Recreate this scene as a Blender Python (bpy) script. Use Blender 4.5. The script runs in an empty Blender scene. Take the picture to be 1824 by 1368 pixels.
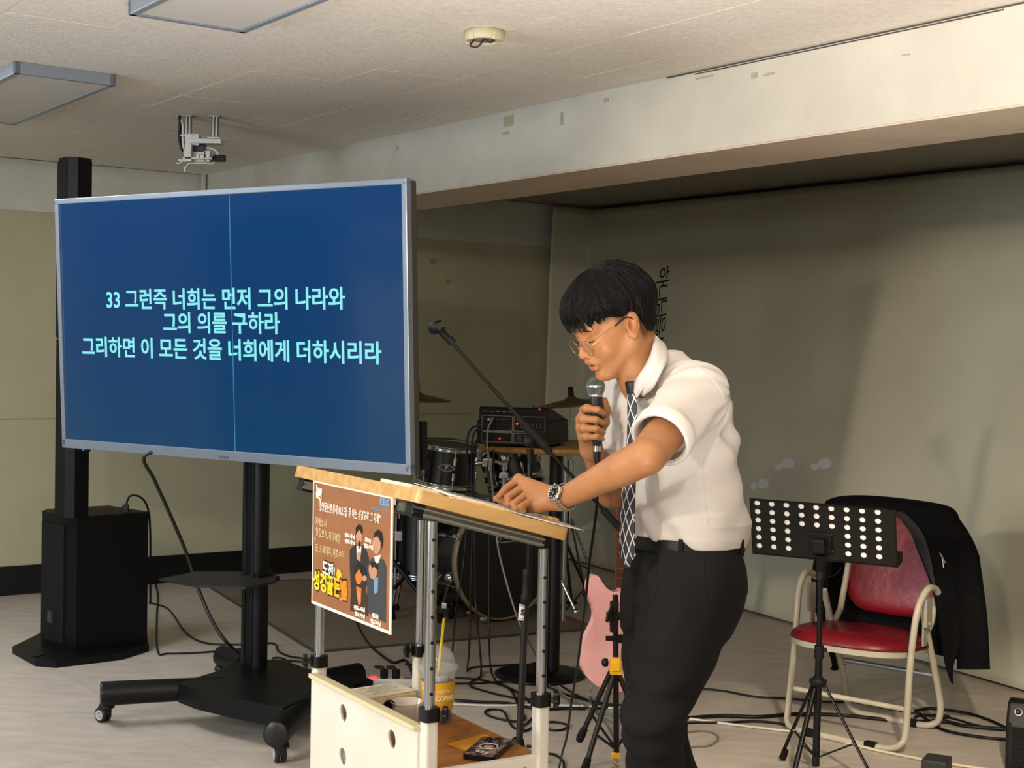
import bpy, bmesh, math, random
import numpy as np
from math import sin, cos, pi, radians
from mathutils import Vector, Matrix, noise

random.seed(7)
SC = bpy.context.scene
COL = SC.collection

# ------------------------------------------------------------------ camera
CAM_H = 1.42
FPX = 2530.0
PITCH, ROLL = radians(1.245), radians(0.98)
_f = Vector((0, cos(PITCH), -sin(PITCH)))
_u0 = Vector((0, sin(PITCH), cos(PITCH)))
_r0 = Vector((1, 0, 0))
_r = _r0 * cos(ROLL) + _u0 * sin(ROLL)
_u = -_r0 * sin(ROLL) + _u0 * cos(ROLL)
cam_data = bpy.data.cameras.new('camera')
cam_data.sensor_width = 36.0
cam_data.lens = FPX / 1824 * 36.0
cam_data.clip_start = 0.05
cam_data.clip_end = 60
cam = bpy.data.objects.new('camera', cam_data)
cam.matrix_world = Matrix(((_r.x, _u.x, -_f.x, 0), (_r.y, _u.y, -_f.y, 0), (_r.z, _u.z, -_f.z, CAM_H), (0, 0, 0, 1)))
COL.objects.link(cam)
SC.camera = cam

# ------------------------------------------------------------------ world, light, exposure
world = bpy.data.worlds.new('world')
SC.world = world
world.use_nodes = True
world.node_tree.nodes['Background'].inputs[0].default_value = (0.75, 0.85, 1.0, 1)
world.node_tree.nodes['Background'].inputs[1].default_value = 0.25
SC.view_settings.view_transform = 'Standard'
SC.view_settings.look = 'None'
SC.view_settings.gamma = 1
SC.view_settings.use_curve_mapping = False
SC.view_settings.exposure = 0.08
SC.cycles.max_bounces = 8
SC.cycles.diffuse_bounces = 4
SC.cycles.glossy_bounces = 4
SC.cycles.transmission_bounces = 8
SC.cycles.transparent_max_bounces = 12
SC.cycles.caustics_reflective = False
SC.cycles.caustics_refractive = False
SC.cycles.sample_clamp_indirect = 4


def area_light(name, loc, target, size, power, color, size_y=None, spread=180):
    d = bpy.data.lights.new(name, 'AREA')
    d.shape = 'RECTANGLE'
    d.size = size
    d.size_y = size_y or size
    d.energy = power
    d.color = color
    d.spread = radians(spread)
    o = bpy.data.objects.new(name, d)
    o.location = loc
    o.rotation_euler = (Vector(target) - Vector(loc)).to_track_quat('-Z', 'Y').to_euler()
    COL.objects.link(o)
    return o


LIGHTS = dict(
    lamp=dict(loc=(-0.9, -0.7, 2.40), target=(1.2, 5.5, 0.4), size=0.16, power=54, color=(1.0, 0.88, 0.74)),
    window=dict(loc=(-3.9, 1.6, 1.5), target=(-0.5, 5.2, 0.9), size=1.3, size_y=1.2, power=95, color=(0.80, 0.91, 1.0)),
    bounce=dict(loc=(0.1, 0.95, 0.25), target=(0.25, 1.25, 2.6), size=1.2, power=225, color=(1.0, 0.91, 0.85), spread=126),  # added uplight near the floor, stands in for light bounced off it
    panel=dict(loc=(-2.8, 5.3, 2.40), target=(-2.5, 5.4, 0), size=1.3, size_y=0.6, power=42, color=(0.97, 0.98, 1.0)),  # added fill out of view at the left, no lit panel known there
    ceiling=dict(loc=(0.6, -2.6, 2.36), target=(0.6, -1.6, 0), size=2.2, power=170, color=(1.0, 0.96, 0.91)),
)
for k, a in LIGHTS.items():
    area_light(k + '_light', a['loc'], a['target'], a['size'], a['power'], a['color'], a.get('size_y'), a.get('spread', 180))
sd_ = bpy.data.lights.new('spot_light', 'SPOT')
sd_.energy = 420
sd_.color = (1.0, 0.80, 0.58)
sd_.spot_size = radians(46)
sd_.spot_blend = 0.35
sd_.shadow_soft_size = 0.09
so_ = bpy.data.objects.new('spot_light', sd_)
so_.location = (-3.8, 0.9, 2.25)
so_.rotation_euler = (Vector((0.75, 4.0, 0.7)) - Vector(so_.location)).to_track_quat('-Z', 'Y').to_euler()
COL.objects.link(so_)


sd2 = bpy.data.lights.new('floor_spot', 'SPOT')  # added spot, brightens the right foreground floor only
sd2.energy = 370
sd2.color = (1.0, 0.82, 0.62)
sd2.spot_size = radians(36)
sd2.spot_blend = 0.5
sd2.shadow_soft_size = 0.05
so2 = bpy.data.objects.new('floor_spot', sd2)
so2.location = (0.95, 1.9, 2.38)
so2.rotation_euler = (Vector((1.5, 4.5, 0.0)) - Vector(so2.location)).to_track_quat('-Z', 'Y').to_euler()
COL.objects.link(so2)


# ------------------------------------------------------------------ pixel <-> world helpers (1824 x 1368)
def ray(px, py):
    d = _f + _r * ((px - 912) / FPX) - _u * ((py - 684) / FPX)
    return d / d.y


def P(px, py, Y):
    return Vector((0, 0, CAM_H)) + ray(px, py) * Y


def F(px, py, z=0.0):
    d = ray(px, py)
    return Vector((0, 0, CAM_H)) + d * ((z - CAM_H) / d.z)


# ------------------------------------------------------------------ materials
def lin(h):
    h = h.lstrip('#')
    v = [int(h[i:i + 2], 16) / 255 for i in (0, 2, 4)]
    return tuple(c / 12.92 if c <= 0.04045 else ((c + 0.055) / 1.055) ** 2.4 for c in v)


MATS = {}


def mat(name, col='808080', rough=0.5, metal=0.0, spec=0.5, col2=None, scale=8.0, stretch=None, detail=4.0, bump=0.0, bscale=None,
        emit=None, estr=1.0, alpha=None, trans=0.0, ior=1.45, sheen=0.0, coat=0.0, vcol=None, sss=0.0, ramp=(0.35, 0.65)):
    if name in MATS:
        return MATS[name]
    m = bpy.data.materials.new(name)
    m.use_nodes = True
    nt = m.node_tree
    b = nt.nodes['Principled BSDF']
    c = lin(col) if isinstance(col, str) else col
    b.inputs['Base Color'].default_value = (*c, 1)
    b.inputs['Roughness'].default_value = rough
    b.inputs['Metallic'].default_value = metal
    b.inputs['Specular IOR Level'].default_value = spec
    b.inputs['IOR'].default_value = ior
    if trans:
        b.inputs['Transmission Weight'].default_value = trans
    if sheen:
        b.inputs['Sheen Weight'].default_value = sheen
    if coat:
        b.inputs['Coat Weight'].default_value = coat
        b.inputs['Coat Roughness'].default_value = 0.08
    if sss:
        b.inputs['Subsurface Weight'].default_value = sss
        b.inputs['Subsurface Radius'].default_value = (0.012, 0.005, 0.003)
        b.inputs['Subsurface Scale'].default_value = 0.6
    if alpha is not None:
        b.inputs['Alpha'].default_value = alpha
    if emit is not None:
        b.inputs['Emission Color'].default_value = (*lin(emit), 1)
        b.inputs['Emission Strength'].default_value = estr
    tc = nt.nodes.new('ShaderNodeTexCoord')
    mp = nt.nodes.new('ShaderNodeMapping')
    if stretch:
        mp.inputs['Scale'].default_value = stretch
    nt.links.new(tc.outputs['Object'], mp.inputs['Vector'])
    nz = nt.nodes.new('ShaderNodeTexNoise')
    nz.inputs['Scale'].default_value = scale
    nz.inputs['Detail'].default_value = detail
    nt.links.new(mp.outputs['Vector'], nz.inputs['Vector'])
    src = None
    if col2 is not None:
        r = nt.nodes.new('ShaderNodeValToRGB')
        r.color_ramp.elements[0].position = ramp[0]
        r.color_ramp.elements[1].position = ramp[1]
        r.color_ramp.elements[0].color = (*c, 1)
        r.color_ramp.elements[1].color = (*lin(col2), 1)
        nt.links.new(nz.outputs['Fac'], r.inputs['Fac'])
        nt.links.new(r.outputs['Color'], b.inputs['Base Color'])
        src = r.outputs['Color']
    if vcol:
        va = nt.nodes.new('ShaderNodeVertexColor')
        va.layer_name = vcol
        mx = nt.nodes.new('ShaderNodeMix')
        mx.data_type = 'RGBA'
        mx.blend_type = 'MULTIPLY'
        mx.inputs[0].default_value = 1.0
        if src is None:
            mx.inputs[6].default_value = (*c, 1)
        else:
            nt.links.new(src, mx.inputs[6])
        nt.links.new(va.outputs['Color'], mx.inputs[7])
        nt.links.new(mx.outputs[2], b.inputs['Base Color'])
    if bump:
        n2 = nt.nodes.new('ShaderNodeTexNoise')
        n2.inputs['Scale'].default_value = bscale or scale
        n2.inputs['Detail'].default_value = 6
        nt.links.new(mp.outputs['Vector'], n2.inputs['Vector'])
        bp = nt.nodes.new('ShaderNodeBump')
        bp.inputs['Strength'].default_value = bump
        bp.inputs['Distance'].default_value = 0.01
        nt.links.new(n2.outputs['Fac'], bp.inputs['Height'])
        nt.links.new(bp.outputs['Normal'], b.inputs['Normal'])
    MATS[name] = m
    return m


_keep_font = bpy.data.curves.new('font_keeper', 'FONT')      # keeps the built-in font loaded between texts
# ------------------------------------------------------------------ mesh builder
class MB:
    """collects world-space shapes; build() links them as one mesh object"""

    def __init__(self, M=None):
        self.v, self.f, self.sm, self.mi = [], [], [], []
        self.M = M or Matrix.Identity(4)
        self.cur = 0

    def add(self, vs, fs, smooth=False, M=None):
        T = self.M @ M if M is not None else self.M
        n = len(self.v)
        self.v += [T @ Vector(p) for p in vs]
        self.f += [tuple(i + n for i in f) for f in fs]
        self.sm += [smooth] * len(fs)
        self.mi += [self.cur] * len(fs)
        return self

    def box(self, c, s, M=None, bev=0.0):
        x, y, z = s[0] / 2, s[1] / 2, s[2] / 2
        if bev:
            b = min(bev, x * .9, y * .9, z * .9)
            bm = bmesh.new()
            bmesh.ops.create_cube(bm, size=1)
            for v in bm.verts:
                v.co = Vector((v.co.x * s[0], v.co.y * s[1], v.co.z * s[2]))
            bmesh.ops.bevel(bm, geom=bm.edges[:], offset=b, segments=2, profile=0.6, affect='EDGES')
            vs = [v.co + Vector(c) for v in bm.verts]
            fs = [tuple(v.index for v in f.verts) for f in bm.faces]
            bm.free()
            return self.add(vs, fs, False, M)
        vs = [(c[0] + a * x, c[1] + b * y, c[2] + d * z) for a in (-1, 1) for b in (-1, 1) for d in (-1, 1)]
        fs = [(0, 1, 3, 2), (4, 6, 7, 5), (0, 4, 5, 1), (2, 3, 7, 6), (0, 2, 6, 4), (1, 5, 7, 3)]
        return self.add(vs, fs, False, M)

    def tube(self, pts, r, n=8, caps=True, flat=None, M=None, smooth=True, up=None):
        pts = [Vector(p) for p in pts]
        k = len(pts)
        rr = r if isinstance(r, (list, tuple)) else [r] * k
        T = [(pts[min(i + 1, k - 1)] - pts[max(i - 1, 0)]).normalized() for i in range(k)]
        a = Vector(up) if up else (Vector((0, 0, 1)) if abs(T[0].z) < .9 else Vector((1, 0, 0)))
        N = (a - T[0] * a.dot(T[0])).normalized()
        vs, fs = [], []
        fl = flat or 1.0
        for i in range(k):
            N = (N - T[i] * N.dot(T[i]))
            N = N.normalized() if N.length > 1e-6 else T[i].orthogonal().normalized()
            B = T[i].cross(N)
            for j in range(n):
                t = 2 * pi * j / n
                vs.append(pts[i] + (N * sin(t) * fl + B * cos(t)) * rr[i])
        for i in range(k - 1):
            for j in range(n):
                a0, a1 = i * n + j, i * n + (j + 1) % n
                fs.append((a0, a1, a1 + n, a0 + n))
        self.add(vs, fs, smooth, M)
        if caps:
            self.add([vs[j] for j in range(n)], [tuple(range(n))[::-1]], False, M)
            self.add([vs[(k - 1) * n + j] for j in range(n)], [tuple(range(n))], False, M)
        return self

    def cyl(self, a, b, r, n=16, r2=None, M=None, smooth=True):
        return self.tube([a, b], [r, r if r2 is None else r2], n, True, None, M, smooth)

    def lathe(self, prof, n=24, c=(0, 0, 0), M=None, smooth=True, axis=None):
        """prof: list of (r, z)"""
        T = Matrix.Translation(c)
        if axis is not None:
            T = T @ Vector(axis).to_track_quat('Z', 'Y').to_matrix().to_4x4()
        if M is not None:
            T = M @ T
        vs, fs = [], []
        for r, z in prof:
            for j in range(n):
                t = 2 * pi * j / n
                vs.append((r * cos(t), r * sin(t), z))
        for i in range(len(prof) - 1):
            for j in range(n):
                a0, a1 = i * n + j, i * n + (j + 1) % n
                fs.append((a0, a1, a1 + n, a0 + n))
        self.add(vs, fs, smooth, T)
        for idx, rev in ((0, True), (len(prof) - 1, False)):
            if prof[idx][0] > 1e-5:
                ring = list(range(n))
                self.add([vs[idx * n + j] for j in ring], [tuple(ring[::-1] if rev else ring)], False, T)
        return self

    def prism(self, poly, z0, z1, M=None, smooth=False):
        n = len(poly)
        vs = [(p[0], p[1], z0) for p in poly] + [(p[0], p[1], z1) for p in poly]
        fs = [tuple(range(n))[::-1], tuple(range(n, 2 * n))]
        self.add(vs, fs, False, M)
        self.add(vs, [(i, (i + 1) % n, (i + 1) % n + n, i + n) for i in range(n)], smooth, M)
        return self

    def quad(self, pts, M=None):
        return self.add(pts, [tuple(range(len(pts)))], False, M)

    def sphere(self, c, r, M=None, nu=16, nv=10, s=(1, 1, 1)):
        prof = [(max(1e-6, sin(pi * i / nv)) * r, -cos(pi * i / nv) * r) for i in range(nv + 1)]
        S = Matrix.Translation(c) @ Matrix.Diagonal((*s, 1))
        return self.lathe(prof, nu, M=(M @ S if M is not None else S))

    def text(self, s, size, M, depth=0.0006, bold=0.0, align='CENTER', width=None, shear=0.0):
        """flat lettering in the local XY plane of M; width squeezes it to a total width"""
        cu = bpy.data.curves.new('t', 'FONT')
        cu.body = s
        cu.size = size
        cu.align_x = align
        cu.align_y = 'CENTER'
        cu.extrude = depth
        cu.offset = bold
        cu.shear = shear
        cu.resolution_u = 3
        o = bpy.data.objects.new('t', cu)
        me = o.to_mesh()
        vs = [v.co.copy() for v in me.vertices]
        fs = [tuple(p.vertices) for p in me.polygons]
        o.to_mesh_clear()
        if width and vs:
            x0, x1 = min(v.x for v in vs), max(v.x for v in vs)
            k = width / max(1e-6, x1 - x0)
            for v in vs:
                v.x *= k
        bpy.data.objects.remove(o)
        bpy.data.curves.remove(cu)
        return self.add(vs, fs, False, M)

    def build(self, name, material, parent=None, org=None, mods=None, weld=False):
        me = bpy.data.meshes.new(name)
        o = bpy.data.objects.new(name, me)
        if parent is not None:
            W = parent_matrix(parent)
            o.parent = parent
            inv = W.inverted()
            base = Vector((0, 0, 0))
        else:
            if org is None:
                xs = [p.x for p in self.v]; ys = [p.y for p in self.v]; zs = [p.z for p in self.v]
                org = ((min(xs) + max(xs)) / 2, (min(ys) + max(ys)) / 2, min(zs))
            base = Vector(org)
            o.location = base
            inv = Matrix.Translation(-base)
        me.from_pydata([inv @ p for p in self.v], [], self.f)
        me.polygons.foreach_set('use_smooth', self.sm)
        if isinstance(material, (list, tuple)):
            for m in material:
                me.materials.append(m)
            me.polygons.foreach_set('material_index', self.mi)
        else:
            me.materials.append(material)
        me.update()
        bm = bmesh.new()
        bm.from_mesh(me)
        if weld:
            bmesh.ops.remove_doubles(bm, verts=bm.verts, dist=1e-5)
        bmesh.ops.recalc_face_normals(bm, faces=bm.faces)
        bm.to_mesh(me)
        bm.free()
        COL.objects.link(o)
        return o


def parent_matrix(o):
    M = o.matrix_basis.copy()
    p = o.parent
    while p is not None:
        M = p.matrix_basis @ M
        p = p.parent
    return M


def tag(o, label=None, cat=None, group=None, kind=None):
    if label: o['label'] = label
    if cat: o['category'] = cat
    if group: o['group'] = group
    if kind: o['kind'] = kind
    return o


def thing(name, label, cat, loc, rz=0.0, group=None):
    o = bpy.data.objects.new(name, None)
    o.empty_display_size = 0.1
    o.location = loc
    o.rotation_euler = (0, 0, rz)
    COL.objects.link(o)
    return tag(o, label, cat, group)


def frame2(org, ang, z=0.0):
    """x axis at angle ang from world X"""
    return Matrix.Translation((org[0], org[1], z)) @ Matrix.Rotation(ang, 4, 'Z')


def axes(org, x, y):
    x = Vector(x).normalized()
    z = x.cross(Vector(y)).normalized()
    y = z.cross(x)
    return Matrix(((x.x, y.x, z.x, org[0]), (x.y, y.y, z.y, org[1]), (x.z, y.z, z.z, org[2]), (0, 0, 0, 1)))


def on_mesh(o, px, py, off=0.0):
    """point of an object's surface seen at a pixel, lifted by off along its normal"""
    from mathutils.bvhtree import BVHTree
    if o.name not in _BVH:
        W = parent_matrix(o)
        _BVH[o.name] = BVHTree.FromPolygons([W @ v.co for v in o.data.vertices], [tuple(p.vertices) for p in o.data.polygons])
    h, n, i, d = _BVH[o.name].ray_cast(Vector((0, 0, CAM_H)), ray(px, py).normalized())
    if h is None: return None
    if n.y > 0: n = -n
    return h + n * off


_BVH = {}


def spline(pts, n=6):
    """Catmull-Rom through 3-D points"""
    p = [Vector(q) for q in pts]
    if len(p) < 3:
        return p
    p = [p[0] * 2 - p[1]] + p + [p[-1] * 2 - p[-2]]
    out = []
    for i in range(1, len(p) - 2):
        for k in range(n):
            t = k / n
            a, b, c, d = p[i - 1], p[i], p[i + 1], p[i + 2]
            out.append(0.5 * ((2 * b) + (c - a) * t + (2 * a - 5 * b + 4 * c - d) * t * t + (3 * b - a - 3 * c + d) * t ** 3))
    out.append(p[-2])
    return out


BLACK_METAL = mat('black_metal', '060608', 0.38, 0.0, 0.4)
BLACK_PLASTIC = mat('black_plastic', '060607', 0.5, spec=.35)
RUBBER = mat('rubber', '090909', 0.8, spec=.3)
CHROME = mat('chrome', 'c8ccd0', 0.12, 1.0)
STEEL = mat('steel', '9a9a98', 0.3, 1.0)
WHITE_PAINT = mat('white_paint', 'd8d6cc', 0.45, col2='cfcdc2', scale=6)
WHITE_PLASTIC = mat('white_plastic', 'e2e2de', 0.4)
PAPER = mat('paper', 'eeeae2', 0.8)
INK = mat('ink', '2a2a2a', 0.8)
WOOD = mat('pine_wood', 'c4a068', 0.38, col2='b18c56', scale=3, stretch=(1, 14, 14), detail=6, bump=0.05, coat=0.2)
CABLE_BLACK = mat('cable_black', '060606', 0.5, spec=.4)
# ================================================================== the room
A_U = radians(90 - 55.9)          # direction of the back wall, measured from world X
U = Vector((cos(A_U), sin(A_U), 0))
BV = Vector((0.5987, -0.801, 0))   # direction of the beam, back corner -> camera right
BN = Vector((0.801, 0.5987, 0))    # across the beam, towards the stage
CORNER = Vector((-1.89, 8.66, 0))
ZC = 2.47

plaster = mat('white_plaster', 'c9c6bc', 0.85, col2='bfbcb2', scale=3.5, detail=8, bump=0.25, bscale=30)
cream = mat('cream_wallpaper', 'b4ae90', 0.9, col2='aca688', scale=2.5, detail=8, bump=0.15, bscale=60)
beam_under = mat('beam_soffit_paint', 'd4c4b0', 0.85, col2='cbbaa6', scale=4, detail=7, bump=0.2, bscale=25)
vinyl = mat('black_baseboard', '08080a', 0.45)
tape = mat('old_tape', 'a8a58c', 0.8)
sideplaster = mat('side_wall_paint', 'b8b5a6', 0.9)

# floor tiles: mottled grey stone vinyl, 0.68 m
floor_mat = mat('stone_vinyl', 'b0a79c', 0.42, col2='c5bbaf', scale=5.0, stretch=(1, 3.2, 1), detail=10, bump=0.03, bscale=60, ramp=(0.3, 0.7))
grout = mat('floor_joint', '8c847b', 0.8)
mb = MB(); mb.box((0.3, 4.0, -0.055), (12.5, 17.0, 0.1))
floor = mb.build('floor', grout); tag(floor, kind='structure')
fu = Vector((0.8090, 0.5878, 0)); fv = Vector((0.5878, -0.8090, 0))
TS = 0.68
tile_me = None
cnt = 0
for i in range(-8, 14):
    for j in range(-16, 3):
        c = fu * ((i + .5) * TS) + fv * ((j + .5) * TS) + Vector((0, 0, 0))
        d = c - Vector((0, 0, CAM_H))
        z = d.dot(_f)
        if z < 2.6 or c.y > 11: continue
        x = 912 + FPX * d.dot(_r) / z
        if x < -330 or x > 2150: continue
        if (c - CORNER).dot(Vector((-U.y, U.x, 0))) > 0.55: continue
        if tile_me is None:
            tb = MB(frame2((0, 0), math.atan2(fu.y, fu.x)))
            tb.box((0, 0, -0.0025), (TS - .0012, TS - .0012, 0.005))
            t = tb.build('tile', floor_mat, floor)
            t.data.transform(Matrix.Translation((0, 0, 0)))
            tile_me = t.data
            # recentre on the tile
            t.location = c - floor.location
            xs = [v.co for v in tile_me.vertices]
            mid = sum(xs, Vector()) / len(xs)
            for v in tile_me.vertices: v.co -= mid
            ZT = -0.0025
            t.location = Vector((c.x, c.y, ZT)) - floor.location
        else:
            t = bpy.data.objects.new('tile', tile_me); t.parent = floor
            t.location = Vector((c.x, c.y, ZT)) - floor.location
            COL.objects.link(t)
        cnt += 1

# ceiling: slab and 0.34 x 0.68 mineral tiles in running bond
ceil_mat = mat('mineral_tile', 'ece6dc', 0.9, col2='e2dbd0', scale=40, detail=3, bump=0.35, bscale=70)
mb = MB(); mb.box((0.3, 4.0, ZC + 0.06), (12.5, 17.0, 0.1))
ceiling = mb.build('ceiling', mat('ceiling_joint', '8f887d', 0.9)); tag(ceiling, kind='structure')
cu_, cv_ = fu, fv
W1, W2 = 0.341, 0.68
ctile = []
cnt = 0
for i in range(-8, 26):
    off = 0.34 if i % 2 else 0.0
    for j in range(-22, 3):
        nu = 2.36 + (i + .5) * W1 - 1.364
        nv = -3.58 + off + (j + 8 + .5) * W2
        c = cu_ * nu + cv_ * nv
        d = Vector((c.x, c.y, ZC - CAM_H)); z = d.dot(_f)
        if z < 1.5: continue
        x = 912 + FPX * d.dot(_r) / z; y = 684 - FPX * d.dot(_u) / z
        if x < -420 or x > 2250 or y < -420 or y > 700: continue
        if (c - CORNER).dot(Vector((-U.y, U.x, 0))) > 0.25: continue
        if (c - CORNER).dot(BN) > 0.22: continue
        if not ctile:
            for q in range(4):
                tb = MB(frame2((0, 0), math.atan2(fu.y, fu.x)))
                tb.box((0, 0, 0), (W1 - .0022, W2 - .0022, 0.012), bev=0.0015)
                t = tb.build('tile', ceil_mat, ceiling)
                mid = sum([v.co for v in t.data.vertices], Vector()) / len(t.data.vertices)
                for v in t.data.vertices: v.co -= mid
                ctile.append(t.data); bpy.data.objects.remove(t)
        t = bpy.data.objects.new('tile', random.choice(ctile)); t.parent = ceiling
        t.location = Vector((c.x, c.y, ZC + 0.0055 + random.uniform(-.0008, .0008))) - ceiling.location
        t.rotation_euler = (random.uniform(-.0015, .0015), random.uniform(-.0015, .0015), 0)
        COL.objects.link(t); cnt += 1

# back wall: white plaster band above cream wallpaper, slab 0.15 thick
def slab(name, a, b, z0, z1, th, m, side=1, mbx=None):
    a = Vector(a); b = Vector(b); d = (b - a).normalized(); n = Vector((-d.y, d.x, 0)) * side
    mb = mbx or MB()
    vs = []
    for p in (a, b, b + n * th, a + n * th):
        vs.append((p.x, p.y, z0))
    for p in (a, b, b + n * th, a + n * th):
        vs.append((p.x, p.y, z1))
    mb.add(vs, [(0, 1, 2, 3), (4, 5, 6, 7), (0, 1, 5, 4), (1, 2, 6, 5), (2, 3, 7, 6), (3, 0, 4, 7)])
    return mb.build(name, m) if mbx is None else mb

UN = Vector((-U.y, U.x, 0))        # outward normal of the back wall
w0, w1 = CORNER - U * 6.5, CORNER + U * 4.2
wb = slab('wall_back', w0, w1, 0, ZC + .1, 0.15, cream); tag(wb, kind='structure')
wp = slab('wall_panel', w0 - UN * 0.012, w1 - UN * 0.012, 2.178, ZC + .005, 0.03, plaster)
wp.name = 'trim_1'; tag(wp, kind='structure')
bb = slab('baseboard_back', w0 - UN * 0.014, w1 - UN * 0.014, 0, 0.165, 0.03, vinyl); tag(bb, kind='structure')
# wallpaper lap joint lower on the wall and stains
mb = MB(axes(CORNER - UN * 0.003, U, (0, 0, 1)))
mb.box((0.6, 1.0, 0), (6.4, 0.004, 0.003))
for x, y, s in ((1.62, 2.03, .02), (1.74, 1.9, .014)): mb.cyl((x, y, -0.004), (x, y, 0.008), s, 9)
st = mb.build('wallpaper_seam', mat('wallpaper_seam', '9a9166', 0.9), wb)
# conduit in the corner
mb = MB(); c = CORNER - UN * 0.035 + BN * -0.02
mb.cyl(c + Vector((0, 0, 1.2)), c + Vector((0, 0, ZC)), 0.017, 12)
for z in (1.5, 2.3): mb.cyl(c + Vector((0, 0, z)), c + Vector((0, 0, z + .02)), 0.022, 12)
cd = mb.build('trim_2', mat('conduit_white', 'b9b8b0', 0.5)); tag(cd, kind='structure')

# beam with soffit
b0 = CORNER + U * 0.0; b1 = CORNER + BV * 8.2
mb = MB(); slab('b', b0, b1, 2.172, ZC + .02, 0.43, None, 1, mb)
bm_o = mb.build('ceiling_beam', plaster); tag(bm_o, kind='structure')
mb = MB(); slab('b', b0 + BN * .004, b1 + BN * .004, 2.166, 2.173, 0.422, None, 1, mb)
sf = mb.build('soffit_board', beam_under, bm_o)
# tape residue, scuffs on the beam face
MBf = axes(CORNER - BN * 0.0015, BV, (0, 0, 1))
mb = MB(MBf)
for x, z, w, h in ((3.10, 2.425, .07, .045), (3.47, 2.39, .016, .05), (3.08, 2.375, .04, .012), (3.75, 2.43, .03, .014), (4.55, 2.41, .03, .02), (4.62, 2.405, .05, .008),
                   (5.2, 2.38, .03, .004), (4.3, 2.44, .09, .006), (6.05, 2.36, .03, .03), (6.1, 2.33, .02, .03), (2.2, 2.4, .02, .02)):
    mb.box((x, z, 0), (w, h, 0.0016), M=Matrix.Translation((0, 0, 0)))
tag(mb.build('tape_marks', tape, bm_o))
mb = MB(MBf)
mb.box((5.4, ZC - .004, -0.002), (2.6, 0.005, 0.006)); mb.box((4.9, ZC - .012, -0.002), (1.3, 0.004, 0.005))
mb.build('edge_gap', mat('shadow_gap', '4a463f', 0.9), bm_o)

# dark line drawn along the upper wall edge, for the shade in the joint
mb = MB(); mb.tube([CORNER - UN * .014 + U * (-3.2) + Vector((0, 0, ZC - .003)), CORNER - UN * .014 + Vector((0, 0, ZC - .001))], 0.002, 6)
t = mb.build('edge_shade', mat('shadow_gap', '4a463f', 0.9)); tag(t, kind='structure')
# gap under the stage ceiling behind the beam, shade drawn as dark strip
mb = MB(); g0 = CORNER + BN * 0.44 + BV * 3.3
mb.tube([g0 + Vector((0, 0, 2.172)), g0 + BV * 1.3 + Vector((0, 0, 2.172))], 0.006, 6)
t = mb.build('gap_shade', mat('shadow_gap')); tag(t, kind='structure')

# stage right-hand wall behind the cloth, other walls of the room (they close it and bounce light)
S0 = CORNER + U * 4.2
sw = slab('wall_right', S0 + BV * -0.2 + Vector((0, 0, 0)), S0 + BV * 9.5, 0, ZC + .1, 0.12, sideplaster); tag(sw, kind='structure')
L0 = CORNER - U * 6.5
# left wall with a window that lets the daylight in
Lw = L0 + BV * 11.5
mbw = MB()
def lw(a, b, z0, z1):
    slab('x', L0 + BV * a, L0 + BV * b, z0, z1, 0.15, None, -1, mbw)
WA, WB = 3.6, 5.4
lw(0, WA, 0, ZC + .1); lw(WB, 11.5, 0, ZC + .1); lw(WA, WB, 0, 0.85); lw(WA, WB, 2.15, ZC + .1)
w = mbw.build('wall_left', sideplaster); tag(w, kind='structure')
R1 = S0 + BV * 9.5
fw_ = slab('wall_front', Lw, R1, 0, ZC + .1, 0.15, sideplaster, -1); tag(fw_, kind='structure')
mb = MB(axes(L0 + BV * WA, BV, (0, 0, 1)))
for x in (0.03, 0.9, 1.77): mb.box((x, 1.5, 0.05), (0.06, 1.3, 0.06))
for z in (0.88, 2.12): mb.box((0.9, z, 0.05), (1.8, 0.06, 0.06))
wf = mb.build('window_1', WHITE_PLASTIC); tag(wf, kind='structure')
mb = MB(axes(L0 + BV * WA, BV, (0, 0, 1)))
mb.box((0.9, 1.5, 0.05), (1.74, 1.24, 0.005))
mb.build('pane', mat('window_glass', 'ffffff', 0.02, trans=1.0, ior=1.45), wf)

# the cloth backdrop: pinned along the stage ceiling, fanning out to the floor
top = [Vector((0.27, 9.98, 2.452)), Vector((0.54, 10.18, 2.452)), Vector((2.68, 7.44, 2.452)), Vector((4.6, 4.95, 2.452))]
bot = [Vector((0.16, 9.75, 0.012)), Vector((0.37, 9.86, 0.012)), Vector((2.19, 6.13, 0.012)), Vector((3.35, 3.7, 0.012))]
NU, NV = 150, 48
vs = []; fs = []
def seg(pl, t):
    # first 8 % of the columns make the short return at the left
    if t < 0.08: return pl[0].lerp(pl[1], t / .08)
    t = (t - .08) / .92 * 2
    return pl[1].lerp(pl[2], t) if t < 1 else pl[2].lerp(pl[3], t - 1)
for i in range(NU + 1):
    t = i / NU
    a, b = seg(top, t), seg(bot, t)
    nrm = Vector((-0.79, -0.61, 0))
    for j in range(NV + 1):
        s = j / NV
        p = a.lerp(b, s)
        amp = 0.018 * sin(pi * s) + 0.006
        wv = noise.noise(Vector((t * 16, s * 1.2, 1.3))) * amp * 2.2 + noise.noise(Vector((t * 45, s * 2.5, 4.1))) * amp * .5
        sag = -0.10 * sin(pi * min(1, s * 1.0)) ** 1.0 * (0.25 if t < .08 else 1) * s
        # slight outward belly near the floor
        p = p + nrm * (wv + sag * .6)
        vs.append(p)
for i in range(NU):
    for j in range(NV):
        a = i * (NV + 1) + j
        fs.append((a, a + 1, a + NV + 2, a + NV + 1))
cloth_mat = mat('backdrop_cloth', 'c8c6b2', 0.95, col2='bcbaa6', scale=1.6, detail=8, bump=0.1, bscale=120, sheen=0.1)
mb = MB(); mb.add(vs, fs, True)
bd = mb.build('backdrop_cloth', cloth_mat, mods=None)
sm = bd.modifiers.new('s', 'SOLIDIFY'); sm.thickness = 0.002
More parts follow.
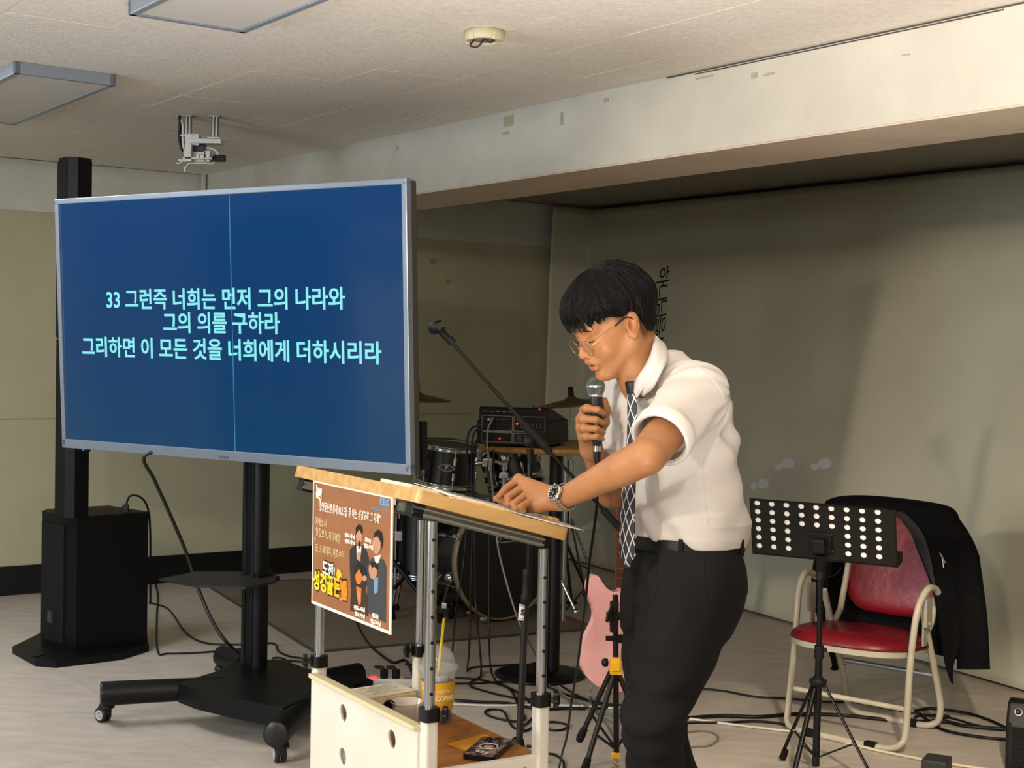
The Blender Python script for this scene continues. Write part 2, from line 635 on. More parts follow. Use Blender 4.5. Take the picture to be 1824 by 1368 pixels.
tag(bd, 'wide plain grey beige cloth hung as backdrop along the right stage wall', 'backdrop')
BD = dict(vs=vs, NV=NV, NU=NU)
VA = np.array([list(v) for v in vs])
def on_cloth(px, py, off=0.006):
    """point of the cloth seen at a pixel (nearest of its vertices, by projection onto the local plane)"""
    d0 = ray(px, py); o0 = Vector((0, 0, CAM_H))
    dd = VA - np.array(o0); e = np.linalg.norm(dd - np.array(d0) * dd[:, 1:2], axis=1) / dd[:, 1]
    k = int(np.argmin(e))
    return o0 + d0 * (vs[k].y) - Vector((0, 0, 0)) + Vector((-0.79, -0.61, 0)) * off
# brush letters running down the cloth (seen from the front, turned on their side)
pt = on_cloth(1174, 545)
ln = (top[2] - top[1]).normalized()
mb = MB()
Mx = axes(pt + Vector((-0.79, -0.61, 0)) * .012, Vector((ln.x * .06, ln.y * .06, -1)), Vector((ln.x, ln.y, 0)))
c1 = on_cloth(1178, 492); c2 = on_cloth(1172, 610)
stp = [("하", 0.0), ("나", 0.27), ("님", 0.5), ("을", .74), ("사", 1.0)]
letter = mat('backdrop_lettering', '24211c', 0.9)
for ch, q in stp:
    p = c1.lerp(c2, q) + Vector((-0.79, -0.61, 0)) * .014
    M_ = axes(p, Vector((ln.x * .1, ln.y * .1, -1)), Vector((ln.x, ln.y, 0.1)))
    tb_ = MB(); tb_.text(ch, 0.15, M_, depth=0.001)
    n_ = Vector((-0.79, -0.61, 0)).normalized(); on_mesh(bd, 1400, 600)
    k_ = []
    for v_ in tb_.v:
        side = (v_ - p).dot(n_)
        h_ = _BVH[bd.name].ray_cast(v_ + n_ * .3, -n_)[0]
        k_.append((h_ if h_ is not None else v_) + n_ * (.0035 + (.001 if side > 0 else 0)))
    mb.add(k_, tb_.f)
mb.build('lettering', letter, bd)
# pale shoe prints on the cloth
for (x, y, w, h) in ((1388, 832, 8, 6), (1404, 826, 12, 9), (1452, 832, 8, 6), (1470, 826, 12, 10), (1343, 866, 6, 6), (1360, 862, 10, 9), (1043, 940, 7, 5), (1058, 936, 11, 8)):
    mb = MB()
    pts = [on_mesh(bd, x + w * cos(a), y + h * sin(a), .003) for a in [2 * pi * k / 14 for k in range(14)]]
    mb.add(pts + [p - Vector((-0.79, -0.61, 0)) * .002 for p in pts], [tuple(range(14)), tuple(range(14, 28))] + [(k, (k + 1) % 14, (k + 1) % 14 + 14, k + 14) for k in range(14)])
    mb.build('footprint', mat('print_mark', 'dcdde0', 0.9), bd)

# ceiling fixtures --------------------------------------------------
def panel_light(nm, corner, dirn, label, flip=1):
    t = thing(nm, label, 'ceiling light', (corner[0], corner[1], ZC - .045), 0, 'flat rectangular ceiling lights')
    L, Wd = 1.28, 0.385
    y0, y1 = (0, L) if dirn > 0 else (-L, 0)
    T = Matrix.Translation((corner[0], corner[1], 0)) @ Matrix.Rotation(math.atan2(fv.y, fv.x), 4, 'Z')
    fr = mat('light_frame_grey', '8f98a3', 0.4, 0.3)
    dm = mat('light_diffuser', 'cfcbc4', 0.5, spec=0.4)
    # local x along fv, local y = z x fv -> along +fu
    mb = MB(T)
    for yy in (0.012, Wd - .012): mb.box(((y0 + y1) / 2, yy, ZC - .0225), (L, .024, .045), bev=.003)
    mb.build('side_rail', fr, t)
    for xx in (y0 + .012, y1 - .012):
        mb = MB(T); mb.box((xx, Wd / 2, ZC - .0225), (.024, Wd, .045), bev=.003); mb.build('end_rail', fr, t)
    mb = MB(T); mb.box(((y0 + y1) / 2, Wd / 2, ZC - .03), (L - .05, Wd - .05, .02)); mb.build('diffuser', dm, t)
    return t
panel_light('ceiling_light', (-1.185, 4.335), 1, 'flat rectangular ceiling light with grey rim, cut off by the top edge of the photo')
panel_light('ceiling_light', (-1.86, 5.28), -1, 'flat rectangular ceiling light with grey rim, nearer the speaker column at the left edge')

# detector base without its cover
c = F(863, 66, ZC - .02)
t = thing('smoke_detector', 'cream round detector base on the ceiling, cover missing and wires showing', 'smoke detector', (c.x, c.y, ZC - .05))
dm = mat('aged_plastic', 'cdc6a4', 0.5)
mb = MB(); mb.lathe([(0.058, 0.0), (0.066, -.004), (0.064, -.03), (0.06, -.034), (0.054, -.034), (0.054, -.016), (0.001, -.014)], 28, (c.x, c.y, ZC - .0005)); mb.build('base', dm, t)
for a in (2.6, 4.0, 5.4, .5):
    mb = MB(); M_ = Matrix.Translation((c.x, c.y, ZC)) @ Matrix.Rotation(a, 4, 'Z'); mb.box((0.06, 0, -.024), (.014, .022, .026), M=M_, bev=.002); mb.build('clip', dm, t)
mb = MB(); mb.lathe([(0.04, -.016), (0.04, -.03), (0.001, -.032)], 20, (c.x, c.y, ZC)); mb.build('socket', mat('detector_core', '8c8a80', 0.5), t)
mb = MB(); mb.tube(spline([(c.x - .03, c.y - .02, ZC - .03), (c.x - .045, c.y - .03, ZC - .055), (c.x - .02, c.y - .04, ZC - .06), (c.x, c.y - .03, ZC - .035), (c.x + .02, c.y - .035, ZC - .045), (c.x + .03, c.y - .01, ZC - .03)], 5), 0.003, 6); mb.build('wire', mat('dark_wire', '2a2226', .5), t)

# projector bracket hanging from the ceiling (no projector on it)
c = F(355, 206, ZC)
def pj(px, py, dy=0): return P(px, py, c.y + dy)
t = thing('projector_bracket', 'white empty projector bracket on threaded rods with loose cables under the ceiling', 'bracket', (c.x, c.y, pj(340, 290).z))
brw = mat('bracket_white', 'c9c9c4', 0.5)
for (x, y0, y1) in ((332, 204, 262), (338, 204, 262), (380, 211, 246), (386, 210, 246)):
    mb = MB(); a = pj(x, y1); top_ = Vector((a.x, a.y, ZC)); mb.cyl(a, top_, 0.0085, 10)
    for k in range(9):
        q = a.lerp(top_, (k + .5) / 9); mb.cyl(q, q + Vector((0, 0, .004)), 0.0105, 10)
    mb.build('threaded_rod', STEEL, t)
for (x, y) in ((335, 205), (383, 211)):
    mb = MB(); a = pj(x, y); a.z = ZC - .004; mb.box(a, (.05, .05, .008)); mb.build('ceiling_plate', STEEL, t)
for (x, y) in ((335, 243), (383, 247)):
    mb = MB(); mb.box(pj(x, y), (.055, .06, .006)); mb.cyl(pj(x, y + 2), pj(x, y + 5), .016, 6); mb.build('clamp_plate', brw, t)
mb = MB(); mb.box((pj(353, 254) + pj(385, 252)) / 2, (.14, .07, .02), bev=.002); mb.box(pj(344, 250), (.06, .05, .05)); mb.build('cross_bar', brw, t)
mb = MB(); a = pj(339, 274); mb.box(a, (.03, .09, .08), bev=.002); mb.box(pj(356, 279), (.06, .03, .05), bev=.002); mb.box(pj(370, 279), (.028, .03, .05), bev=.002); mb.box(pj(355, 284), (.13, .09, .006)); mb.build('hinge_plate', brw, t)
mb = MB()
for (x, y) in ((337, 268), (337, 277), (352, 278), (360, 279), (370, 278)): mb.cyl(pj(x, y, -.05), pj(x, y, -.02), .008, 10)
mb.build('bolt', STEEL, t)
mb = MB(); mb.box(pj(353, 266, .01), (.07, .05, .035), bev=.004); mb.build('socket_box', mat('navy_box', '14162a', .5), t)
mb = MB(); mb.box(pj(391, 282), (.055, .03, .03), bev=.006, M=None); mb.tube([pj(374, 287), pj(383, 282)], [.004, .012], 8); mb.build('plug', BLACK_PLASTIC, t)
mb = MB(); mb.tube([pj(313, 291), pj(321, 291), pj(326, 284), pj(340, 283), pj(374, 288)], .0032, 8); mb.tube([pj(328, 298, -.03), pj(331, 298, -.03), pj(336, 291, -.03), pj(375, 291, -.03)], .0032, 8)
mb.tube([pj(318, 285), pj(375, 292), pj(383, 290)], .005, 8); mb.tube([pj(330, 299, -.03), pj(330, 306, -.03)], .0045, 8); mb.build('support_wire', brw, t)
mb = MB(); mb.tube(spline([pj(316, 203), pj(321, 212), pj(326, 225), pj(326, 250), pj(328, 268), pj(331, 278)], 6), .0062, 8); mb.build('cable', mat('white_cable', 'c8c8c2', .5), t)
mb = MB(); mb.tube(spline([pj(319, 203), pj(321, 220), pj(320, 245), pj(323, 262), pj(327, 270)], 6), .0075, 8); mb.build('cable', CABLE_BLACK, t)
mb = MB(); mb.tube(spline([pj(361, 264), pj(374, 264), pj(384, 268), pj(389, 276)], 6), .005, 8); mb.build('cable', mat('white_cable'), t)
# stage-ceiling socket plate
# ================================================================== television on its rolling stand
TVC = Vector((-1.148, 5.520, 1.507))
TVM = Matrix.Translation(TVC) @ Matrix.Rotation(-0.5706, 4, 'Z') @ Matrix.Rotation(0.054, 4, 'X') @ Matrix.Rotation(0.0031, 4, 'Y')
TVW, TVH = 1.85, 1.051


def on_plane(M, px, py):
    """local (x, z) of the ray through a pixel on the local XZ plane of M"""
    inv = M.inverted()
    o = inv @ Vector((0, 0, CAM_H)); d = inv.to_3x3() @ ray(px, py)
    t = -o.y / d.y
    q = o + d * t
    return q.x, q.z


stand_c = Vector((-1.01, 5.64, 0))
tvs = thing('television_stand', 'black rolling floor stand that carries the big television', 'tv stand', stand_c, -0.5706)
matte = mat('stand_black', '050609', 0.42, spec=.35)
SM = Matrix.Translation(stand_c) @ Matrix.Rotation(-0.5706, 4, 'Z')


def rrect(w, d, r, n=4):
    out = []
    for cx, cy, a0 in ((w / 2 - r, d / 2 - r, 0), (-w / 2 + r, d / 2 - r, 90), (-w / 2 + r, -d / 2 + r, 180), (w / 2 - r, -d / 2 + r, 270)):
        for k in range(n + 1):
            a = radians(a0 + 90 * k / n)
            out.append((cx + r * cos(a), cy + r * sin(a)))
    return out


mb = MB(SM); mb.prism(rrect(0.108, 0.075, 0.03, 5), 0.14, 1.62, smooth=True); mb.build('column', matte, tvs)
mb = MB(SM)
for x in (-.02, .02): mb.box((x, -.0385, .62), (.006, .003, .9))
mb.build('column_groove', mat('groove', '050507', .6), tvs)
mb = MB(SM); mb.box((0, -.055, 1.5), (.5, .03, .42), bev=.004); mb.box((-.2, -.055, 1.5), (.03, .02, .7)); mb.box((.2, -.055, 1.5), (.03, .02, .7)); mb.build('mount_plate', matte, tvs)
# base plate and four curved arms, each ending on a caster
pl = [F(x, y, .155) for x, y in ((318, 1218), (385, 1197), (430, 1176), (500, 1176), (590, 1206), (590, 1222), (560, 1238), (505, 1262), (420, 1246), (350, 1230))]
mb = MB(); mb.prism([(p.x, p.y) for p in pl], .085, .158); mb.build('base_plate', matte, tvs)
mb = MB(); q = F(420, 1247, .12); mb.box(q + Vector((.0, .0, 0)), (.10, .012, .03), M=None, bev=.004); 
mb.build('cable_opening', mat('groove'), tvs)
cwheel = mat('caster_rubber', '101012', 0.45)
def caster(p, yaw, parent):
    M_ = Matrix.Translation(p) @ Matrix.Rotation(yaw, 4, 'Z')
    mb = MB(M_); mb.cyl((0, 0, .074), (0, 0, .1), .011, 12); mb.lathe([(.0, .074), (.026, .074), (.03, .066), (.03, .058), (.02, .052), (.001, .05)], 20)
    mb.box((.012, 0, .045), (.045, .036, .032), bev=.008)
    c_ = mb.build('caster', cwheel, parent)
    for s in (-1, 1):
        mb = MB(M_); mb.lathe([(0.001, -.008), (.024, -.008), (.0285, -.004), (.0285, .004), (.024, .008), (.001, .008)], 22, c=(.02, s * .012, .0285), axis=(0, 1, 0)); mb.build('wheel', cwheel, c_)
        mb = MB(M_); mb.lathe([(0.012, 0), (.016, .002), (.02, 0), (.016, -.002), (.012, 0)], 20, c=(.02, s * .0205, .0285), axis=(0, s, 0)); mb.lathe([(0.001, .001), (.006, .0)], 12, c=(.02, s * .021, .0285), axis=(0, s, 0)); mb.build('hub_ring', mat('hub_grey', 'b8b8b8', .35, .2), c_)
    return c_
arms = {
    'fl': [F(181, 1236, .118), F(250, 1232, .118), F(330, 1228, .118), F(400, 1225, .118)],
    'fr': [F(492, 1309, .108), F(512, 1287, .11), F(535, 1265, .114), F(552, 1245, .118), F(540, 1228, .118)],
}
cc = pl[0].lerp(pl[5], .5)
for k in ('fl', 'fr'):
    mb = MB(); pts = spline(arms[k], 5)
    n = len(pts)
    mb.tube(pts, [.046 - .004 * (i / n) for i in range(n)], 16, flat=1.0, up=(0, 0, 1)); a = mb.build('arm', matte, tvs)
    e = pts[0]; dd = (pts[0] - pts[1]).normalized()
    mb = MB(); mb.lathe([(0.001, .004), (.04, .003), (.0455, 0), (.0455, -.004)], 20, c=e + dd * .002, axis=dd); mb.build('end_cap', mat('end_cap', '0e0f13', .35), a)
for (e0, e1_) in ((F(437, 1180, .118), F(395, 1168, .118)), (F(560, 1215, .118), F(640, 1200, .118))):
    mb = MB(); mb.tube(spline([e0, e0.lerp(e1_, .5), e1_], 4), .044, 14); mb.build('arm', matte, tvs)
caster(F(190, 1287), 2.6, tvs)
q = arms['fr'][0]; caster(Vector((q.x + .012, q.y + .03, 0)), 1.9, tvs)
for e1_ in (F(395, 1168, .118), F(640, 1200, .118)): caster(Vector((e1_.x, e1_.y, 0)), .4, tvs)
sh = [F(x, y, .52) for x, y in ((283, 1032), (348, 1019), (437, 1019), (490, 1022), (492, 1036), (437, 1047), (352, 1044))]
mb = MB(); mb.prism([(p.x, p.y) for p in sh], .514, .522); s_ = mb.build('shelf', mat('shelf_black', '191919', .5), tvs)
mb = MB(SM); mb.box((0, 0, .505), (.15, .12, .02)); mb.box((.06, -.02, .53), (.03, .09, .02), bev=.003); mb.build('bracket', matte, s_)

tv = thing('television', 'large flat television showing three lines of white lettering on blue', 'television', (TVC.x, TVC.y, .97), -0.5706)
fr_m = mat('tv_frame_silver', '8e9aa8', 0.35, 0.5)
BZ = .022
for nm, c, s in (('bezel', (0, 0, TVH / 2 - BZ / 2), (TVW, .03, BZ)), ('bezel', (0, 0, -TVH / 2 + .019), (TVW, .03, .038)),
                 ('bezel', (-TVW / 2 + BZ / 2, 0, 0), (BZ, .03, TVH - .02)), ('bezel', (TVW / 2 - BZ / 2, 0, 0), (BZ, .03, TVH - .02))):
    mb = MB(TVM); mb.box((c[0], .015, c[2]), s, bev=.003); mb.build(nm, fr_m, tv)
mb = MB(TVM); mb.box((0, .045, 0), (TVW - .01, .05, TVH - .01), bev=.01); mb.box((0, .08, -.12), (1.2, .04, .6), bev=.015); mb.build('rear_shell', mat('tv_back', '4a4742', .55), tv)
mb = MB(TVM)
q1 = on_plane(TVM, 741, 755); q2 = on_plane(TVM, 741, 842)
mb.box((TVW / 2 - .035, .085, (q1[1] + q2[1]) / 2), (.08, .03, abs(q1[1] - q2[1])), bev=.004); mb.build('side_speaker', BLACK_PLASTIC, tv)
# screen: backlit picture, blue with slightly brighter lower right
m = mat('screen', '05080c', 0.10, spec=1.0, coat=.5)
nt = m.node_tree; b = nt.nodes['Principled BSDF']
tc = nt.nodes.new('ShaderNodeTexCoord'); sx = nt.nodes.new('ShaderNodeSeparateXYZ'); nt.links.new(tc.outputs['Object'], sx.inputs[0])
mr = nt.nodes.new('ShaderNodeMapRange'); mr.inputs[1].default_value = -.1; mr.inputs[2].default_value = 1.1
nt.links.new(sx.outputs['Z'], mr.inputs[0])
rp = nt.nodes.new('ShaderNodeValToRGB'); nt.links.new(mr.outputs[0], rp.inputs[0])
rp.color_ramp.elements[0].color = (*lin('174a72'), 1); rp.color_ramp.elements[1].color = (*lin('114a86'), 1)
e = rp.color_ramp.elements.new(.5); e.color = (*lin('15467a'), 1)
nt.links.new(rp.outputs[0], b.inputs['Emission Color']); b.inputs['Emission Strength'].default_value = .72
mb = MB(TVM); mb.box((0, .010, .008), (TVW - 2 * BZ - .004, .006, TVH - .06)); scr = mb.build('screen', m, tv)
glow = mat('screen_text', '000000', .3, emit='8ef0f4', estr=.95)
EXT = Matrix.Rotation(radians(90), 4, 'X')
for s, x0, x1, y0, y1, hh in (("33 그런즉 너희는 먼저 그의 나라와", 187, 612, 538, 532, 40), ("그의 의를 구하라", 288, 496, 579, 577, 38), ("그리하면 이 모든 것을 너희에게 더하시리라", 144, 677, 622, 630, 41)):
    a = on_plane(TVM, x0, y0); c = on_plane(TVM, x1, y1)
    w = c[0] - a[0]; cx = (a[0] + c[0]) / 2; cz = (a[1] + c[1]) / 2
    mb = MB(TVM @ Matrix.Translation((cx, .0066, cz)) @ EXT)
    mb.text(s, .089, Matrix.Identity(4), depth=.0004, bold=.0017, width=w)
    tag(mb.build('caption_line', glow, scr), kind='stuff')
a = on_plane(TVM, 406, 345); c = on_plane(TVM, 417, 808)
mb = MB(TVM); mb.add([(a[0] - .0012, .0055, a[1]), (a[0] + .0012, .0055, a[1]), (c[0] + .0012, .0055, c[1]), (c[0] - .0012, .0055, c[1]), (a[0] - .0012, .0065, a[1]), (a[0] + .0012, .0065, a[1]), (c[0] + .0012, .0065, c[1]), (c[0] - .0012, .0065, c[1])],
    [(0, 1, 2, 3), (4, 5, 6, 7), (0, 1, 5, 4), (1, 2, 6, 5), (2, 3, 7, 6), (3, 0, 4, 7)])
mb.build('dead_pixel_line', mat('pixel_line', '000000', .3, emit='4fa8c8', estr=.7), scr)
a = on_plane(TVM, 398, 815)
mb = MB(TVM @ Matrix.Translation((a[0], -.0005, a[1])) @ EXT); mb.text("TRUEVIEW", .018, Matrix.Identity(4), depth=.0006, width=.055); mb.build('badge', mat('badge_grey', '5d6670', .4), tv)
a = on_plane(TVM, 146, 803)
mb = MB(TVM); mb.box((a[0] - .01, .02, -TVH / 2 - .006), (.06, .02, .012)); mb.build('sensor', BLACK_PLASTIC, tv)
mb = MB(TVM); mb.box((a[0], .008, -TVH / 2 - .004), (.004, .004, .004)); mb.build('power_led', mat('led_blue', '000000', emit='3c5cff', estr=3), tv)

# ================================================================== column loudspeaker
c0 = F(135, 1176); c1 = F(262, 1157); cl = F(64, 1152)
d1 = (c1 - c0); d2 = (cl - c0)
pa = thing('column_loudspeaker', 'tall black column loudspeaker on a subwoofer cabinet left of the television', 'loudspeaker', ((c1.x + cl.x) / 2, (c1.y + cl.y) / 2, 0))
pam = mat('speaker_black', '040507', 0.5, spec=.3, bump=.05, bscale=200)
# footprint: front facet, chamfer, long side
dl = d2.normalized(); dr = Vector((dl.y, -dl.x, 0)); dr = dr if dr.dot(d1) > 0 else -dr
dr = (dr * .55 + d1.normalized() * .45).normalized()
Wf, Ds = d2.length, d1.length
fa = c0 + dl * (Wf * .62)
foot = [c0, c0 + dr * Ds * 1.0, c0 + dr * Ds * .95 + dl * Wf * .9, c0 + dl * Wf * .98 + dr * .05, c0 + dl * Wf * .80 - dr * .012, c0 + dl * Wf * .22 - dr * .012]
HZ = .648
mb = MB(); mb.prism([(p.x, p.y) for p in foot], .03, HZ - .012); mb.build('cabinet', pam, pa)
mb = MB(); k = .99
fc = sum(foot, Vector()) / 6
mb.prism([((p.x - fc.x) * 1.015 + fc.x, (p.y - fc.y) * 1.015 + fc.y) for p in foot], HZ - .012, HZ); mb.build('top_panel', mat('speaker_top', '07080a', .55, spec=.3), pa)
base = [F(x, y, .0) for x, y in ((22, 1164), (63, 1187), (100, 1190), (215, 1176), (265, 1160), (262, 1140), (120, 1110), (62, 1144))]
mb = MB(); mb.prism([(p.x, p.y) for p in base], .0, .032); mb.build('base_plate', pam, pa)
q = F(60, 1163, .034); mb = MB(); mb.prism([(F(x, y, .034).x, F(x, y, .034).y) for x, y in ((40, 1162), (55, 1158), (80, 1166), (62, 1171))], .032, .036); mb.build('grip_recess', mat('groove'), pa)
g = foot[5].lerp(foot[4], .5)
Mg = axes(foot[5] - dr * .004, dl, (0, 0, 1))
mb = MB(axes(foot[5] - dr * .003, (foot[4] - foot[5]), (0, 0, 1)))
Lg = (foot[4] - foot[5]).length
mb.box((Lg / 2, .33, 0), (Lg - .01, .54, .006)); mb.build('grille', mat('grille', '07080b', .65, spec=.3, bump=.5, bscale=900), pa)
q = P(84, 1118, 6.43)
mb = MB(axes(foot[5].lerp(foot[4], .55) - dr * .008, dl * -1, (0, 0, 1))); mb.box((0, .17, 0), (.05, .055, .004)); mb.build('badge', mat('badge_dark', '2c2f33', .4), pa)
mb = MB(axes(foot[5].lerp(foot[4], .55) - dr * .012, dl * -1, (0, 0, 1))); mb.text('B', .04, Matrix.Translation((0, .17, 0)), .0005); mb.build('emblem', mat('emblem', '55585c', .4), pa)
cp = P(126, 912, 6.42); cp.z = HZ
colM = Matrix.Translation((cp.x, cp.y, 0)) @ Matrix.Rotation(math.atan2(dl.y, dl.x) + pi, 4, 'Z')
sect = [(-.072, -.02), (-.045, -.055), (.045, -.055), (.072, -.02), (.06, .055), (-.06, .055)]
mb = MB(colM); mb.prism(sect, HZ + .0, HZ + .8); mb.build('spacer_column', pam, pa)
mb = MB(colM); mb.prism([(x * 1.0, y) for x, y in sect], HZ + .803, 2.25); mb.prism([(x * .97, y * .97) for x, y in sect], 2.25, 2.262); mb.build('array_column', pam, pa)
mb = MB(colM); mb.box((0, -.057, 1.85), (.086, .006, .78)); mb.build('array_grille', mat('grille'), pa)
j = c0 + dr * Ds * .75 + dl * .05; j.z = HZ
mb = MB(); mb.box(j + Vector((0, 0, .015)), (.03, .02, .04), bev=.004); mb.tube(spline([j + Vector((0, 0, .03)), j + Vector((.02, 0, .075)), j + Vector((.06, .02, .07)), j + Vector((.085, .06, .02)), j + Vector((.09, .1, -.1)), j + Vector((.09, .12, -.45))], 6), .005, 8)
tag(mb.build('power_lead', CABLE_BLACK), 'short black power lead plugged into the top of the subwoofer cabinet', 'cable')
# ================================================================== lectern
LA = radians(31.17)
E1 = Vector((cos(LA), sin(LA), 0)); E2 = Vector((-sin(LA), cos(LA), 0))
LN = Vector((-0.174, 3.188, 0))
LL, LW = .298, .619
LM = Matrix.Translation(LN) @ Matrix.Rotation(LA, 4, 'Z')    # local x = E1 (to the speaker), y = E2 (away), z up
lec = thing('lectern', 'wooden-topped lectern on chrome height-adjustable posts with a white front panel', 'lectern', LN + E1 * LL / 2 + E2 * LW / 2, LA)
lec.location.z = 0
chrome = mat('post_chrome', 'dfe5ea', 0.2, 1.0)
frame_w = mat('lectern_white', 'dcdad0', 0.38, col2='d3d1c6', scale=5)
SL = math.atan2(.107, .401)
TM = LM @ Matrix.Translation((-.061, 0, 1.118)) @ Matrix.Rotation(SL, 4, 'Y')    # local x runs down the slope, z normal to the board
posts = {'n': (0, 0), 'r': (LL, 0), 'l': (0, LW), 'm': (LL, LW)}
for k, (x, y) in posts.items():
    ztop = 1.118 - math.tan(SL) * (x + .061) - .062
    mb = MB(LM); mb.cyl((x, y, .58), (x, y, ztop), .0125, 20)
    p = mb.build('post', chrome, lec)
    mb = MB(LM)
    for i in range(12 if k in 'nr' else 0):
        z = (.650 if k == 'n' else .661) + i * .058
        if z > ztop - .04: break
        for sgn in (1,):
            hx, hy = x + .0088, y - .0088
            mb.lathe([(.0001, .0006), (.0036, .0006), (.0044, 0)], 10, c=(x - .0021, y - .01235, z), axis=(-.165, -.988, 0))
        mb.build('adjustment_hole', mat('hole_black', '030303', .8), p)
        mb = MB(LM)
    mb = MB(LM); mb.prism([(x + a * 1, y + b) for a, b in rrect(.034, .034, .008, 3)], .2 if k in 'nr' else .2, .588, smooth=False)
    mb.build('sleeve', frame_w, lec)
    mb = MB(LM); mb.prism([(x + a, y + b) for a, b in rrect(.042, .042, .012, 4)], .588, .618, smooth=False)
    cl_ = mb.build('clamp', mat('clamp_black', '0d0d0f', .4), lec)
    kn = {'n': (.8, -.6), 'r': (.8, -.6), 'l': (-.95, .3), 'm': (-.95, .3)}[k]
    mb = MB(LM); a = Vector((kn[0], kn[1], 0)).normalized(); q = Vector((x, y, .603)) + a * .02
    mb.cyl(q, q + a * .012, .006, 10)
    star = []
    for i in range(36):
        t = 2 * pi * i / 36; rr = .0165 + .0035 * cos(6 * t); star.append((rr * cos(t), rr * sin(t)))
    SMx = Matrix.Translation(q + a * .01) @ a.to_track_quat('Z', 'Y').to_matrix().to_4x4()
    mb.prism(star, 0, .012, M=SMx); mb.lathe([(.0135, .012), (.011, .015), (.006, .0135), (.001, .0135)], 16, M=SMx)
    mb.build('knob', mat('knob_black', '0a0a0c', .28), cl_)
# side rails under the board + cross rails
for y in (0, LW):
    mb = MB(TM); mb.box((.195, y, -.045), (.36, .03, .026), bev=.004); r_ = mb.build('side_rail', mat('rail_alloy', '86867f', .3, .85), lec)
    mb = MB(TM); mb.box((.195, y - .0165, -.0395), (.36, .003, .004)); mb.box((.195, y - .0165, -.052), (.36, .003, .005)); mb.build('rail_bead', mat('rail_bright', 'c9c7be', .25, .8), r_)
    mb = MB(TM); mb.box((.029, y, -.046), (.032, .036, .032), bev=.003); mb.build('rail_clip', mat('clamp_black'), r_)
    mb = MB(TM); mb.box((.379, y, -.045), (.006, .032, .028), bev=.002); mb.build('rail_end', mat('clamp_black'), r_)
for x in (.03, .36):
    mb = MB(TM); mb.box((x, LW / 2, -.045), (.026, LW, .022), bev=.003); mb.build('cross_rail', mat('rail_alloy'), lec)
# the top board: rounded corners, raised stop along the low edge, with its finger cut-out at the middle
mb = MB(TM)
bl = [(x + .2075, y + LW / 2 - .01) for x, y in rrect(.415, .70, .014, 4)]
mb.prism(bl, -.030, 0.0)
tb = mb.build('top_board', WOOD, lec)
bv = tb.modifiers.new('b', 'BEVEL'); bv.width = .004; bv.segments = 2; bv.limit_method = 'ANGLE'
mb = MB(TM); mb.box((.400, .31, .009), (.024, .62, .018), bev=.002); mb.build('book_stop', mat('pine_stop', 'e0b566', .35, col2='cfa252', scale=3, stretch=(14, 1, 14), coat=.2), lec)
# front panel with round holes, bottom shelf, bars, feet
def holed_panel(M, w, h, th, holes, n=24):
    """rectangular sheet in local XZ with real round holes: each hole sits in a square cell"""
    mb = MB(M)
    s = .05
    xs = sorted(set([0, w] + [v for hx, hz, r in holes for v in (hx - s, hx + s)]))
    zs = sorted(set([0, h] + [v for hx, hz, r in holes for v in (hz - s, hz + s)]))
    def cell(hx, hz, r, x0, x1, z0, z1):
        ring = [(hx + r * cos(2 * pi * i / n), hz + r * sin(2 * pi * i / n)) for i in range(n)]
        sq = []
        for i in range(n):
            a = 2 * pi * i / n; c_, s_ = cos(a), sin(a); k = 1 / max(abs(c_), abs(s_))
            sq.append((hx + (x1 - x0) / 2 * c_ * k, hz + (z1 - z0) / 2 * s_ * k))
        for yy in (0, th):
            vs = [(x, yy, z) for x, z in ring] + [(x, yy, z) for x, z in sq]
            mb.add(vs, [(i, (i + 1) % n, (i + 1) % n + n, i + n) for i in range(n)])
        vs = [(x, 0, z) for x, z in ring] + [(x, th, z) for x, z in ring]
        mb.add(vs, [(i, (i + 1) % n, (i + 1) % n + n, i + n) for i in range(n)], True)
    for i in range(len(xs) - 1):
        for j in range(len(zs) - 1):
            x0, x1, z0, z1 = xs[i], xs[i + 1], zs[j], zs[j + 1]
            hh = [q for q in holes if x0 - 1e-6 < q[0] < x1 and z0 < q[1] < z1 and abs(x1 - x0 - 2 * s) < 1e-4 and abs(z1 - z0 - 2 * s) < 1e-4]
            if hh: cell(hh[0][0], hh[0][1], hh[0][2], x0, x1, z0, z1)
            else:
                for yy in (0, th): mb.quad([(x0, yy, z0), (x1, yy, z0), (x1, yy, z1), (x0, yy, z1)])
    for a, b in (((0, 0), (w, 0)), ((w, 0), (w, h)), ((w, h), (0, h)), ((0, h), (0, 0))):
        mb.quad([(a[0], 0, a[1]), (b[0], 0, b[1]), (b[0], th, b[1]), (a[0], th, a[1])])
    return mb


def lec_u(px, py, u):
    r = ray(px, py); Y = (u + Vector((LN.x, LN.y, 0)).dot(E1)) / (r.x * E1.x + r.y * E1.y)
    p = P(px, py, Y); d = p - LN
    return d.dot(E2), p.z
PMx = LM @ Matrix(((0, -1, 0, -.012), (1, 0, 0, .012), (0, 0, 1, .10), (0, 0, 0, 1)))   # local x -> +E2, local y -> -E1, z up
hl = []
for (hx, hy) in ((613, 1270), (699, 1317), (611, 1347)):
    v, z = lec_u(hx, hy, -.02); hl.append((v - .012, z - .10))
X1, X2 = hl[1][0], (hl[0][0] + hl[2][0]) / 2
Z1, Z2 = (hl[0][1] + hl[1][1]) / 2, hl[2][1]
hs = [(X1, Z1, .0225), (X2, Z1, .0225), (X1, Z2, .0225), (X2, Z2, .0225)]
mb = holed_panel(PMx, LW - .024, .572 - .10, .011, hs)
fp = mb.build('front_panel', frame_w, lec, weld=True)
mb = MB(LM); mb.box((-.021, LW / 2, .570), (.028, LW - .02, .012), bev=.003); mb.build('panel_edge_strip', mat('edge_strip', 'cfc6a2', .45), lec)
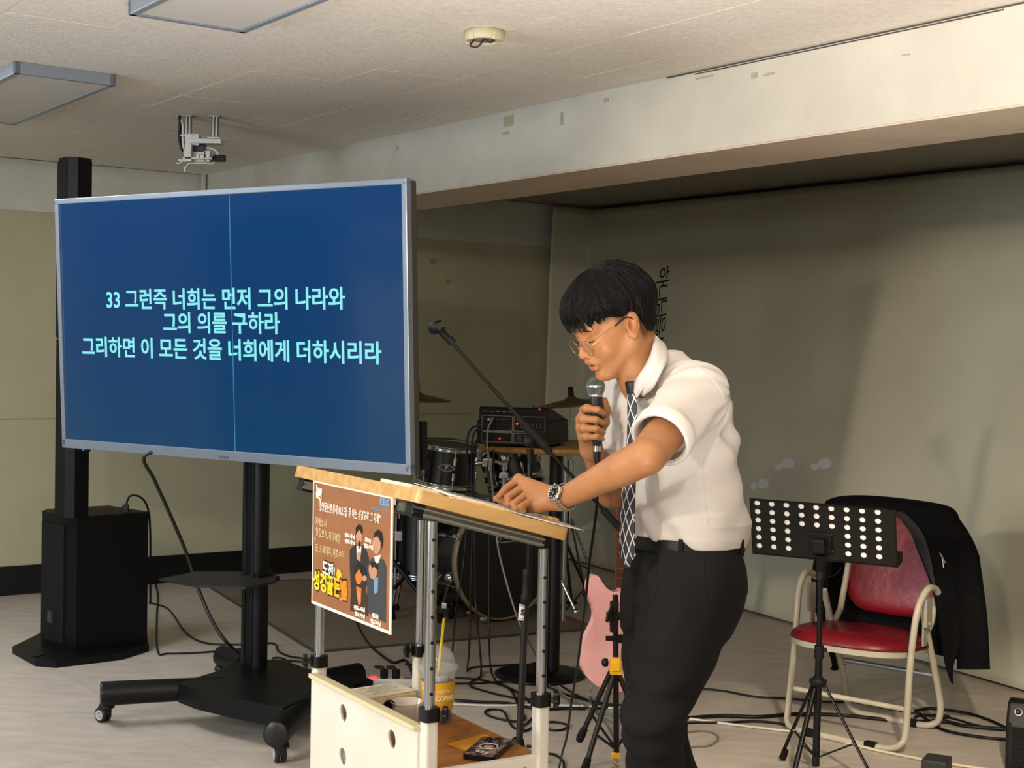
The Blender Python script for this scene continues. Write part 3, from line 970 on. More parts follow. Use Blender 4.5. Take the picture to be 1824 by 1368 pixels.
shelf_wood = mat('shelf_wood', 'a8713a', .4, col2='8d5a2a', scale=2.2, stretch=(2, 12, 2), detail=6, coat=.15)
SZ = .462
mb = MB(LM); mb.box((LL / 2 + .01, LW / 2, SZ - .009), (LL + .02, LW - .04, .018), bev=.002); mb.build('lower_shelf', shelf_wood, lec)
for y in (0.0, LW):
    mb = MB(LM); mb.box((LL / 2, y, .447), (LL - .03, .022, .052), bev=.003); sb_ = mb.build('side_bar', frame_w, lec)
    for x in (.05, LL - .05):
        mb = MB(LM); mb.lathe([(.0001, .003), (.006, .003), (.0075, .0)], 14, c=(x, y - .011, .445), axis=(0, -1, 0)); mb.build('bolt', STEEL, sb_)
for y in (0.0, LW):
    mb = MB(LM); mb.box((LL / 2, y, .19), (LL + .16, .04, .03), bev=.004); mb.build('foot_bar', frame_w, lec)
    for x in (-.06, LL + .06):
        w_ = LM @ Vector((x, y, 0)); mb = MB(); mb.cyl(w_ + Vector((0, 0, .05)), w_ + Vector((0, 0, .185)), .012, 12)
        mb.lathe([(.001, -.013), (.03, -.013), (.034, -.008), (.034, .008), (.03, .013), (.001, .013)], 20, c=w_ + Vector((.0, 0, .034)), axis=(E2.x, E2.y, 0)); mb.box(w_ + Vector((0, 0, .055)), (.05, .045, .02), bev=.006); mb.build('caster', mat('caster_rubber'), lec)

# ---- poster fixed to the front edge
PO = -.068
pc = [lec_u(x, y, PO) for x, y in ((557, 850), (703, 887), (691, 1131), (555, 1073))]
v0, z0 = pc[0]; v1 = (pc[1][0] + pc[2][0]) / 2; zt = (pc[0][1] + pc[1][1]) / 2; zb = (pc[2][1] + pc[3][1]) / 2
v0 = (pc[0][0] + pc[3][0]) / 2
PW, PH = v0 - v1, zt - zb
# poster frame: x to the right as seen from the audience = -E2, y up
o_ = LN + E1 * PO + E2 * v0; o_.z = zb
POM = axes(o_, -E2, (0, 0, 1))
po = thing('poster', 'brown printed poster with a white border hung on the front of the lectern', 'poster', (LN + E1 * PO + E2 * (v0 + v1) / 2) + Vector((0, 0, zb)), 0)
mb = MB(POM); mb.box((PW / 2, PH / 2, -.002), (PW, PH, .003)); mb.build('sheet', mat('poster_white', 'eae4da', .35), po)
mb = MB(POM); mb.box((PW / 2, PH / 2, .0), (PW - .016, PH - .016, .0012)); mb.build('print_area', mat('poster_brown', '8c5d40', .4, col2='9b6b4a', scale=4), po)
def pp(px, py):
    v, z = lec_u(px, py, PO); return (v0 - v, z - zb)
def fl(name, polys, m, z=.0014, th=.0003):
    z = .0012 + (z - .0012) * .22
    mb = MB(POM)
    for pl_ in polys:
        mb.prism([pp(*q) for q in pl_], z, z + th)
    return mb.build(name, m, po)
def el(cx, cy, rx, ry, n=18, rot=0):
    return [(cx + rx * cos(2 * pi * i / n), cy + ry * sin(2 * pi * i / n)) for i in range(n)]
suit = mat('print_suit', '2c2c2c', .45); suit2 = mat('print_suit_grey', '3b3f44', .45); suit3 = mat('print_suit_brown', '3a2c20', .45)
skin_p = mat('print_skin', 'b98a6c', .45); skin_o = mat('print_skin_orange', 'd9752a', .45); hair_p = mat('print_hair', '1f1815', .45)
shirt_p = mat('print_shirt', 'd6d2ca', .45); tie_p = mat('print_tie', '6f94ba', .45)
# four printed figures
fl('printed_suit', [[(624, 980), (632, 970), (650, 972), (657, 990), (661, 1020), (648, 1060), (626, 1050), (624, 1010)]], suit)
fl('printed_suit', [[(655, 1008), (663, 994), (684, 996), (689, 1010), (688, 1110), (655, 1090)]], suit2, .0024)
fl('printed_suit', [[(626, 1053), (636, 1042), (650, 1048), (656, 1062), (657, 1098), (625, 1087)]], suit3, .0034)
fl('printed_shirt', [[(636, 972), (645, 973), (643, 1000), (637, 995)]], shirt_p, .0026)
fl('printed_shirt', [[(636, 1044), (645, 1048), (644, 1075), (640, 1078), (637, 1060)]], skin_o, .0044)
fl('printed_shirt', [[(667, 1030), (675, 1028), (674, 1055), (668, 1058)]], tie_p, .0036)
fl('printed_shirt', [[(668, 991), (680, 988), (676, 1002), (670, 1004)]], shirt_p, .0036)
fl('printed_face', [el(641, 955, 5.5, 13)], skin_p, .0034)
fl('printed_face', [el(672, 971, 7.5, 16)], skin_p, .0042)
fl('printed_face', [el(666, 1018, 7, 14)], skin_p, .0042)
fl('printed_face', [el(640.5, 1026, 6, 15)], skin_o, .0042)
fl('printed_hair', [[(635, 953), (635, 940), (640, 934), (645, 936), (647, 945), (646, 952), (641, 943)]], hair_p, .0046)
fl('printed_hair', [[(667, 958), (669, 948), (675, 943), (681, 948), (684, 962), (681, 978), (679, 964), (674, 955)]], hair_p, .0054)
fl('printed_hair', [[(657, 1018), (660, 1003), (668, 999), (675, 1006), (674, 1016), (668, 1009)]], hair_p, .0054)
fl('printed_hair', [[(633, 1026), (634, 1008), (640, 1001), (647, 1008), (647, 1026), (641, 1013)]], hair_p, .0054)
fl('printed_hand', [el(661, 1014, 2.5, 9), el(641, 990, 3, 8), el(651, 1030, 4, 5), el(641, 1062, 2.5, 8)], skin_p, .0062)
fl('printed_microphone', [[(640, 963), (642.5, 963), (642, 978), (640.5, 978)], [(648, 1010), (650, 1009), (656, 1024), (654, 1025)]], mat('print_black', '161616', .5), .0066)
# lettering of the poster
def ptxt(name, s, a, b, h, m, z=.003, bold=0.0, shear=0.0):
    p0, p1 = pp(*a), pp(*b)
    ang = math.atan2(p1[1] - p0[1], p1[0] - p0[0]); w = math.hypot(p1[0] - p0[0], p1[1] - p0[1])
    z = .0012 + (z - .0012) * .22 + .0003
    M_ = POM @ Matrix.Translation(((p0[0] + p1[0]) / 2, (p0[1] + p1[1]) / 2, z)) @ Matrix.Rotation(ang, 4, 'Z')
    mb = MB(); mb.text(s, h, M_, .00012, bold, width=w, shear=shear); return mb.build(name, m, po)
wh = mat('print_white', 'efe9dd', .5); ye = mat('print_pale_yellow', 'dccb98', .5)
ptxt('heading', '"성명골든벨 통해 RULE을 잘 아는 성경교육 그 자체"', (569, 902), (679, 926), .026, wh, .0075, .0002, .25)
ptxt('word_mark', 'EBS', (678, 893), (694, 898), .02, mat('print_blue', '5f9bc8', .5), .003, .0009)
ptxt('small_line', '교육방송 골든벨', (662, 905), (692, 912), .008, mat('print_blue', '5f9bc8', .5), .003)
ptxt('text_line', '에베소서', (563, 929), (583, 934), .025, ye)
ptxt('text_line', '빌립보서, 마태복음', (564, 947), (608, 962), .025, ye)
ptxt('text_line', '라, 느헤미야, 여호수아', (563, 977), (615, 990), .025, ye)
ptxt('text_line', '호', (561, 960), (564, 961), .014, ye)
for a, b in (((616, 953), (634, 957)), ((616, 964), (634, 968)), ((652, 961), (663, 965)), ((650, 972), (666, 976)), ((632, 1082), (652, 1087)), ((634, 1093), (652, 1099)), ((665, 1096), (676, 1099)), ((662, 1106), (680, 1113))):
    ptxt('name_caption', '전도사님', a, b, .011, wh, .0062, .0006)
dk = mat('print_outline', '24170e', .5)
for s, a, b, h, m in (('도전!', (576, 1012), (598, 1022), .04, wh),):
    ptxt('logo_outline', s, a, b, h, dk, .0028, .0045); ptxt('logo_line', s, a, b, h, m, .0046, .0014)
gl = ['f0d820', 'f2d21c', 'eec618', 'f0b018', 'ee8a14']
for i, ch in enumerate('성경골든벨'):
    x0 = 560 + i * 12.0; y0_ = 1034 + i * 4.4
    ptxt('logo_outline', ch, (x0, y0_), (x0 + 11.4, y0_ + 3.6), .05, dk, .0024, .0055)
    ptxt('logo_letter', ch, (x0, y0_), (x0 + 11.2, y0_ + 3.6), .05, mat('print_gold_%d' % i, gl[i], .5), .0052, .002)
fl('printed_bell', [[(603, 1012), (608, 1017), (611, 1026), (606, 1030), (605, 1034), (602, 1032), (601, 1022)]], mat('print_bell', 'f0b828', .5), .0054)
fl('printed_swirl', [[(605, 1066), (610, 1070), (616, 1067), (620, 1058), (620, 1050), (617, 1046), (618, 1055), (615, 1062), (610, 1065)]], mat('print_orange', 'e8913a', .5), .0054)
fl('corner_emblem', [el(569, 877, 3.6, 6), [(564, 862), (567, 868), (565, 870)], [(571, 870), (573, 880), (575, 872)], [(563, 880), (566, 884), (572, 888), (574, 900), (571, 886)]], wh, .003)
ptxt('corner_emblem', '음악', (564, 878), (575, 882), .03, wh, .0045, .001)
fl('glare_stripe', [], wh) if False else None
for q in ((0.01, PH - .01), (PW - .01, PH - .01)):
    mb = MB(POM); mb.box((q[0], q[1] + .004, -.006), (.02, .03, .006)); mb.build('tape', mat('clear_tape', 'd8d2c0', .3), po)

# ---- papers and things on the board.  local board frame TM: x down the slope, y away
def sheet(name, M, w, h, m, curl=0.0, n=12, th=.0012, kind=0):
    mb = MB(M); vs = []; fs = []
    for k in (0, 1):
        for i in range(n + 1):
            for j in range(n + 1):
                x, y = w * i / n, h * j / n
                z = th * (1 - k) + curl * max(0, (i / n - .55)) ** 2 + .002 * sin(6 * i / n + 3 * j / n) * (kind)
                if kind: z += .002
                vs.append((x, y, z))
    N = (n + 1) ** 2
    for k in (0, 1):
        for i in range(n):
            for j in range(n):
                a = k * N + i * (n + 1) + j
                fs.append((a, a + 1, a + n + 2, a + n + 1))
    def idx(i, j, k): return k * N + i * (n + 1) + j
    for i in range(n):
        for (j) in (0, n): fs.append((idx(i, j, 0), idx(i + 1, j, 0), idx(i + 1, j, 1), idx(i, j, 1)))
        for (j) in (0, n): fs.append((idx(j, i, 0), idx(j, i + 1, 0), idx(j, i + 1, 1), idx(j, i, 1)))
    mb.add(vs, fs, True)
    return mb
def on_board(px, py, z=0.0):
    inv = TM.inverted(); o = inv @ Vector((0, 0, CAM_H)); d = inv.to_3x3() @ ray(px, py)
    t = (z - o.z) / d.z; q = o + d * t
    return q
pa0, pa1 = Vector((.085, -.030, 0)), Vector((.445, -.062, 0))
dv = (pa1 - pa0).normalized(); dv.z = 0
sd = Vector((-dv.y, dv.x, 0))
PMM = TM @ Matrix.Translation((pa0.x, pa0.y, .0012)) @ Matrix.Rotation(math.atan2(dv.y, dv.x), 4, 'Z') @ Matrix.Rotation(radians(3.6), 4, 'X')
mb = sheet('p', PMM, (pa1 - pa0).length, .21, PAPER, curl=-.02 * 0, kind=1)
ps = mb.build('paper_sheet', mat('paper_printed', 'efebe3', .8)); tag(ps, 'white printed sheet hanging over the low end of the lectern top under the hand', 'paper')
mb = MB(PMM)
L_ = (pa1 - pa0).length
for i in range(26):
    x = .02 + i * (L_ - .04) / 26
    w_ = .16 if i % 5 != 4 else .1
    for s_ in range(3):
        mb.box((x, .015 + .026 + s_ * .058, .0062), (.0022, .052 if s_ < 2 or w_ > .12 else .02, .0004))
tag(mb.build('printed_lines', mat('print_grey', '8d8a86', .8), ps), kind='stuff')
# cream notebook, folder and tablet further away on the board
def lay(name, label, cat, px, py, w, h, th, m, rot=0.0, z=0.0):
    q = on_board(px, py, z)
    M_ = TM @ Matrix.Translation((q.x, q.y, z)) @ Matrix.Rotation(rot, 4, 'Z')
    mb = MB(M_); mb.box((w / 2, h / 2, th / 2), (w, h, th), bev=min(.003, th * .4)); o = mb.build(name, m)
    tag(o, label, cat); return o, M_
M_ = TM @ Matrix.Translation((.012, .03, 0))
mb = MB(M_); mb.box((.06, .08, .0045), (.10, .16, .009), bev=.002); nb = mb.build('notebook', mat('cream_cover', 'e6dcc0', .6)); tag(nb, 'cream notebook lying at the high edge of the lectern top', 'notebook')
M_ = TM @ Matrix.Translation((.15, .26, 0))
mb = MB(M_); mb.box((.09, .1, .004), (.2, .14, .007), bev=.002); tbl = mb.build('tablet', mat('tablet_black', '15151a', .25)); tag(tbl, 'thin dark tablet lying across the middle of the lectern top', 'tablet')
mb = MB(M_); mb.box((.09, .1, .0078), (.18, .12, .0006)); mb.build('glass', mat('tablet_glass', '050608', .08, coat=.5), tbl)

# ---- things on the lower shelf
def on_shelf(px, py): 
    q = F(px, py, SZ); return q
# iced coffee in a clear cup
cupc = on_shelf(781, 1281); cupc = Vector((cupc.x, cupc.y, SZ))
q = F(779, 1283, SZ)
t = thing('coffee_cup', 'clear takeaway cup of iced coffee with domed lid and yellow straw', 'cup', (q.x, q.y, SZ))
clear = mat('clear_plastic', 'dcdcd8', .08, alpha=.12, spec=1.0)
kz = (q.y) / FPX
dz = lambda y: CAM_H - (y - 627) * q.y / FPX        # height of an image row at the cup's depth
def r_(w): return w / 2 * kz
zl, zs1, zs0 = dz(1190), dz(1213), dz(1262)
prof_o = [(r_(48), SZ + .001), (r_(50), SZ + .004), (r_(60), zs1), (r_(66), zl)]
prof_i = [(r_(66) - .0012, zl), (r_(60) - .0012, zs1), (r_(49) - .001, SZ + .005), (.0005, SZ + .005)]
mb = MB(); mb.lathe([(.0005, SZ + .001)] + prof_o + prof_i, 40, (q.x, q.y, 0)); mb.build('cup', clear, t)
cof = zs1 - .002
mb = MB(); mb.lathe([(.0005, SZ + .006), (r_(47), SZ + .006), (r_(58), cof), (.0005, cof)], 36, (q.x, q.y, 0)); mb.build('coffee', mat('coffee', '1d0f07', .15), t)
mb = MB(); mb.lathe([(r_(53) + .0012, zs0 - .002), (r_(61) + .0012, zs1), (r_(61) + .0004, zs1), (r_(53) + .0004, zs0 - .002)], 40, (q.x, q.y, 0)); slv = mb.build('printed_sleeve', mat('sleeve_yellow', 'cf9a1e', .5, col2='c48f18', scale=5), t)
def curved_text(s, h, zc_, ang0, rad, m, parent, name, bold=.0005):
    m2 = MB(); m2.text(s, h, Matrix.Identity(4), .0003, bold)
    out = MB(); vs = []
    for v in m2.v:
        a = ang0 + v.x / rad; rr = rad + .0004 + v.z
        vs.append((q.x + rr * sin(a), q.y - rr * cos(a), zc_ + v.y))
    out.add(vs, m2.f); return out.build(name, m, parent)
rw = r_(58) + .0016
curved_text('COFFEE', .016, dz(1241), .55, rw, mat('print_cream', 'efe3bd', .5), slv, 'lettering')
curved_text('매일커피', .009, dz(1229), .45, rw + .0008, mat('print_cream'), slv, 'lettering', .0001)
curved_text('THANK YOU', .006, dz(1225), -.55, rw + .001, mat('print_cream'), slv, 'lettering')
zt_ = dz(1151)
dome = [(r_(72), zl - .004), (r_(74), zl + .0), (r_(72), zl + .005), (r_(66), zl + .008)]
R_ = r_(60); hd = zt_ - zl - .01
for i in range(9):
    a = pi / 2 * i / 9; dome.append((r_(60) * cos(a) ** .75 + .0001, zl + .010 + hd * sin(a)))
dome.append((.006, zt_)); inn = [(max(.005, r0 - .001), z0_ - .0008) for r0, z0_ in dome[::-1]]
mb = MB(); mb.lathe(dome + inn, 40, (q.x, q.y, 0)); mb.build('dome_lid', clear, t)
random.seed(3)
for i in range(5):
    mb = MB(); a = i * 1.3; mb.box((0, 0, 0), (.019, .019, .016), M=Matrix.Translation((q.x + .016 * cos(a), q.y + .016 * sin(a), cof + .004 + .004 * (i % 2))) @ Matrix.Rotation(i, 4, 'Z') @ Matrix.Rotation(.4 * i, 4, 'X'), bev=.003); mb.build('ice_cube', mat('ice', 'e8e8e8', .08, alpha=.35, spec=1.0), t)
mb = MB(); s0 = P(779, 1218, q.y); s1 = P(791, 1101, q.y - .004); mb.tube([s0, s1], .0038, 12, caps=False); mb.build('straw', mat('straw_yellow', 'dcc226', .35), t)
# small empty plastic cup
q = F(724, 1293, SZ)
t = thing('measuring_cup', 'small empty translucent plastic cup beside the coffee cup', 'cup', (q.x, q.y, SZ))
kz = q.y / FPX; zt_ = CAM_H - (1253 - 627) * q.y / FPX
z0s = SZ + .002
mb = MB(); mb.lathe([(.0005, z0s), (r_(44), z0s), (r_(56), zt_), (r_(60), zt_ + .001), (r_(60), zt_ - .001), (r_(53), zt_ - .002), (r_(42), z0s + .002), (.0005, z0s + .002)], 36, (q.x, q.y, 0)); mb.build('cup', mat('milky_plastic', 'e6e0d8', .15, alpha=.42, spec=.8), t)
mb = MB(); mb.lathe([(.012, .003), (.016, 0), (.012, -.003), (.008, 0), (.012, .003)], 16, c=(q.x - r_(62), q.y, zt_ - .012), axis=(0, 1, .2)); mb.build('rim_ring', BLACK_PLASTIC, t)
# box of leaflets with a booklet on top
q = F(690, 1262, SZ)
Mb = Matrix.Translation((q.x, q.y, SZ)) @ Matrix.Rotation(LA, 4, 'Z')
mb = MB(Mb); mb.box((.0, .03, .02), (.15, .11, .038), bev=.002); bx = mb.build('carton', mat('carton_cream', 'c9bb92', .7)); tag(bx, 'low cream carton on the lower shelf behind the small cup', 'box')
mb = MB(Mb); mb.box((.005, .035, .0415), (.15, .11, .003), M=Matrix.Rotation(.12, 4, 'Z')); bk = mb.build('leaflet', mat('leaflet', 'ddd3b8', .7)); tag(bk, 'printed cream leaflet lying on the carton', 'leaflet')
mb = MB(Mb)
for i in range(7): mb.box((.005, .0 + .012 * i, .0434), (.1 - .02 * (i % 3), .0018, .0004), M=Matrix.Rotation(.12, 4, 'Z'))
tag(mb.build('printed_lines', mat('print_grey'), bk), kind='stuff')
# small flyer
q = F(850, 1322, SZ)
Mf = Matrix.Translation((q.x, q.y, SZ + .0005)) @ Matrix.Rotation(LA + .25, 4, 'Z')
mb = MB(Mf); mb.box((-.01, -.01, .0008), (.13, .09, .0016)); fy = mb.build('flyer', mat('flyer_amber', 'd08a1c', .35, col2='e0a238', scale=12)); tag(fy, 'amber glossy flyer lying flat on the shelf behind the phone', 'flyer')
# smartphone in a patterned black case
p0, p1, p2, p3 = [F(x, y, SZ + .012) for x, y in ((813, 1345), (866, 1309), (920, 1313), (882, 1356))]
cx_ = (p0 + p1 + p2 + p3) / 4; ax = ((p1 + p2) / 2 - (p0 + p3) / 2); L_ = ax.length; ax.normalize()
pc_ = (p0 - p3) / 2 + (p1 - p2) / 2; Wd = max(.07, min(.08, pc_.length))
PHM = Matrix.Translation((cx_.x, cx_.y, SZ)) @ Matrix.Rotation(math.atan2(ax.y, ax.x), 4, 'Z')
ph = thing('smartphone', 'smartphone in a black sticker-covered case lying at the front of the lower shelf', 'phone', (cx_.x, cx_.y, SZ))
L_ = min(.17, max(.15, L_))
mb = MB(PHM); mb.prism(rrect(L_, Wd, .012, 4), .001, .0125); mb.build('case', mat('case_black', '0d0c0e', .3), ph)
mb = MB(PHM); mb.prism(rrect(L_ - .006, Wd - .006, .010, 4), .0125, .0132); mb.build('back_print', mat('case_print', '3a3230', .3, col2='8f7d76', scale=60, detail=2, ramp=(.5, .56)), ph)
mb = MB(PHM); mb.lathe([(.0235, .0132), (.0235, .0142), (.020, .0142), (.020, .0132)], 36); mb.build('magnet_ring', mat('ring_white', 'd8cfc6', .4), ph)
mb = MB(PHM); mb.lathe([(.0001, .0134), (.0135, .0134), (.0135, .0132)], 24); mb.build('sticker', mat('sticker_skin', 'a98d80', .5), ph)
mb = MB(PHM)
for i in range(3):
    mb.box((-.055 + .004 * i, .012 * (i - 1), .0134), (.02 - .004 * i, .009, .0006), bev=.0002)
mb.build('sticker', mat('sticker_pale', 'cdbfb6', .5), ph)
for (x, y) in ((.058, .018), (.058, -.004), (.04, .018)):
    mb = MB(PHM); mb.lathe([(.009, .0132), (.009, .0165), (.0065, .0165), (.006, .015), (.0001, .015)], 20, (x, y, 0)); mb.build('camera_lens', mat('lens_black', '0a0a0c', .1), ph)
# ================================================================== rug
rc = [F(370, 1045), F(560, 1163), F(1064, 1121)]
e_a = (rc[2] - rc[1]); e_b = (rc[0] - rc[1])
corn = [rc[1], rc[2], rc[2] + e_b * .92, rc[1] + e_b * 1.05]
mb = MB(); mb.prism([(p.x, p.y) for p in corn], .0, .008)
rug_m = mat('rug_old', '7d7462', 0.95, col2='8a5f4e', scale=2.6, detail=3, bump=.3, bscale=150, ramp=(.52, .62))
rug = mb.build('rug', rug_m); tag(rug, 'worn beige and rust patterned rug under the drum kit', 'rug')
mb = MB(); ring = corn + [corn[0]]
for a, b in zip(ring[:-1], ring[1:]): mb.tube([a + Vector((0, 0, .006)), b + Vector((0, 0, .006))], .006, 6)
mb.build('bound_edge', mat('rug_edge', '4a4439', .9), rug)

# ================================================================== drums
shell = mat('drum_shell_black', '040405', .25, coat=.3)
chd = mat('drum_chrome', 'b5b8bb', .15, 1.0)
skin = mat('drum_head', '1c1815', .5)
skin_clear = mat('drum_head_cream', '8c8577', .45)


def look(c, axis, up=(0, 0, 1)):
    z = Vector(axis).normalized()
    if abs(z.dot(Vector(up).normalized())) > .93: up = (0, 1, 0)
    x = Vector(up).cross(z).normalized(); y = z.cross(x)
    return Matrix(((x.x, y.x, z.x, c[0]), (x.y, y.y, z.y, c[1]), (x.z, y.z, z.z, c[2]), (0, 0, 0, 1)))


def drum(t, c, axis, R, D, nlug=6, a0=0.0, badge=None, topm=None, emblem=True):
    """shell with hoops, heads and lugs; c is the centre, axis points to the top head"""
    M_ = look(c, axis)
    mb = MB(M_); mb.lathe([(R, -D / 2), (R, D / 2)], 40); mb.build('shell', shell, t)
    for s in (-1, 1):
        mb = MB(M_); z = s * D / 2
        mb.lathe([(R - .004, z - s * .012), (R + .010, z - s * .010), (R + .012, z - s * .006), (R + .009, z), (R + .009, z + s * .014), (R + .013, z + s * .016), (R + .004, z + s * .018), (R + .002, z), (R - .004, z - s * .012)], 44)
        mb.build('hoop', chd, t)
        mb = MB(M_); mb.lathe([(R + .002, z + s * .004), (.0005, z + s * .004)], 40); mb.build('drum_head', topm if s > 0 and topm else skin, t)
    for k in range(nlug):
        a = a0 + 2 * pi * k / nlug
        T = M_ @ Matrix.Rotation(a, 4, 'Z')
        for s in (-1, 1):
            mb = MB(T); mb.box((R + .009, 0, s * (D / 2 - .055)), (.018, .016, .044), bev=.005)
            mb.cyl((R + .011, 0, s * (D / 2 - .035)), (R + .011, 0, s * (D / 2 + .012)), .0035, 8)
            mb.build('lug', chd, t)
    if badge is not None:
        mb = MB(M_ @ Matrix.Rotation(badge, 4, 'Z'))
        o = []
        for i in range(28):
            q = 2 * pi * i / 28; o.append((.042 * cos(q) * (1 + .08 * cos(4 * q)), .021 * sin(q) * (1 + .1 * cos(4 * q))))
        B = Matrix.Translation((R + .001, 0, .005)) @ Matrix(((0, 0, 1, 0), (1, 0, 0, 0), (0, 1, 0, 0), (0, 0, 0, 1)))
        mb.prism(o, 0, .003, M=B); b_ = mb.build('badge', mat('badge_pewter', '77756f', .35, .6), t)
        mb = MB(M_ @ Matrix.Rotation(badge, 4, 'Z')); mb.prism([(x * .75, y * .62) for x, y in o], .003, .0042, M=B); mb.build('badge_field', mat('badge_dark_field', '2b2a28', .4), b_)
        mb = MB(M_ @ Matrix.Rotation(badge, 4, 'Z') @ B); mb.text('P', .03, Matrix.Translation((0, 0, .0045)), .0006, .001); mb.build('emblem', mat('badge_light', 'a9a79f', .35, .5), b_)
    return M_


def foot(mb, p):
    mb.lathe([(.001, 0), (.016, .0), (.02, .012), (.014, .05), (.008, .075), (.001, .08)], 14, c=p)


# bass drum, front head turned to the right of the camera
BC = P(897, 992, 7.44); R0 = .325
ba = Vector((.62, -.78, 0)).normalized()
BC.z = R0 + .02
t = thing('bass_drum', 'big black bass drum with white script lettering on its dark front head', 'bass drum', (BC.x, BC.y, 0), 0, 'drums of the kit')
Mb_ = look(BC, ba)
D = .42
mb = MB(Mb_); mb.lathe([(R0 - .012, -D), (R0 - .012, 0)], 56); mb.build('shell', shell, t)
for z, m_ in ((0, mat('hoop_tan', '8a7a5e', .4)), (-D, mat('hoop_black', '0a0a0a', .4))):
    mb = MB(Mb_); mb.lathe([(R0 - .006, z - .018), (R0, z - .018), (R0, z + .02), (R0 - .008, z + .022), (R0 - .008, z - .018)], 60); mb.build('hoop', m_, t)
mb = MB(Mb_); mb.lathe([(R0 - .008, .004), (.0005, .004)], 56); mb.build('front_head', mat('bass_head', '060505', .5, spec=.3), t)
mb = MB(Mb_); mb.lathe([(R0 - .008, .006), (R0 - .02, .007), (R0 - .02, .004)], 56); mb.build('head_ring', mat('head_ring', '1d1b19', .4), t)
mb = MB(Mb_); mb.lathe([(.0005, -D - .004), (R0 - .008, -D - .004)], 40); mb.build('rear_head', skin_clear, t)
for k in range(8):
    a = 2 * pi * (k + .5) / 8; T = Mb_ @ Matrix.Rotation(a, 4, 'Z')
    mb = MB(T); mb.box((R0 + .012, 0, .004), (.03, .02, .045), bev=.006); mb.cyl((R0 + .004, 0, -.11), (R0 + .012, 0, .03), .004, 8); mb.box((R0 - .002, 0, -.13), (.02, .018, .06), bev=.005)
    mb.cyl((R0 + .02, -.02, .024), (R0 + .02, .02, .024), .004, 8); mb.build('tension_claw', chd, t)
# lettering of the maker on the head, faces along the axis
e_r = Vector((-ba.y, ba.x, 0)) * 1.0
if e_r.x < 0: e_r = -e_r
def head_xy(px, py):
    r = ray(px, py); o0 = Vector((0, 0, CAM_H)); tt = (BC - o0).dot(ba) / r.dot(ba); q = o0 + r * tt - BC
    return q.dot(e_r), q.z
a = head_xy(878, 952); b = head_xy(942, 946)
cx, cz = (a[0] + b[0]) / 2, (a[1] + b[1]) / 2
MT = axes(BC + ba * .006 + e_r * cx + Vector((0, 0, cz)), e_r, (0, 0, 1))
mb = MB(MT @ Matrix.Rotation(.02, 4, 'Z')); mb.text('Pearl', .095, Matrix.Identity(4), .0006, .0015, width=(b[0] - a[0]) * 1.0, shear=.35)
w_ = (b[0] - a[0]); mb.box((.01, -.045, 0), (w_ * .7, .006, .0012)); mb.tube([(-w_ * .42, -.045, 0), (-w_ * .34, -.04, 0), (-w_ * .3, -.02, 0)], .003, 6)
tag(mb.build('lettering', mat('drum_print', '9a9a98', .5), t), 'white script word on the dark front head')
# spur
for (x0, y0, x1, y1, d) in ((802, 1030, 784, 1112, 7.3),):
    mb = MB(); a = P(x0, y0, d); b = F(x1, y1); mb.cyl(a, b + Vector((0, 0, .05)), .009, 10); mb.sphere(a, .03, s=(1, 1, 1.2)); mb.box(a.lerp(b, .6), (.03, .02, .03), bev=.004); mb.build('spur', chd, t)
    mb = MB(); mb.cyl(b + Vector((0, 0, .0)), b + Vector((0, 0, .055)), .014, 12, r2=.018); mb.build('spur_foot', RUBBER, t)
# post and tom arms above the bass drum
pc_t = P(897, 880, 7.5)
hb = P(897, 905, 7.5); ht = P(898, 830, 7.5)
mb = MB(); mb.cyl(Vector((ht.x, ht.y, R0 * 2)), ht, .013, 14); mb.cyl(ht + Vector((0, 0, -.02)), ht + Vector((0, 0, .05)), .022, 14); mb.sphere(ht + Vector((0, 0, .04)), .03)
mb.box(ht + Vector((0, 0, -.05)), (.05, .045, .035), bev=.006); mb.build('tom_post', chd, t)
pa_ = P(885, 822, 7.45)
mb = MB(); mb.tube([P(846, 826, 7.42), P(862, 824, 7.42), P(882, 822, 7.45), ht], .012, 12); mb.box(P(868, 824, 7.43), (.05, .04, .045), bev=.006); mb.cyl(P(872, 838, 7.4), P(872, 820, 7.4), .014, 10); mb.build('tom_arm', chd, t)
mb = MB(); mb.tube([ht, P(908, 818, 7.55), P(916, 824, 7.6)], .012, 12); mb.build('tom_arm', chd, t)

# rack tom (nearer the television)
TC = P(797, 826, 7.5)
ta = Vector((.10, -.10, 1)).normalized()
t = thing('rack_tom', 'black rack tom with chrome hoops and an oval badge, beside the television edge', 'tom drum', (TC.x, TC.y, TC.z - .13), 0, 'drums of the kit')
drum(t, TC, ta, .148, .19, 6, a0=-.25, badge=-pi / 2 + .02, topm=skin_clear)
TC2 = P(912, 832, 7.68)
t = thing('rack_tom', 'black rack tom tipped towards the player behind the mixer cables', 'tom drum', (TC2.x, TC2.y, TC2.z - .13), 0, 'drums of the kit')
drum(t, TC2, Vector((-.28, .3, 1)).normalized(), .145, .18, 6, a0=.1, badge=None, topm=skin_clear)
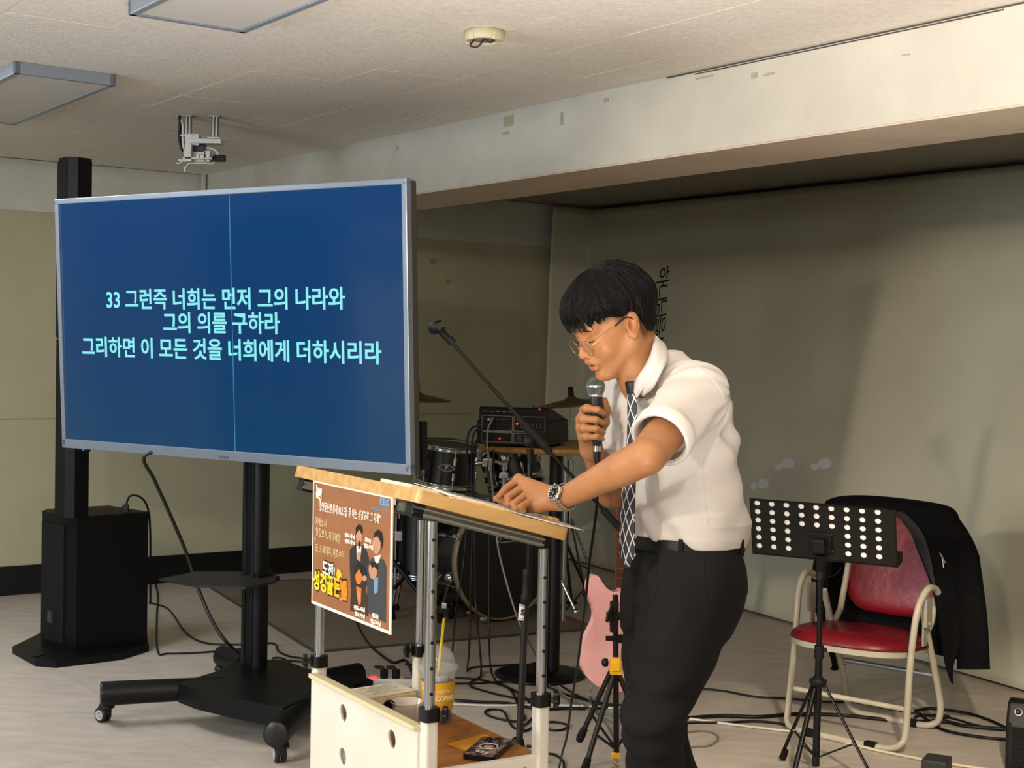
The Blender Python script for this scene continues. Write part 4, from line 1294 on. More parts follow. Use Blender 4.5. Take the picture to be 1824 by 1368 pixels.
# floor tom
FC = P(757, 968, 7.6)
t = thing('floor_tom', 'black floor tom on chrome legs behind the poster', 'tom drum', (FC.x, FC.y, 0), 0, 'drums of the kit')
drum(t, Vector((FC.x, FC.y, .43)), (0, 0, 1), .2, .38, 8, a0=.15, topm=skin_clear)
for (x, d) in ((706, 7.45), (812, 7.5), (770, 7.85)):
    tp = P(x, 905, d); bt = F(x - 2, 1100); bt = Vector((tp.x - .005, tp.y, 0))
    mb = MB(); mb.tube([Vector((tp.x, tp.y, .62)), Vector((tp.x, tp.y, .16)), bt + Vector((-.01, 0, .06))], .0065, 8); mb.box((tp.x + .015, tp.y, .45), (.04, .035, .06), bev=.006); mb.cyl((tp.x - .03, tp.y - .01, .47), (tp.x + .0, tp.y - .01, .47), .006, 8); lg = mb.build('leg', chd, t)
    mb = MB(); foot(mb, bt + Vector((-.01, 0, .008))); mb.build('rubber_foot', RUBBER, lg)
# snare on a folding stand, low black tripod behind the posts
SC_ = P(958, 935, 8.1)
def cymbal_stand(name, label, cpx, cpy, Yd, R, tilt, feet, nut=True, grp='cymbals'):
    c = P(cpx, cpy, Yd)
    t = thing(name, label, 'cymbal', (c.x, c.y, 0), 0, grp)
    ax_ = Vector(tilt).normalized(); M_ = look(c, ax_)
    mb = MB(M_); pr = [(.007, .024), (.02, .022), (.035, .010), (.05, .004), (R * .6, -.008), (R, -.026), (R, -.0275), (R * .6, -.0095), (.05, .0022), (.033, .008), (.018, .020), (.007, .0222)]
    mb.lathe(pr, 56); mb.build('bronze', mat('cymbal_bronze', 'b09c6c', .42, .8, col2='93815a', scale=3), t)
    if nut:
        mb = MB(M_); mb.cyl((0, 0, .02), (0, 0, .075), .017, 12, r2=.014); mb.build('felt_and_nut', mat('felt_black', '0a0a0a', .8), t)
    mb = MB(); mb.cyl((c.x, c.y, .35), (c.x, c.y, c.z), .0085, 10); mb.cyl((c.x, c.y, .3), (c.x, c.y, .8), .0125, 12); mb.cyl((c.x, c.y, .77), (c.x, c.y, .83), .02, 12); mb.build('pole', chd, t)
    for k in range(3):
        a = feet + 2 * pi * k / 3; e = Vector((c.x + .32 * cos(a), c.y + .32 * sin(a), .029))
        mb = MB(); mb.cyl((c.x + .02 * cos(a), c.y + .02 * sin(a), .5), e, .007, 8); mb.cyl((c.x, c.y, .28), Vector((c.x, c.y, .5)).lerp(e, .55), .005, 8); lg = mb.build('leg', STEEL, t)
        mb = MB(); mb.sphere(e, .018, nu=10, nv=6); mb.build('rubber_foot', RUBBER, lg)
    return t
cymbal_stand('cymbal', 'bronze cymbal edge-on, half hidden behind the television', 742, 704, 8.0, .2, (.03, -.03, 1), .3)
cymbal_stand('cymbal', 'bronze cymbal with a black nut behind the microphone hand', 1018, 713, 7.9, .21, (-.1, -.02, 1), 1.2)
# low folding stand with chrome foot to the left of the guitar (hi-hat base)
c = P(1005, 1000, 6.9)
t = thing('cymbal_stand', 'low folding drum hardware tripod with chrome braces behind the pedestal table', 'stand', (c.x, c.y, 0))
top_ = P(1008, 900, 6.9); hub = P(1010, 985, 6.9)
mb = MB(); mb.cyl(Vector((c.x, c.y, .12)), Vector((c.x, c.y, 1.05)), .011, 12); mb.build('pole', STEEL, t)
for (x, y) in ((1062, 1098), (968, 1092), (1018, 1075)):
    e = F(x, y, .012); mb = MB(); mb.cyl(Vector((c.x, c.y, .52)), e + Vector((0, 0, .02)), .0085, 8)
    m_ = Vector((c.x, c.y, .52)).lerp(e, .62); mb.cyl(Vector((c.x, c.y, .16)), m_, .006, 8); lg = mb.build('leg', BLACK_METAL, t)
    mb = MB(); mb.box(e + Vector((0, 0, .006)), (.06, .03, .018), bev=.006); mb.build('rubber_foot', RUBBER, lg)
a = P(1000, 1035, 6.85); b = P(1026, 1090, 6.8)
mb = MB(); mb.cyl(a, b, .007, 10); mb.sphere(b, .018); mb.sphere(a, .012); mb.build('chrome_brace', chd, t)
# crossed black stand legs left of the posts
c = F(740, 1060)
t = thing('drum_throne', 'low black drum hardware with crossed legs between poster and chrome posts', 'stand', (c.x, c.y + .3, 0))
mb = MB(); mb.cyl(P(694, 992, 7.0), P(752, 1062, 6.9), .012, 8); mb.build('leg', BLACK_METAL, t)
mb = MB(); mb.cyl(P(702, 1048, 7.0), P(728, 1020, 6.95), .010, 8); mb.build('leg', BLACK_METAL, t)
e0 = P(752, 1062, 6.9); mb = MB(); mb.cyl(e0, F(772, 1090, .0), .012, 8); mb.build('leg', BLACK_METAL, t)

# ================================================================== pedestal table with the mixer
D_ = F(962, 1203)
tc_ = Vector((D_.x, D_.y, 0))
t = thing('pedestal_table', 'tall round wood-topped table on a black column and disc base', 'table', tc_)
mb = MB(); mb.lathe([(.001, .0), (.20, .0), (.20, .010), (.17, .016), (.05, .024), (.045, .05), (.001, .05)], 44, tc_); mb.build('base', mat('table_black', '06070a', .4, spec=.35), t)
cpx = P(987, 1100, 6.28)
mb = MB(); mb.cyl(tc_ + Vector((.055, 0, .02)), tc_ + Vector((.055, 0, .97)), .030, 20); mb.build('column', mat('table_black'), t)
tt_ = tc_ + Vector((.06, .0, 0)); zt_ = CAM_H - (797 - 630) * 6.0 / FPX
mb = MB(); mb.lathe([(.001, zt_ - .026), (.335, zt_ - .026), (.345, zt_ - .018), (.345, zt_ - .004), (.34, zt_), (.001, zt_)], 64, tt_); mb.build('top', mat('table_wood', 'a47c4a', .4, col2='8f6938', scale=3, stretch=(10, 1, 1)), t)
# mixing amplifier on the table: front face seen left, side on the right
m0 = P(853, 792, 5.98); m1 = P(975, 797, 5.90)
m0.z = m1.z = zt_
fx = (m1 - m0).normalized(); fy = Vector((-fx.y, fx.x, 0))
Wm = (m1 - m0).length; Hm = .162
MM = Matrix(((fx.x, fy.x, 0, m0.x), (fx.y, fy.y, 0, m0.y), (0, 0, 1, zt_), (0, 0, 0, 1)))
mx_ = thing('mixing_amplifier', 'black powered mixer with knobs and red lights on the round table', 'mixer', m0 + fx * Wm / 2 + fy * .15)
prof = [(0, .012), (0, Hm), (.01, Hm + .008), (.05, Hm + .006), (.33, Hm - .05), (.34, Hm - .07), (.34, .012)]
vs_ = [(0, y, z) for y, z in prof] + [(Wm, y, z) for y, z in prof]
n = len(prof)
mb = MB(MM); mb.add(vs_, [tuple(range(n)), tuple(range(n, 2 * n))] + [(i, (i + 1) % n, (i + 1) % n + n, i + n) for i in range(n)])
mb.box((-.004, .165, .062), (.008, .34, .10), bev=.003); mb.box((Wm + .004, .165, .062), (.008, .34, .10), bev=.003)
mb.build('case', mat('mixer_black', '070709', .5, spec=.3), mx_)
for x in (.03, Wm - .03):
    for y in (.03, .3): mb = MB(MM); mb.cyl((x, y, 0), (x, y, .013), .012, 12); mb.build('foot', RUBBER, mx_)
mb = MB(MM)
for (x0, x1, z0, z1) in ((.012, .145, .07, .132), (.152, Wm - .012, .07, .132), (.012, .145, .022, .062), (.152, Wm - .06, .022, .062)):
    for a, b in (((x0, z0), (x1, z0)), ((x1, z0), (x1, z1)), ((x1, z1), (x0, z1)), ((x0, z1), (x0, z0))):
        mb.box(((a[0] + b[0]) / 2, -.0012, (a[1] + b[1]) / 2), (abs(a[0] - b[0]) + .0016, .0016, abs(a[1] - b[1]) + .0016))
mb.box((.08, -.0012, .066), (.13, .0016, .003))
tag(mb.build('panel_lines', mat('panel_white', '8f8f8b', .5), mx_), kind='stuff')
knobm = mat('knob_cap', '26262a', .4); 
for r__ in range(2):
    for i in range(9):
        mb = MB(MM); mb.lathe([(.001, .007), (.0038, .007), (.0045, 0)], 10, c=(.022 + i * .0135, -.001, .095 - r__ * .014), axis=(0, -1, 0)); mb.build('knob', mat('knob_cap'), mx_)
for i in range(9):
    mb = MB(MM); mb.lathe([(.001, .007), (.0038, .007), (.0045, 0)], 10, c=(.165 + i * .012, -.001, .12 - (i % 2) * .012), axis=(0, -1, 0)); mb.build('knob', mat('knob_cap'), mx_)
mb = MB(MM)
for i in range(9): mb.box((.022 + i * .0135, -.001, .118), (.003, .002, .003))
for i in range(14): mb.box((.165 + (i % 7) * .017, -.001, .098 - (i // 7) * .010), (.003, .002, .002))
for i in range(5): mb.box((.025 + i * .028, -.001, Hm - .012), (.02, .0016, .002))
tag(mb.build('panel_print', mat('panel_white'), mx_), kind='stuff')
for i, (x, z) in enumerate(((.175, .03), (.205, .03), (.235, .03))):
    mb = MB(MM); mb.box((x, -.002, .042), (.022, .006, .026), bev=.002); mb.cyl((x, -.004, .042), (x, -.008, .042), .007, 14); mb.build('jack_socket', mat('socket_grey', '3b3b3d', .4, .3), mx_)
ledr = mat('led_red', '300000', .3, emit='ff3020', estr=4)
for (px, py) in ((921, 755), (961, 729), (890, 781)):
    mb = MB(); q = P(px, py, 5.88); 
    inv = MM.inverted(); o0 = inv @ Vector((0, 0, CAM_H)); d0 = inv.to_3x3() @ ray(px, py); tq = (-.004 - o0.y) / d0.y; q = MM @ (o0 + d0 * tq)
    mb.sphere(q, .0042 if py == 755 else .003, nu=10, nv=6); mb.build('red_light', ledr, mx_)
for (x, y) in ((Wm - .07, .03), (Wm - .045, .05), (Wm - .02, .04), (Wm - .02, .14)):
    mb = MB(MM); mb.cyl((x, y, Hm - y * .18), (x, y, Hm + .022 - y * .18), .006, 10, r2=.0045); mb.build('knob', mat('knob_cap'), mx_)
# patch leads from the mixer
def cable(name, pts, r, m, label=None, cat='cable', grp=None, n=8, seg=6, parent=None):
    mb = MB(); mb.tube(spline(pts, n), r, seg); o = mb.build(name, m, parent)
    if label: tag(o, label, cat, grp)
    return o
grey_lead = mat('lead_grey', '6f6d68', .6)
cable('mixer_lead', [MM @ Vector((.05, -.006, .115)), P(878, 745, 5.86), P(869, 765, 5.84), P(868, 800, 5.84), P(874, 840, 5.85), P(880, 900, 5.86), P(885, 960, 5.86), P(895, 1010, 5.86), P(918, 1090, 5.8), P(940, 1140, 5.72), F(975, 1202, .01), F(1000, 1235, .01), F(1052, 1262, .01)], .0045, grey_lead, 'grey patch lead hanging from the mixer front down to the floor')
mb = MB(MM); mb.cyl((.05, -.002, .115), (.05, -.03, .117), .006, 10)
mb.build('plug', mat('plug_pale', 'a79f96', .4), mx_)
ys = 0
for i, (pts, lab) in enumerate((
    ([(858, 757), (842, 762), (833, 780), (832, 830), (833, 900), (826, 1000), (812, 1090), (806, 1160)], 'black cable looping off the left end of the mixer, leftmost of its leads'),
    ([(860, 762), (847, 768), (841, 790), (840, 860), (841, 960), (838, 1060), (836, 1150), (832, 1195)], 'black cable off the left end of the mixer, second from the left'),
    ([(862, 775), (852, 780), (846, 800), (845, 880), (846, 980), (848, 1080), (856, 1170), (857, 1196)], 'black cable off the left end of the mixer falling behind the cup straw'),
    ([(879, 800), (879, 850), (872, 930), (871, 1050), (871, 1130), (874, 1190), (884, 1215)], 'thin black cable falling straight past the bass drum lettering'),
)):
    P3 = [P(x, y, 5.88 - .0012 * max(0, y - 1100)) for x, y in pts[:-1]] + [F(*pts[-1], .006)]
    cable('mixer_lead', P3, .0048, CABLE_BLACK, lab, grp='leads hanging from the mixer')

# ================================================================== boom microphone stand (empty clip)
YS = 4.62
def S(px, py, d=0): return P(px, py, YS + d)
base = S(925, 1330); gx = Vector((S(943, 800).x, S(943, 800).y, 0)); gb = Vector((base.x, base.y, 0))
t = thing('microphone_stand', 'black boom microphone stand with an empty clip reaching up beside the television', 'microphone stand', gb)
mb = MB(); mb.cyl(S(942, 1020), S(944, 800), .008, 12); mb.build('upper_tube', BLACK_METAL, t)
mb = MB(); mb.cyl(S(925, 1325), S(936, 1075), .0118, 14); mb.build('lower_tube', mat('tube_dark', '1b1918', .35), t)
mb = MB(); mb.lathe([(.010, 0), (.0175, .008), (.0185, .03), (.015, .035), (.0145, .09), (.0165, .098), (.0155, .115), (.009, .12)], 18, c=S(936.5, 1078), axis=S(940, 1020) - S(937, 1080)); mb.build('height_grip', mat('grip_black', '0b0a0a', .6, spec=.35), t)
a = S(930, 1104); b = S(932, 1076); ax_ = (b - a)
mb = MB(); mb.tube([a, b], .0128, 20, caps=False); lb = mb.build('white_label', mat('label_white', 'd9d6cf', .5), t)
mb = MB(); 
for (dz_, hh) in ((.10, .05), (.9, .05)): q = a.lerp(b, dz_); mb.cyl(q, q + ax_ * .035, .0132, 18)
mb.build('label_line', mat('print_black'), lb)
mb = MB(); mt = axes(a.lerp(b, .5) + Vector((.0, -.0133, 0)), Vector((1, 0, 0)), ax_); mb.text('S', .026, mt, .0006, .0012, width=.013); mb.build('label_text', mat('print_black'), lb)
# collar and three legs
cb = S(922, 1330)
mb = MB(); mb.lathe([(.040, -.05), (.035, -.03), (.025, .0), (.019, .025), (.014, .03)], 20, c=cb + Vector((0, 0, .0))); mb.build('leg_hub', mat('grip_black'), t)
mb = MB(); q = cb + Vector((.03, -.01, .005)); mb.cyl(q, q + Vector((.03, -.01, 0)), .005, 8); mb.lathe([(.001, 0), (.013, .002), (.014, .012), (.001, .014)], 12, c=q + Vector((.022, -.008, 0)), axis=(1, -.3, 0)); mb.build('hub_knob', mat('grip_black'), t)
for k in range(3):
    a_ = -.75 + 2.094 * k; e = Vector((cb.x + .30 * cos(a_), cb.y + .30 * sin(a_), .012))
    mb = MB(); mb.cyl(cb + Vector((.03 * cos(a_), .03 * sin(a_), -.035)), e, .008, 10); lg = mb.build('leg', BLACK_METAL, t)
    mb = MB(); mb.cyl(e - Vector((0, 0, .012)), e + Vector((0, 0, .03)), .013, 12, r2=.011); mb.build('rubber_foot', RUBBER, lg)
# boom
j0 = S(943, 770)
mb = MB(); mb.cyl(S(800, 605), S(925, 745), .006, 12); mb.cyl(S(975, 800), S(1078, 912), .0058, 12); mb.build('boom', BLACK_METAL, t)
mb = MB(); mb.cyl(S(922, 742), S(936, 758), .013, 14); mb.cyl(S(936, 758), S(972, 796), .016, 16); mb.cyl(S(970, 794), S(980, 806), .0125, 14); mb.build('boom_grip', mat('grip_black'), t)
mb = MB(); mb.lathe([(.001, -.02), (.016, -.018), (.019, -.01), (.019, .012), (.001, .014)], 20, c=S(944, 787), axis=(.3, -.95, 0)); mb.cyl(S(944, 800), S(945, 824), .0125, 14, r2=.010); mb.build('swivel', mat('grip_black'), t)
mb = MB(); mb.cyl(S(1074, 908), S(1106, 943), .0115, 16, r2=.0125); mb.build('counterweight', mat('grip_black'), t)
mb = MB(); mb.cyl(S(784, 588), S(806, 613), .0125, 4, r2=.0105); mb.cyl(S(799, 602), S(807, 612), .0125, 12); mb.build('clip_neck', BLACK_PLASTIC, t)
CM = look(S(778, 583), (.55, -.8, .15))
arc = [(.0155 * cos(a), .0155 * sin(a)) for a in [radians(70 + 285 * i / 22) for i in range(23)]]
mb = MB(CM)
for s in range(1):
    outer = [(x * 1.32, y * 1.32) for x, y in arc]
    n = len(arc); vs_ = [(x, y, z) for z in (-.022, .022) for x, y in arc] + [(x, y, z) for z in (-.022, .022) for x, y in outer]
    fs_ = []
    for i in range(n - 1):
        fs_ += [(i, i + 1, n + i + 1, n + i), (2 * n + i, 2 * n + i + 1, 3 * n + i + 1, 3 * n + i), (i, i + 1, 2 * n + i + 1, 2 * n + i), (n + i, n + i + 1, 3 * n + i + 1, 3 * n + i)]
    fs_ += [(0, n, 3 * n, 2 * n), (n - 1, 2 * n - 1, 4 * n - 1, 3 * n - 1)]
    mb.add(vs_, fs_, True)
mb.build('clip', BLACK_PLASTIC, t)
# cable hanging in front (the hand microphone's lead reaches the floor)

# ================================================================== electric guitar on its stand
YG = 5.02
def G(px, py, d=0): return P(px, py, YG + d)
gl_m = mat('guitar_pink', 'f2b6b4', .22, col2='eeacaa', scale=2, coat=.6)
gt = thing('electric_guitar', 'pink double-horned electric guitar standing upright behind the speaker', 'guitar', (G(1106, 1225).x, YG, G(1106, 1225).z))
out_px = [(1112, 1020), (1102, 1030), (1103, 1045), (1098, 1052), (1088, 1052), (1077, 1045), (1069, 1034), (1064, 1026), (1056, 1023), (1048, 1029), (1044, 1042), (1046, 1060), (1053, 1078), (1056, 1092), (1053, 1108), (1044, 1126), (1036, 1148), (1033, 1170), (1036, 1190), (1046, 1207), (1062, 1220), (1082, 1227),
          (1106, 1230), (1130, 1228), (1152, 1220), (1168, 1204), (1174, 1182), (1170, 1158), (1160, 1134), (1153, 1114), (1153, 1096), (1160, 1078), (1166, 1064), (1164, 1054), (1154, 1050), (1142, 1054), (1130, 1062), (1118, 1060), (1112, 1045)]
GM = axes(G(1106, 1130), (1, 0.22, 0), (0.0, 0, 1))
inv = GM.inverted()
def gl(px, py):
    o0 = inv @ Vector((0, 0, CAM_H)); d0 = inv.to_3x3() @ ray(px, py); tq = -o0.z / d0.z; q = o0 + d0 * tq; return (q.x, q.y)
op = [gl(*q) for q in out_px]
op = [(p.x, p.y) for p in spline([Vector((a, b, 0)) for a, b in op], 3)][:-1]
mb = MB(GM); mb.prism(op, -.02, .02, smooth=True); gb_ = mb.build('body', gl_m, gt)
bv = gb_.modifiers.new('b', 'BEVEL'); bv.width = .007; bv.segments = 3; bv.limit_method = 'ANGLE'; bv.angle_limit = radians(50)
tl = gl(1107, 1035); th_ = gl(1107, 700)
nk = mat('neck_wood', '7a3a22', .4, col2='5f2a18', scale=3, stretch=(20, 1, 1))
mb = MB(GM); mb.box((tl[0] - .006, (tl[1] - .02 + th_[1]) / 2, .018), (.046, th_[1] - tl[1] + .02, .02), bev=.006); mb.build('neck', nk, gt)
mb = MB(GM); mb.box((tl[0] - .006, (tl[1] + th_[1]) / 2 - .01, .031), (.044, th_[1] - tl[1], .005)); fb = mb.build('fingerboard', mat('fingerboard', '4a2517', .5), gt)
for i in range(14):
    mb = MB(GM); mb.box((tl[0] - .006, tl[1] + .015 + i * .035, .034), (.043, .002, .0015)); mb.build('fret', STEEL, fb)
mb = MB(GM); mb.prism([(tl[0] - .028, th_[1]), (tl[0] + .016, th_[1]), (tl[0] + .027, th_[1] + .05), (tl[0] + .012, th_[1] + .17), (tl[0] - .018, th_[1] + .16), (tl[0] - .038, th_[1] + .04)], .0, .015); mb.build('headstock', nk, gt)
for y in (1095, 1135):
    q = gl(1112, y); mb = MB(GM); mb.box((q[0] + .01, q[1], .024), (.08, .03, .01), bev=.004); mb.build('pickup', BLACK_PLASTIC, gt)
q = gl(1112, 1180); mb = MB(GM); mb.box((q[0] + .008, q[1], .026), (.07, .035, .014), bev=.003); mb.build('bridge', chd, gt)
for i in range(4):
    mb = MB(GM); x = tl[0] + .002 + i * .0075; mb.cyl((x, q[1], .036), (x, th_[1], .036), .0008, 5); mb.build('string', STEEL, gt)
cable('guitar_lead', [G(1060, 1216, -.03), G(1052, 1228, -.03), G(1050, 1245, -.04), F(1062, 1266, .005), F(1085, 1285, .005), F(1100, 1290, .005)], .003, grey_lead, 'thin grey lead running from the pink guitar to the floor')
# tripod stand
YT = 4.86
def T_(px, py, d=0): return P(px, py, YT + d)
hub = T_(1094, 1192); gb = Vector((hub.x, hub.y, 0))
gs = thing('guitar_stand', 'black tripod guitar stand with a yellow clamp in front of the pink guitar', 'guitar stand', gb)
yl = mat('stand_yellow', 'eeb41a', .4)
mb = MB(); mb.cyl(T_(1098, 1342), T_(1096, 1060), .010, 12); mb.build('post', BLACK_METAL, gs)
mb = MB(); q = T_(1097, 1188, -.015); mb.box(q, (.042, .034, .05), bev=.006); mb.box(q + Vector((-.004, -.02, .006)), (.035, .02, .03), bev=.004); mb.box(q + Vector((0, 0, .026)), (.03, .03, .012), bev=.004); mb.build('leg_clamp', yl, gs)
mb = MB(); q = T_(1083, 1180, -.02); mb.lathe([(.001, 0), (.014, .002), (.015, .012), (.011, .02), (.001, .022)], 16, c=q, axis=(-1, -.2, 0)); mb.build('clamp_knob', BLACK_PLASTIC, gs)
for (a, b, d) in (((1088, 1196), (1032, 1318), .05), ((1094, 1200), (1040, 1376), -.13), ((1102, 1200), (1150, 1320), .1)):
    mb = MB(); p0 = T_(*a, -.01); p1 = T_(*b, d); 
    if p1.z < .02: p1.z = .02
    mb.cyl(p0, p1, .0095, 12); lg = mb.build('leg', mat('leg_black', '151412', .3), gs)
    dd = (p1 - p0).normalized(); mb = MB(); mb.tube([p1 - dd * .05, p1 - dd * .045, p1 - dd * .01, p1 + dd * .005], [.0098, .0125, .015, .011], 14); mb.build('rubber_foot', RUBBER, lg)
    mm_ = p0.lerp(p1, .62); mb = MB(); mb.cyl(mm_, T_(1098, 1335), .005, 8); mb.build('brace', BLACK_METAL, lg)
mb = MB(); q = T_(1097, 1345); mb.box(q, (.03, .024, .022), bev=.004); mb.build('brace_clamp', yl, gs)
mb = MB()
for i in range(9):
    a_ = T_(1092 + (i % 3) * 4, 1350 + i * 3.0, -.02); mb.lathe([(.004, .0012), (.0052, 0), (.004, -.0012), (.003, 0), (.004, .0012)], 10, c=a_, axis=(cos(i * 1.7), sin(i), .5))
tag(mb.build('small_chain', mat('chain_gold', 'c9a34a', .3, .8), gs), kind='stuff')
mb = MB(); q = T_(1090, 1137, -.02); mb.cyl(T_(1079, 1137, -.02), T_(1097, 1137, -.02), .0085, 14); mb.build('rest_bar', RUBBER, gs)
mb = MB(); mb.box(T_(1094, 1094, -.01), (.03, .03, .09), bev=.006); mb.box(T_(1085, 1098, -.03), (.02, .02, .03), bev=.004); mb.tube([T_(1091, 1080, -.02), T_(1083, 1095, -.04), T_(1081, 1108, -.04)], .006, 8); mb.box(T_(1093, 1118, -.01), (.025, .03, .03), bev=.004); mb.build('yoke', mat('grip_black'), gs)

# ================================================================== music stand
YM = 4.84
def N_(px, py, d=0): return P(px, py, YM + d)
mf = N_(1453, 1366); gb = Vector((mf.x, mf.y, 0))
ms = thing('music_stand', 'black music stand with a perforated desk holding white sheet music', 'music stand', gb)
# desk frame: x along the lower edge, y up the tilted plate
q00, q10, q01, q11 = N_(1341, 985), N_(1590, 1010), N_(1327, 884), N_(1588, 914)
q10 = P(1596, 1008, 4.68); q00 = P(1343, 984, 4.93)
dxv = (q10 - q00); dyv = Vector((0, 0, 1))
nrm = dxv.cross(dyv).normalized()          # towards the camera
Lx = dxv.length; dxv.normalize()
upv = (Vector((0, 0, 1)) + nrm * .22)      # top leans towards the camera
upv = (upv - dxv * upv.dot(dxv)).normalized()
DM = axes(q00, dxv, upv)
def dsk(px, py):
    iv = DM.inverted(); o0 = iv @ Vector((0, 0, CAM_H)); d0 = iv.to_3x3() @ ray(px, py); tq = -o0.z / d0.z; q = o0 + d0 * tq; return q.x, q.y
tlx, tly = dsk(1328, 884); trx, tr_y = dsk(1588, 914)
Hd = (tly + tr_y) / 2
cols = 9; x_a, y_a = dsk(1348.3, 896); x_b, y_b = dsk(1563.5, 920.5); 
_, y_r2 = dsk(1360.5, 943.5)      # fourth row, first column
pit_x = (x_b - x_a) / 8; pit_y = (dsk(1567, 999.6)[1] - y_b) / 5.0
rows_l = [(0, 9), (1, 9), (2, 9), (3, 3), (4, 3), (5, 3)]
dm_ = mat('desk_black', '12100d', .6, spec=.3)
Wd_, X0 = Lx, 0.0
th = .0016
holes = set()
r_h = .0105
for r_i in range(6):
    for c_i in range(9):
        if r_i < 3 or c_i < 3 or c_i > 5: holes.add((c_i, r_i))
y_top = y_a
def grid_panel():
    mb = MB(DM)
    py_ = abs(pit_y)
    xs0 = x_a - pit_x / 2; ys0 = y_a + py_ / 2
    n = 16
    for c_i in range(9):
        for r_i in range(6):
            x0, x1 = xs0 + c_i * pit_x, xs0 + (c_i + 1) * pit_x
            y1, y0 = ys0 - r_i * py_, ys0 - (r_i + 1) * py_
            if (c_i, r_i) in holes:
                hx, hy = (x0 + x1) / 2, (y0 + y1) / 2
                ring = [(hx + r_h * cos(2 * pi * i / n + pi / n), hy + r_h * .88 * sin(2 * pi * i / n + pi / n)) for i in range(n)]
                sq = []
                for i in range(n):
                    a = 2 * pi * i / n + pi / n; c_, s_ = cos(a), sin(a); k = 1 / max(abs(c_), abs(s_)); sq.append((hx + pit_x / 2 * c_ * k, hy + py_ / 2 * s_ * k))
                # corners of the cell
                for zz in (0, -th):
                    vs = [(x, y, zz) for x, y in ring] + [(x, y, zz) for x, y in sq]
                    mb.add(vs, [(i, (i + 1) % n, (i + 1) % n + n, i + n) for i in range(n)])
                    for sx_, sy_ in ((1, 1), (-1, 1), (-1, -1), (1, -1)):
                        i0 = {(1, 1): 1, (-1, 1): 5, (-1, -1): 9, (1, -1): 13}[(sx_, sy_)]
                        mb.quad([(sq[i0][0], sq[i0][1], zz), (hx + sx_ * pit_x / 2, hy + sy_ * py_ / 2, zz), (sq[i0 + 1][0], sq[i0 + 1][1], zz)])
                vs = [(x, y, 0) for x, y in ring] + [(x, y, -th) for x, y in ring]
                mb.add(vs, [(i, (i + 1) % n, (i + 1) % n + n, i + n) for i in range(n)], True)
            else:
                for zz in (0, -th): mb.quad([(x0, y0, zz), (x1, y0, zz), (x1, y1, zz), (x0, y1, zz)])
    xe, ye = xs0 + 9 * pit_x, ys0 - 6 * py_
    for (a, b, c_, d_) in ((0, xs0, 0, Hd), (xe, Lx, 0, Hd), (xs0, xe, ys0, Hd), (xs0, xe, 0, ye)):
        mb.box(((a + b) / 2, (c_ + d_) / 2, -th / 2), (abs(b - a) + .0004, abs(d_ - c_) + .0004, th))
    return mb
mb = grid_panel(); mb.build('desk', dm_, ms, weld=True)
mb = MB(DM); mb.box((Lx / 2, -.004, -.03), (Lx + .012, .003, .062)); mb.box((Lx / 2, .012, -.061), (Lx + .012, .035, .002)); mb.build('desk_lip', dm_, ms)
for x in (0, Lx): mb = MB(DM); mb.box((x, Hd / 2, -.008), (.002, Hd, .018)); mb.build('desk_flange', dm_, ms)
# sheet music behind the desk (seen through the holes)
mb = MB(DM); mb.box((Lx / 2 - .002, Hd / 2 - .002, -.0034), (Lx - .016, Hd - .006, .0012)); sm_ = mb.build('sheet_music', mat('sheet_white', 'f4f0ee', .7, emit=None))
tag(sm_, 'white printed sheet music resting on the black perforated music stand', 'paper')
random.seed(11); mb = MB(DM)
for r_i in range(6):
    for c_i in range(9):
        if (c_i, r_i) in holes and random.random() < .5 and r_i > 0:
            hx = x_a + c_i * pit_x; hy = y_a - r_i * abs(pit_y)
            for k in range(4): mb.box((hx - .005 + k * .0033, hy + .001 * (k % 2), -.0050), (.0018, .003 if k % 2 else .0016, .0003))
tag(mb.build('printed_notes', INK, sm_), kind='stuff')
# head bracket, pole, hub, legs
bq = DM @ Vector(( *dsk(1462, 972), .012))
mb = MB(DM); bx_, by_ = dsk(1463, 966); mb.box((bx_, by_, .006), (.075, .07, .008), bev=.003); mb.box((bx_, by_ - .005, .022), (.045, .05, .03), bev=.006); hd_ = mb.build('head_bracket', mat('grip_black'), ms)
for sx_ in (-.036, .036):
    for sy_ in (-.028, .03): mb = MB(DM); mb.lathe([(.001, .003), (.0032, .002), (.0036, 0)], 10, c=(bx_ + sx_, by_ + sy_, .002)); mb.build('rivet', STEEL, hd_)
mb = MB(); mb.cyl(N_(1463, 985, -.04), N_(1462, 1015, 0), .02, 14, r2=.016); mb.box(N_(1450, 984, -.03), (.03, .02, .035), bev=.005); mb.cyl(N_(1462, 1010), N_(1461, 1030), .0165, 8); mb.build('tilt_joint', mat('grip_black'), ms)
mb = MB(); mb.cyl(N_(1461, 1030), N_(1459, 1165), .0095, 14); mb.build('upper_tube', BLACK_METAL, ms)
mb = MB(); mb.cyl(N_(1459, 1160), N_(1453, 1364), .0125, 14); mb.build('lower_tube', BLACK_METAL, ms)
mb = MB(); mb.cyl(N_(1459.5, 1150), N_(1459, 1172), .0165, 14); mb.cyl(N_(1462, 1158), N_(1472, 1157, -.01), .007, 10); mb.build('height_clamp', mat('grip_black'), ms)
hubp = N_(1457, 1214)
mb = MB(); mb.lathe([(.013, -.018), (.022, -.016), (.03, -.004), (.03, .006), (.018, .014), (.013, .02)], 18, c=hubp); hb_ = mb.build('leg_hub', mat('grip_black'), ms)
lower = N_(1454, 1350)
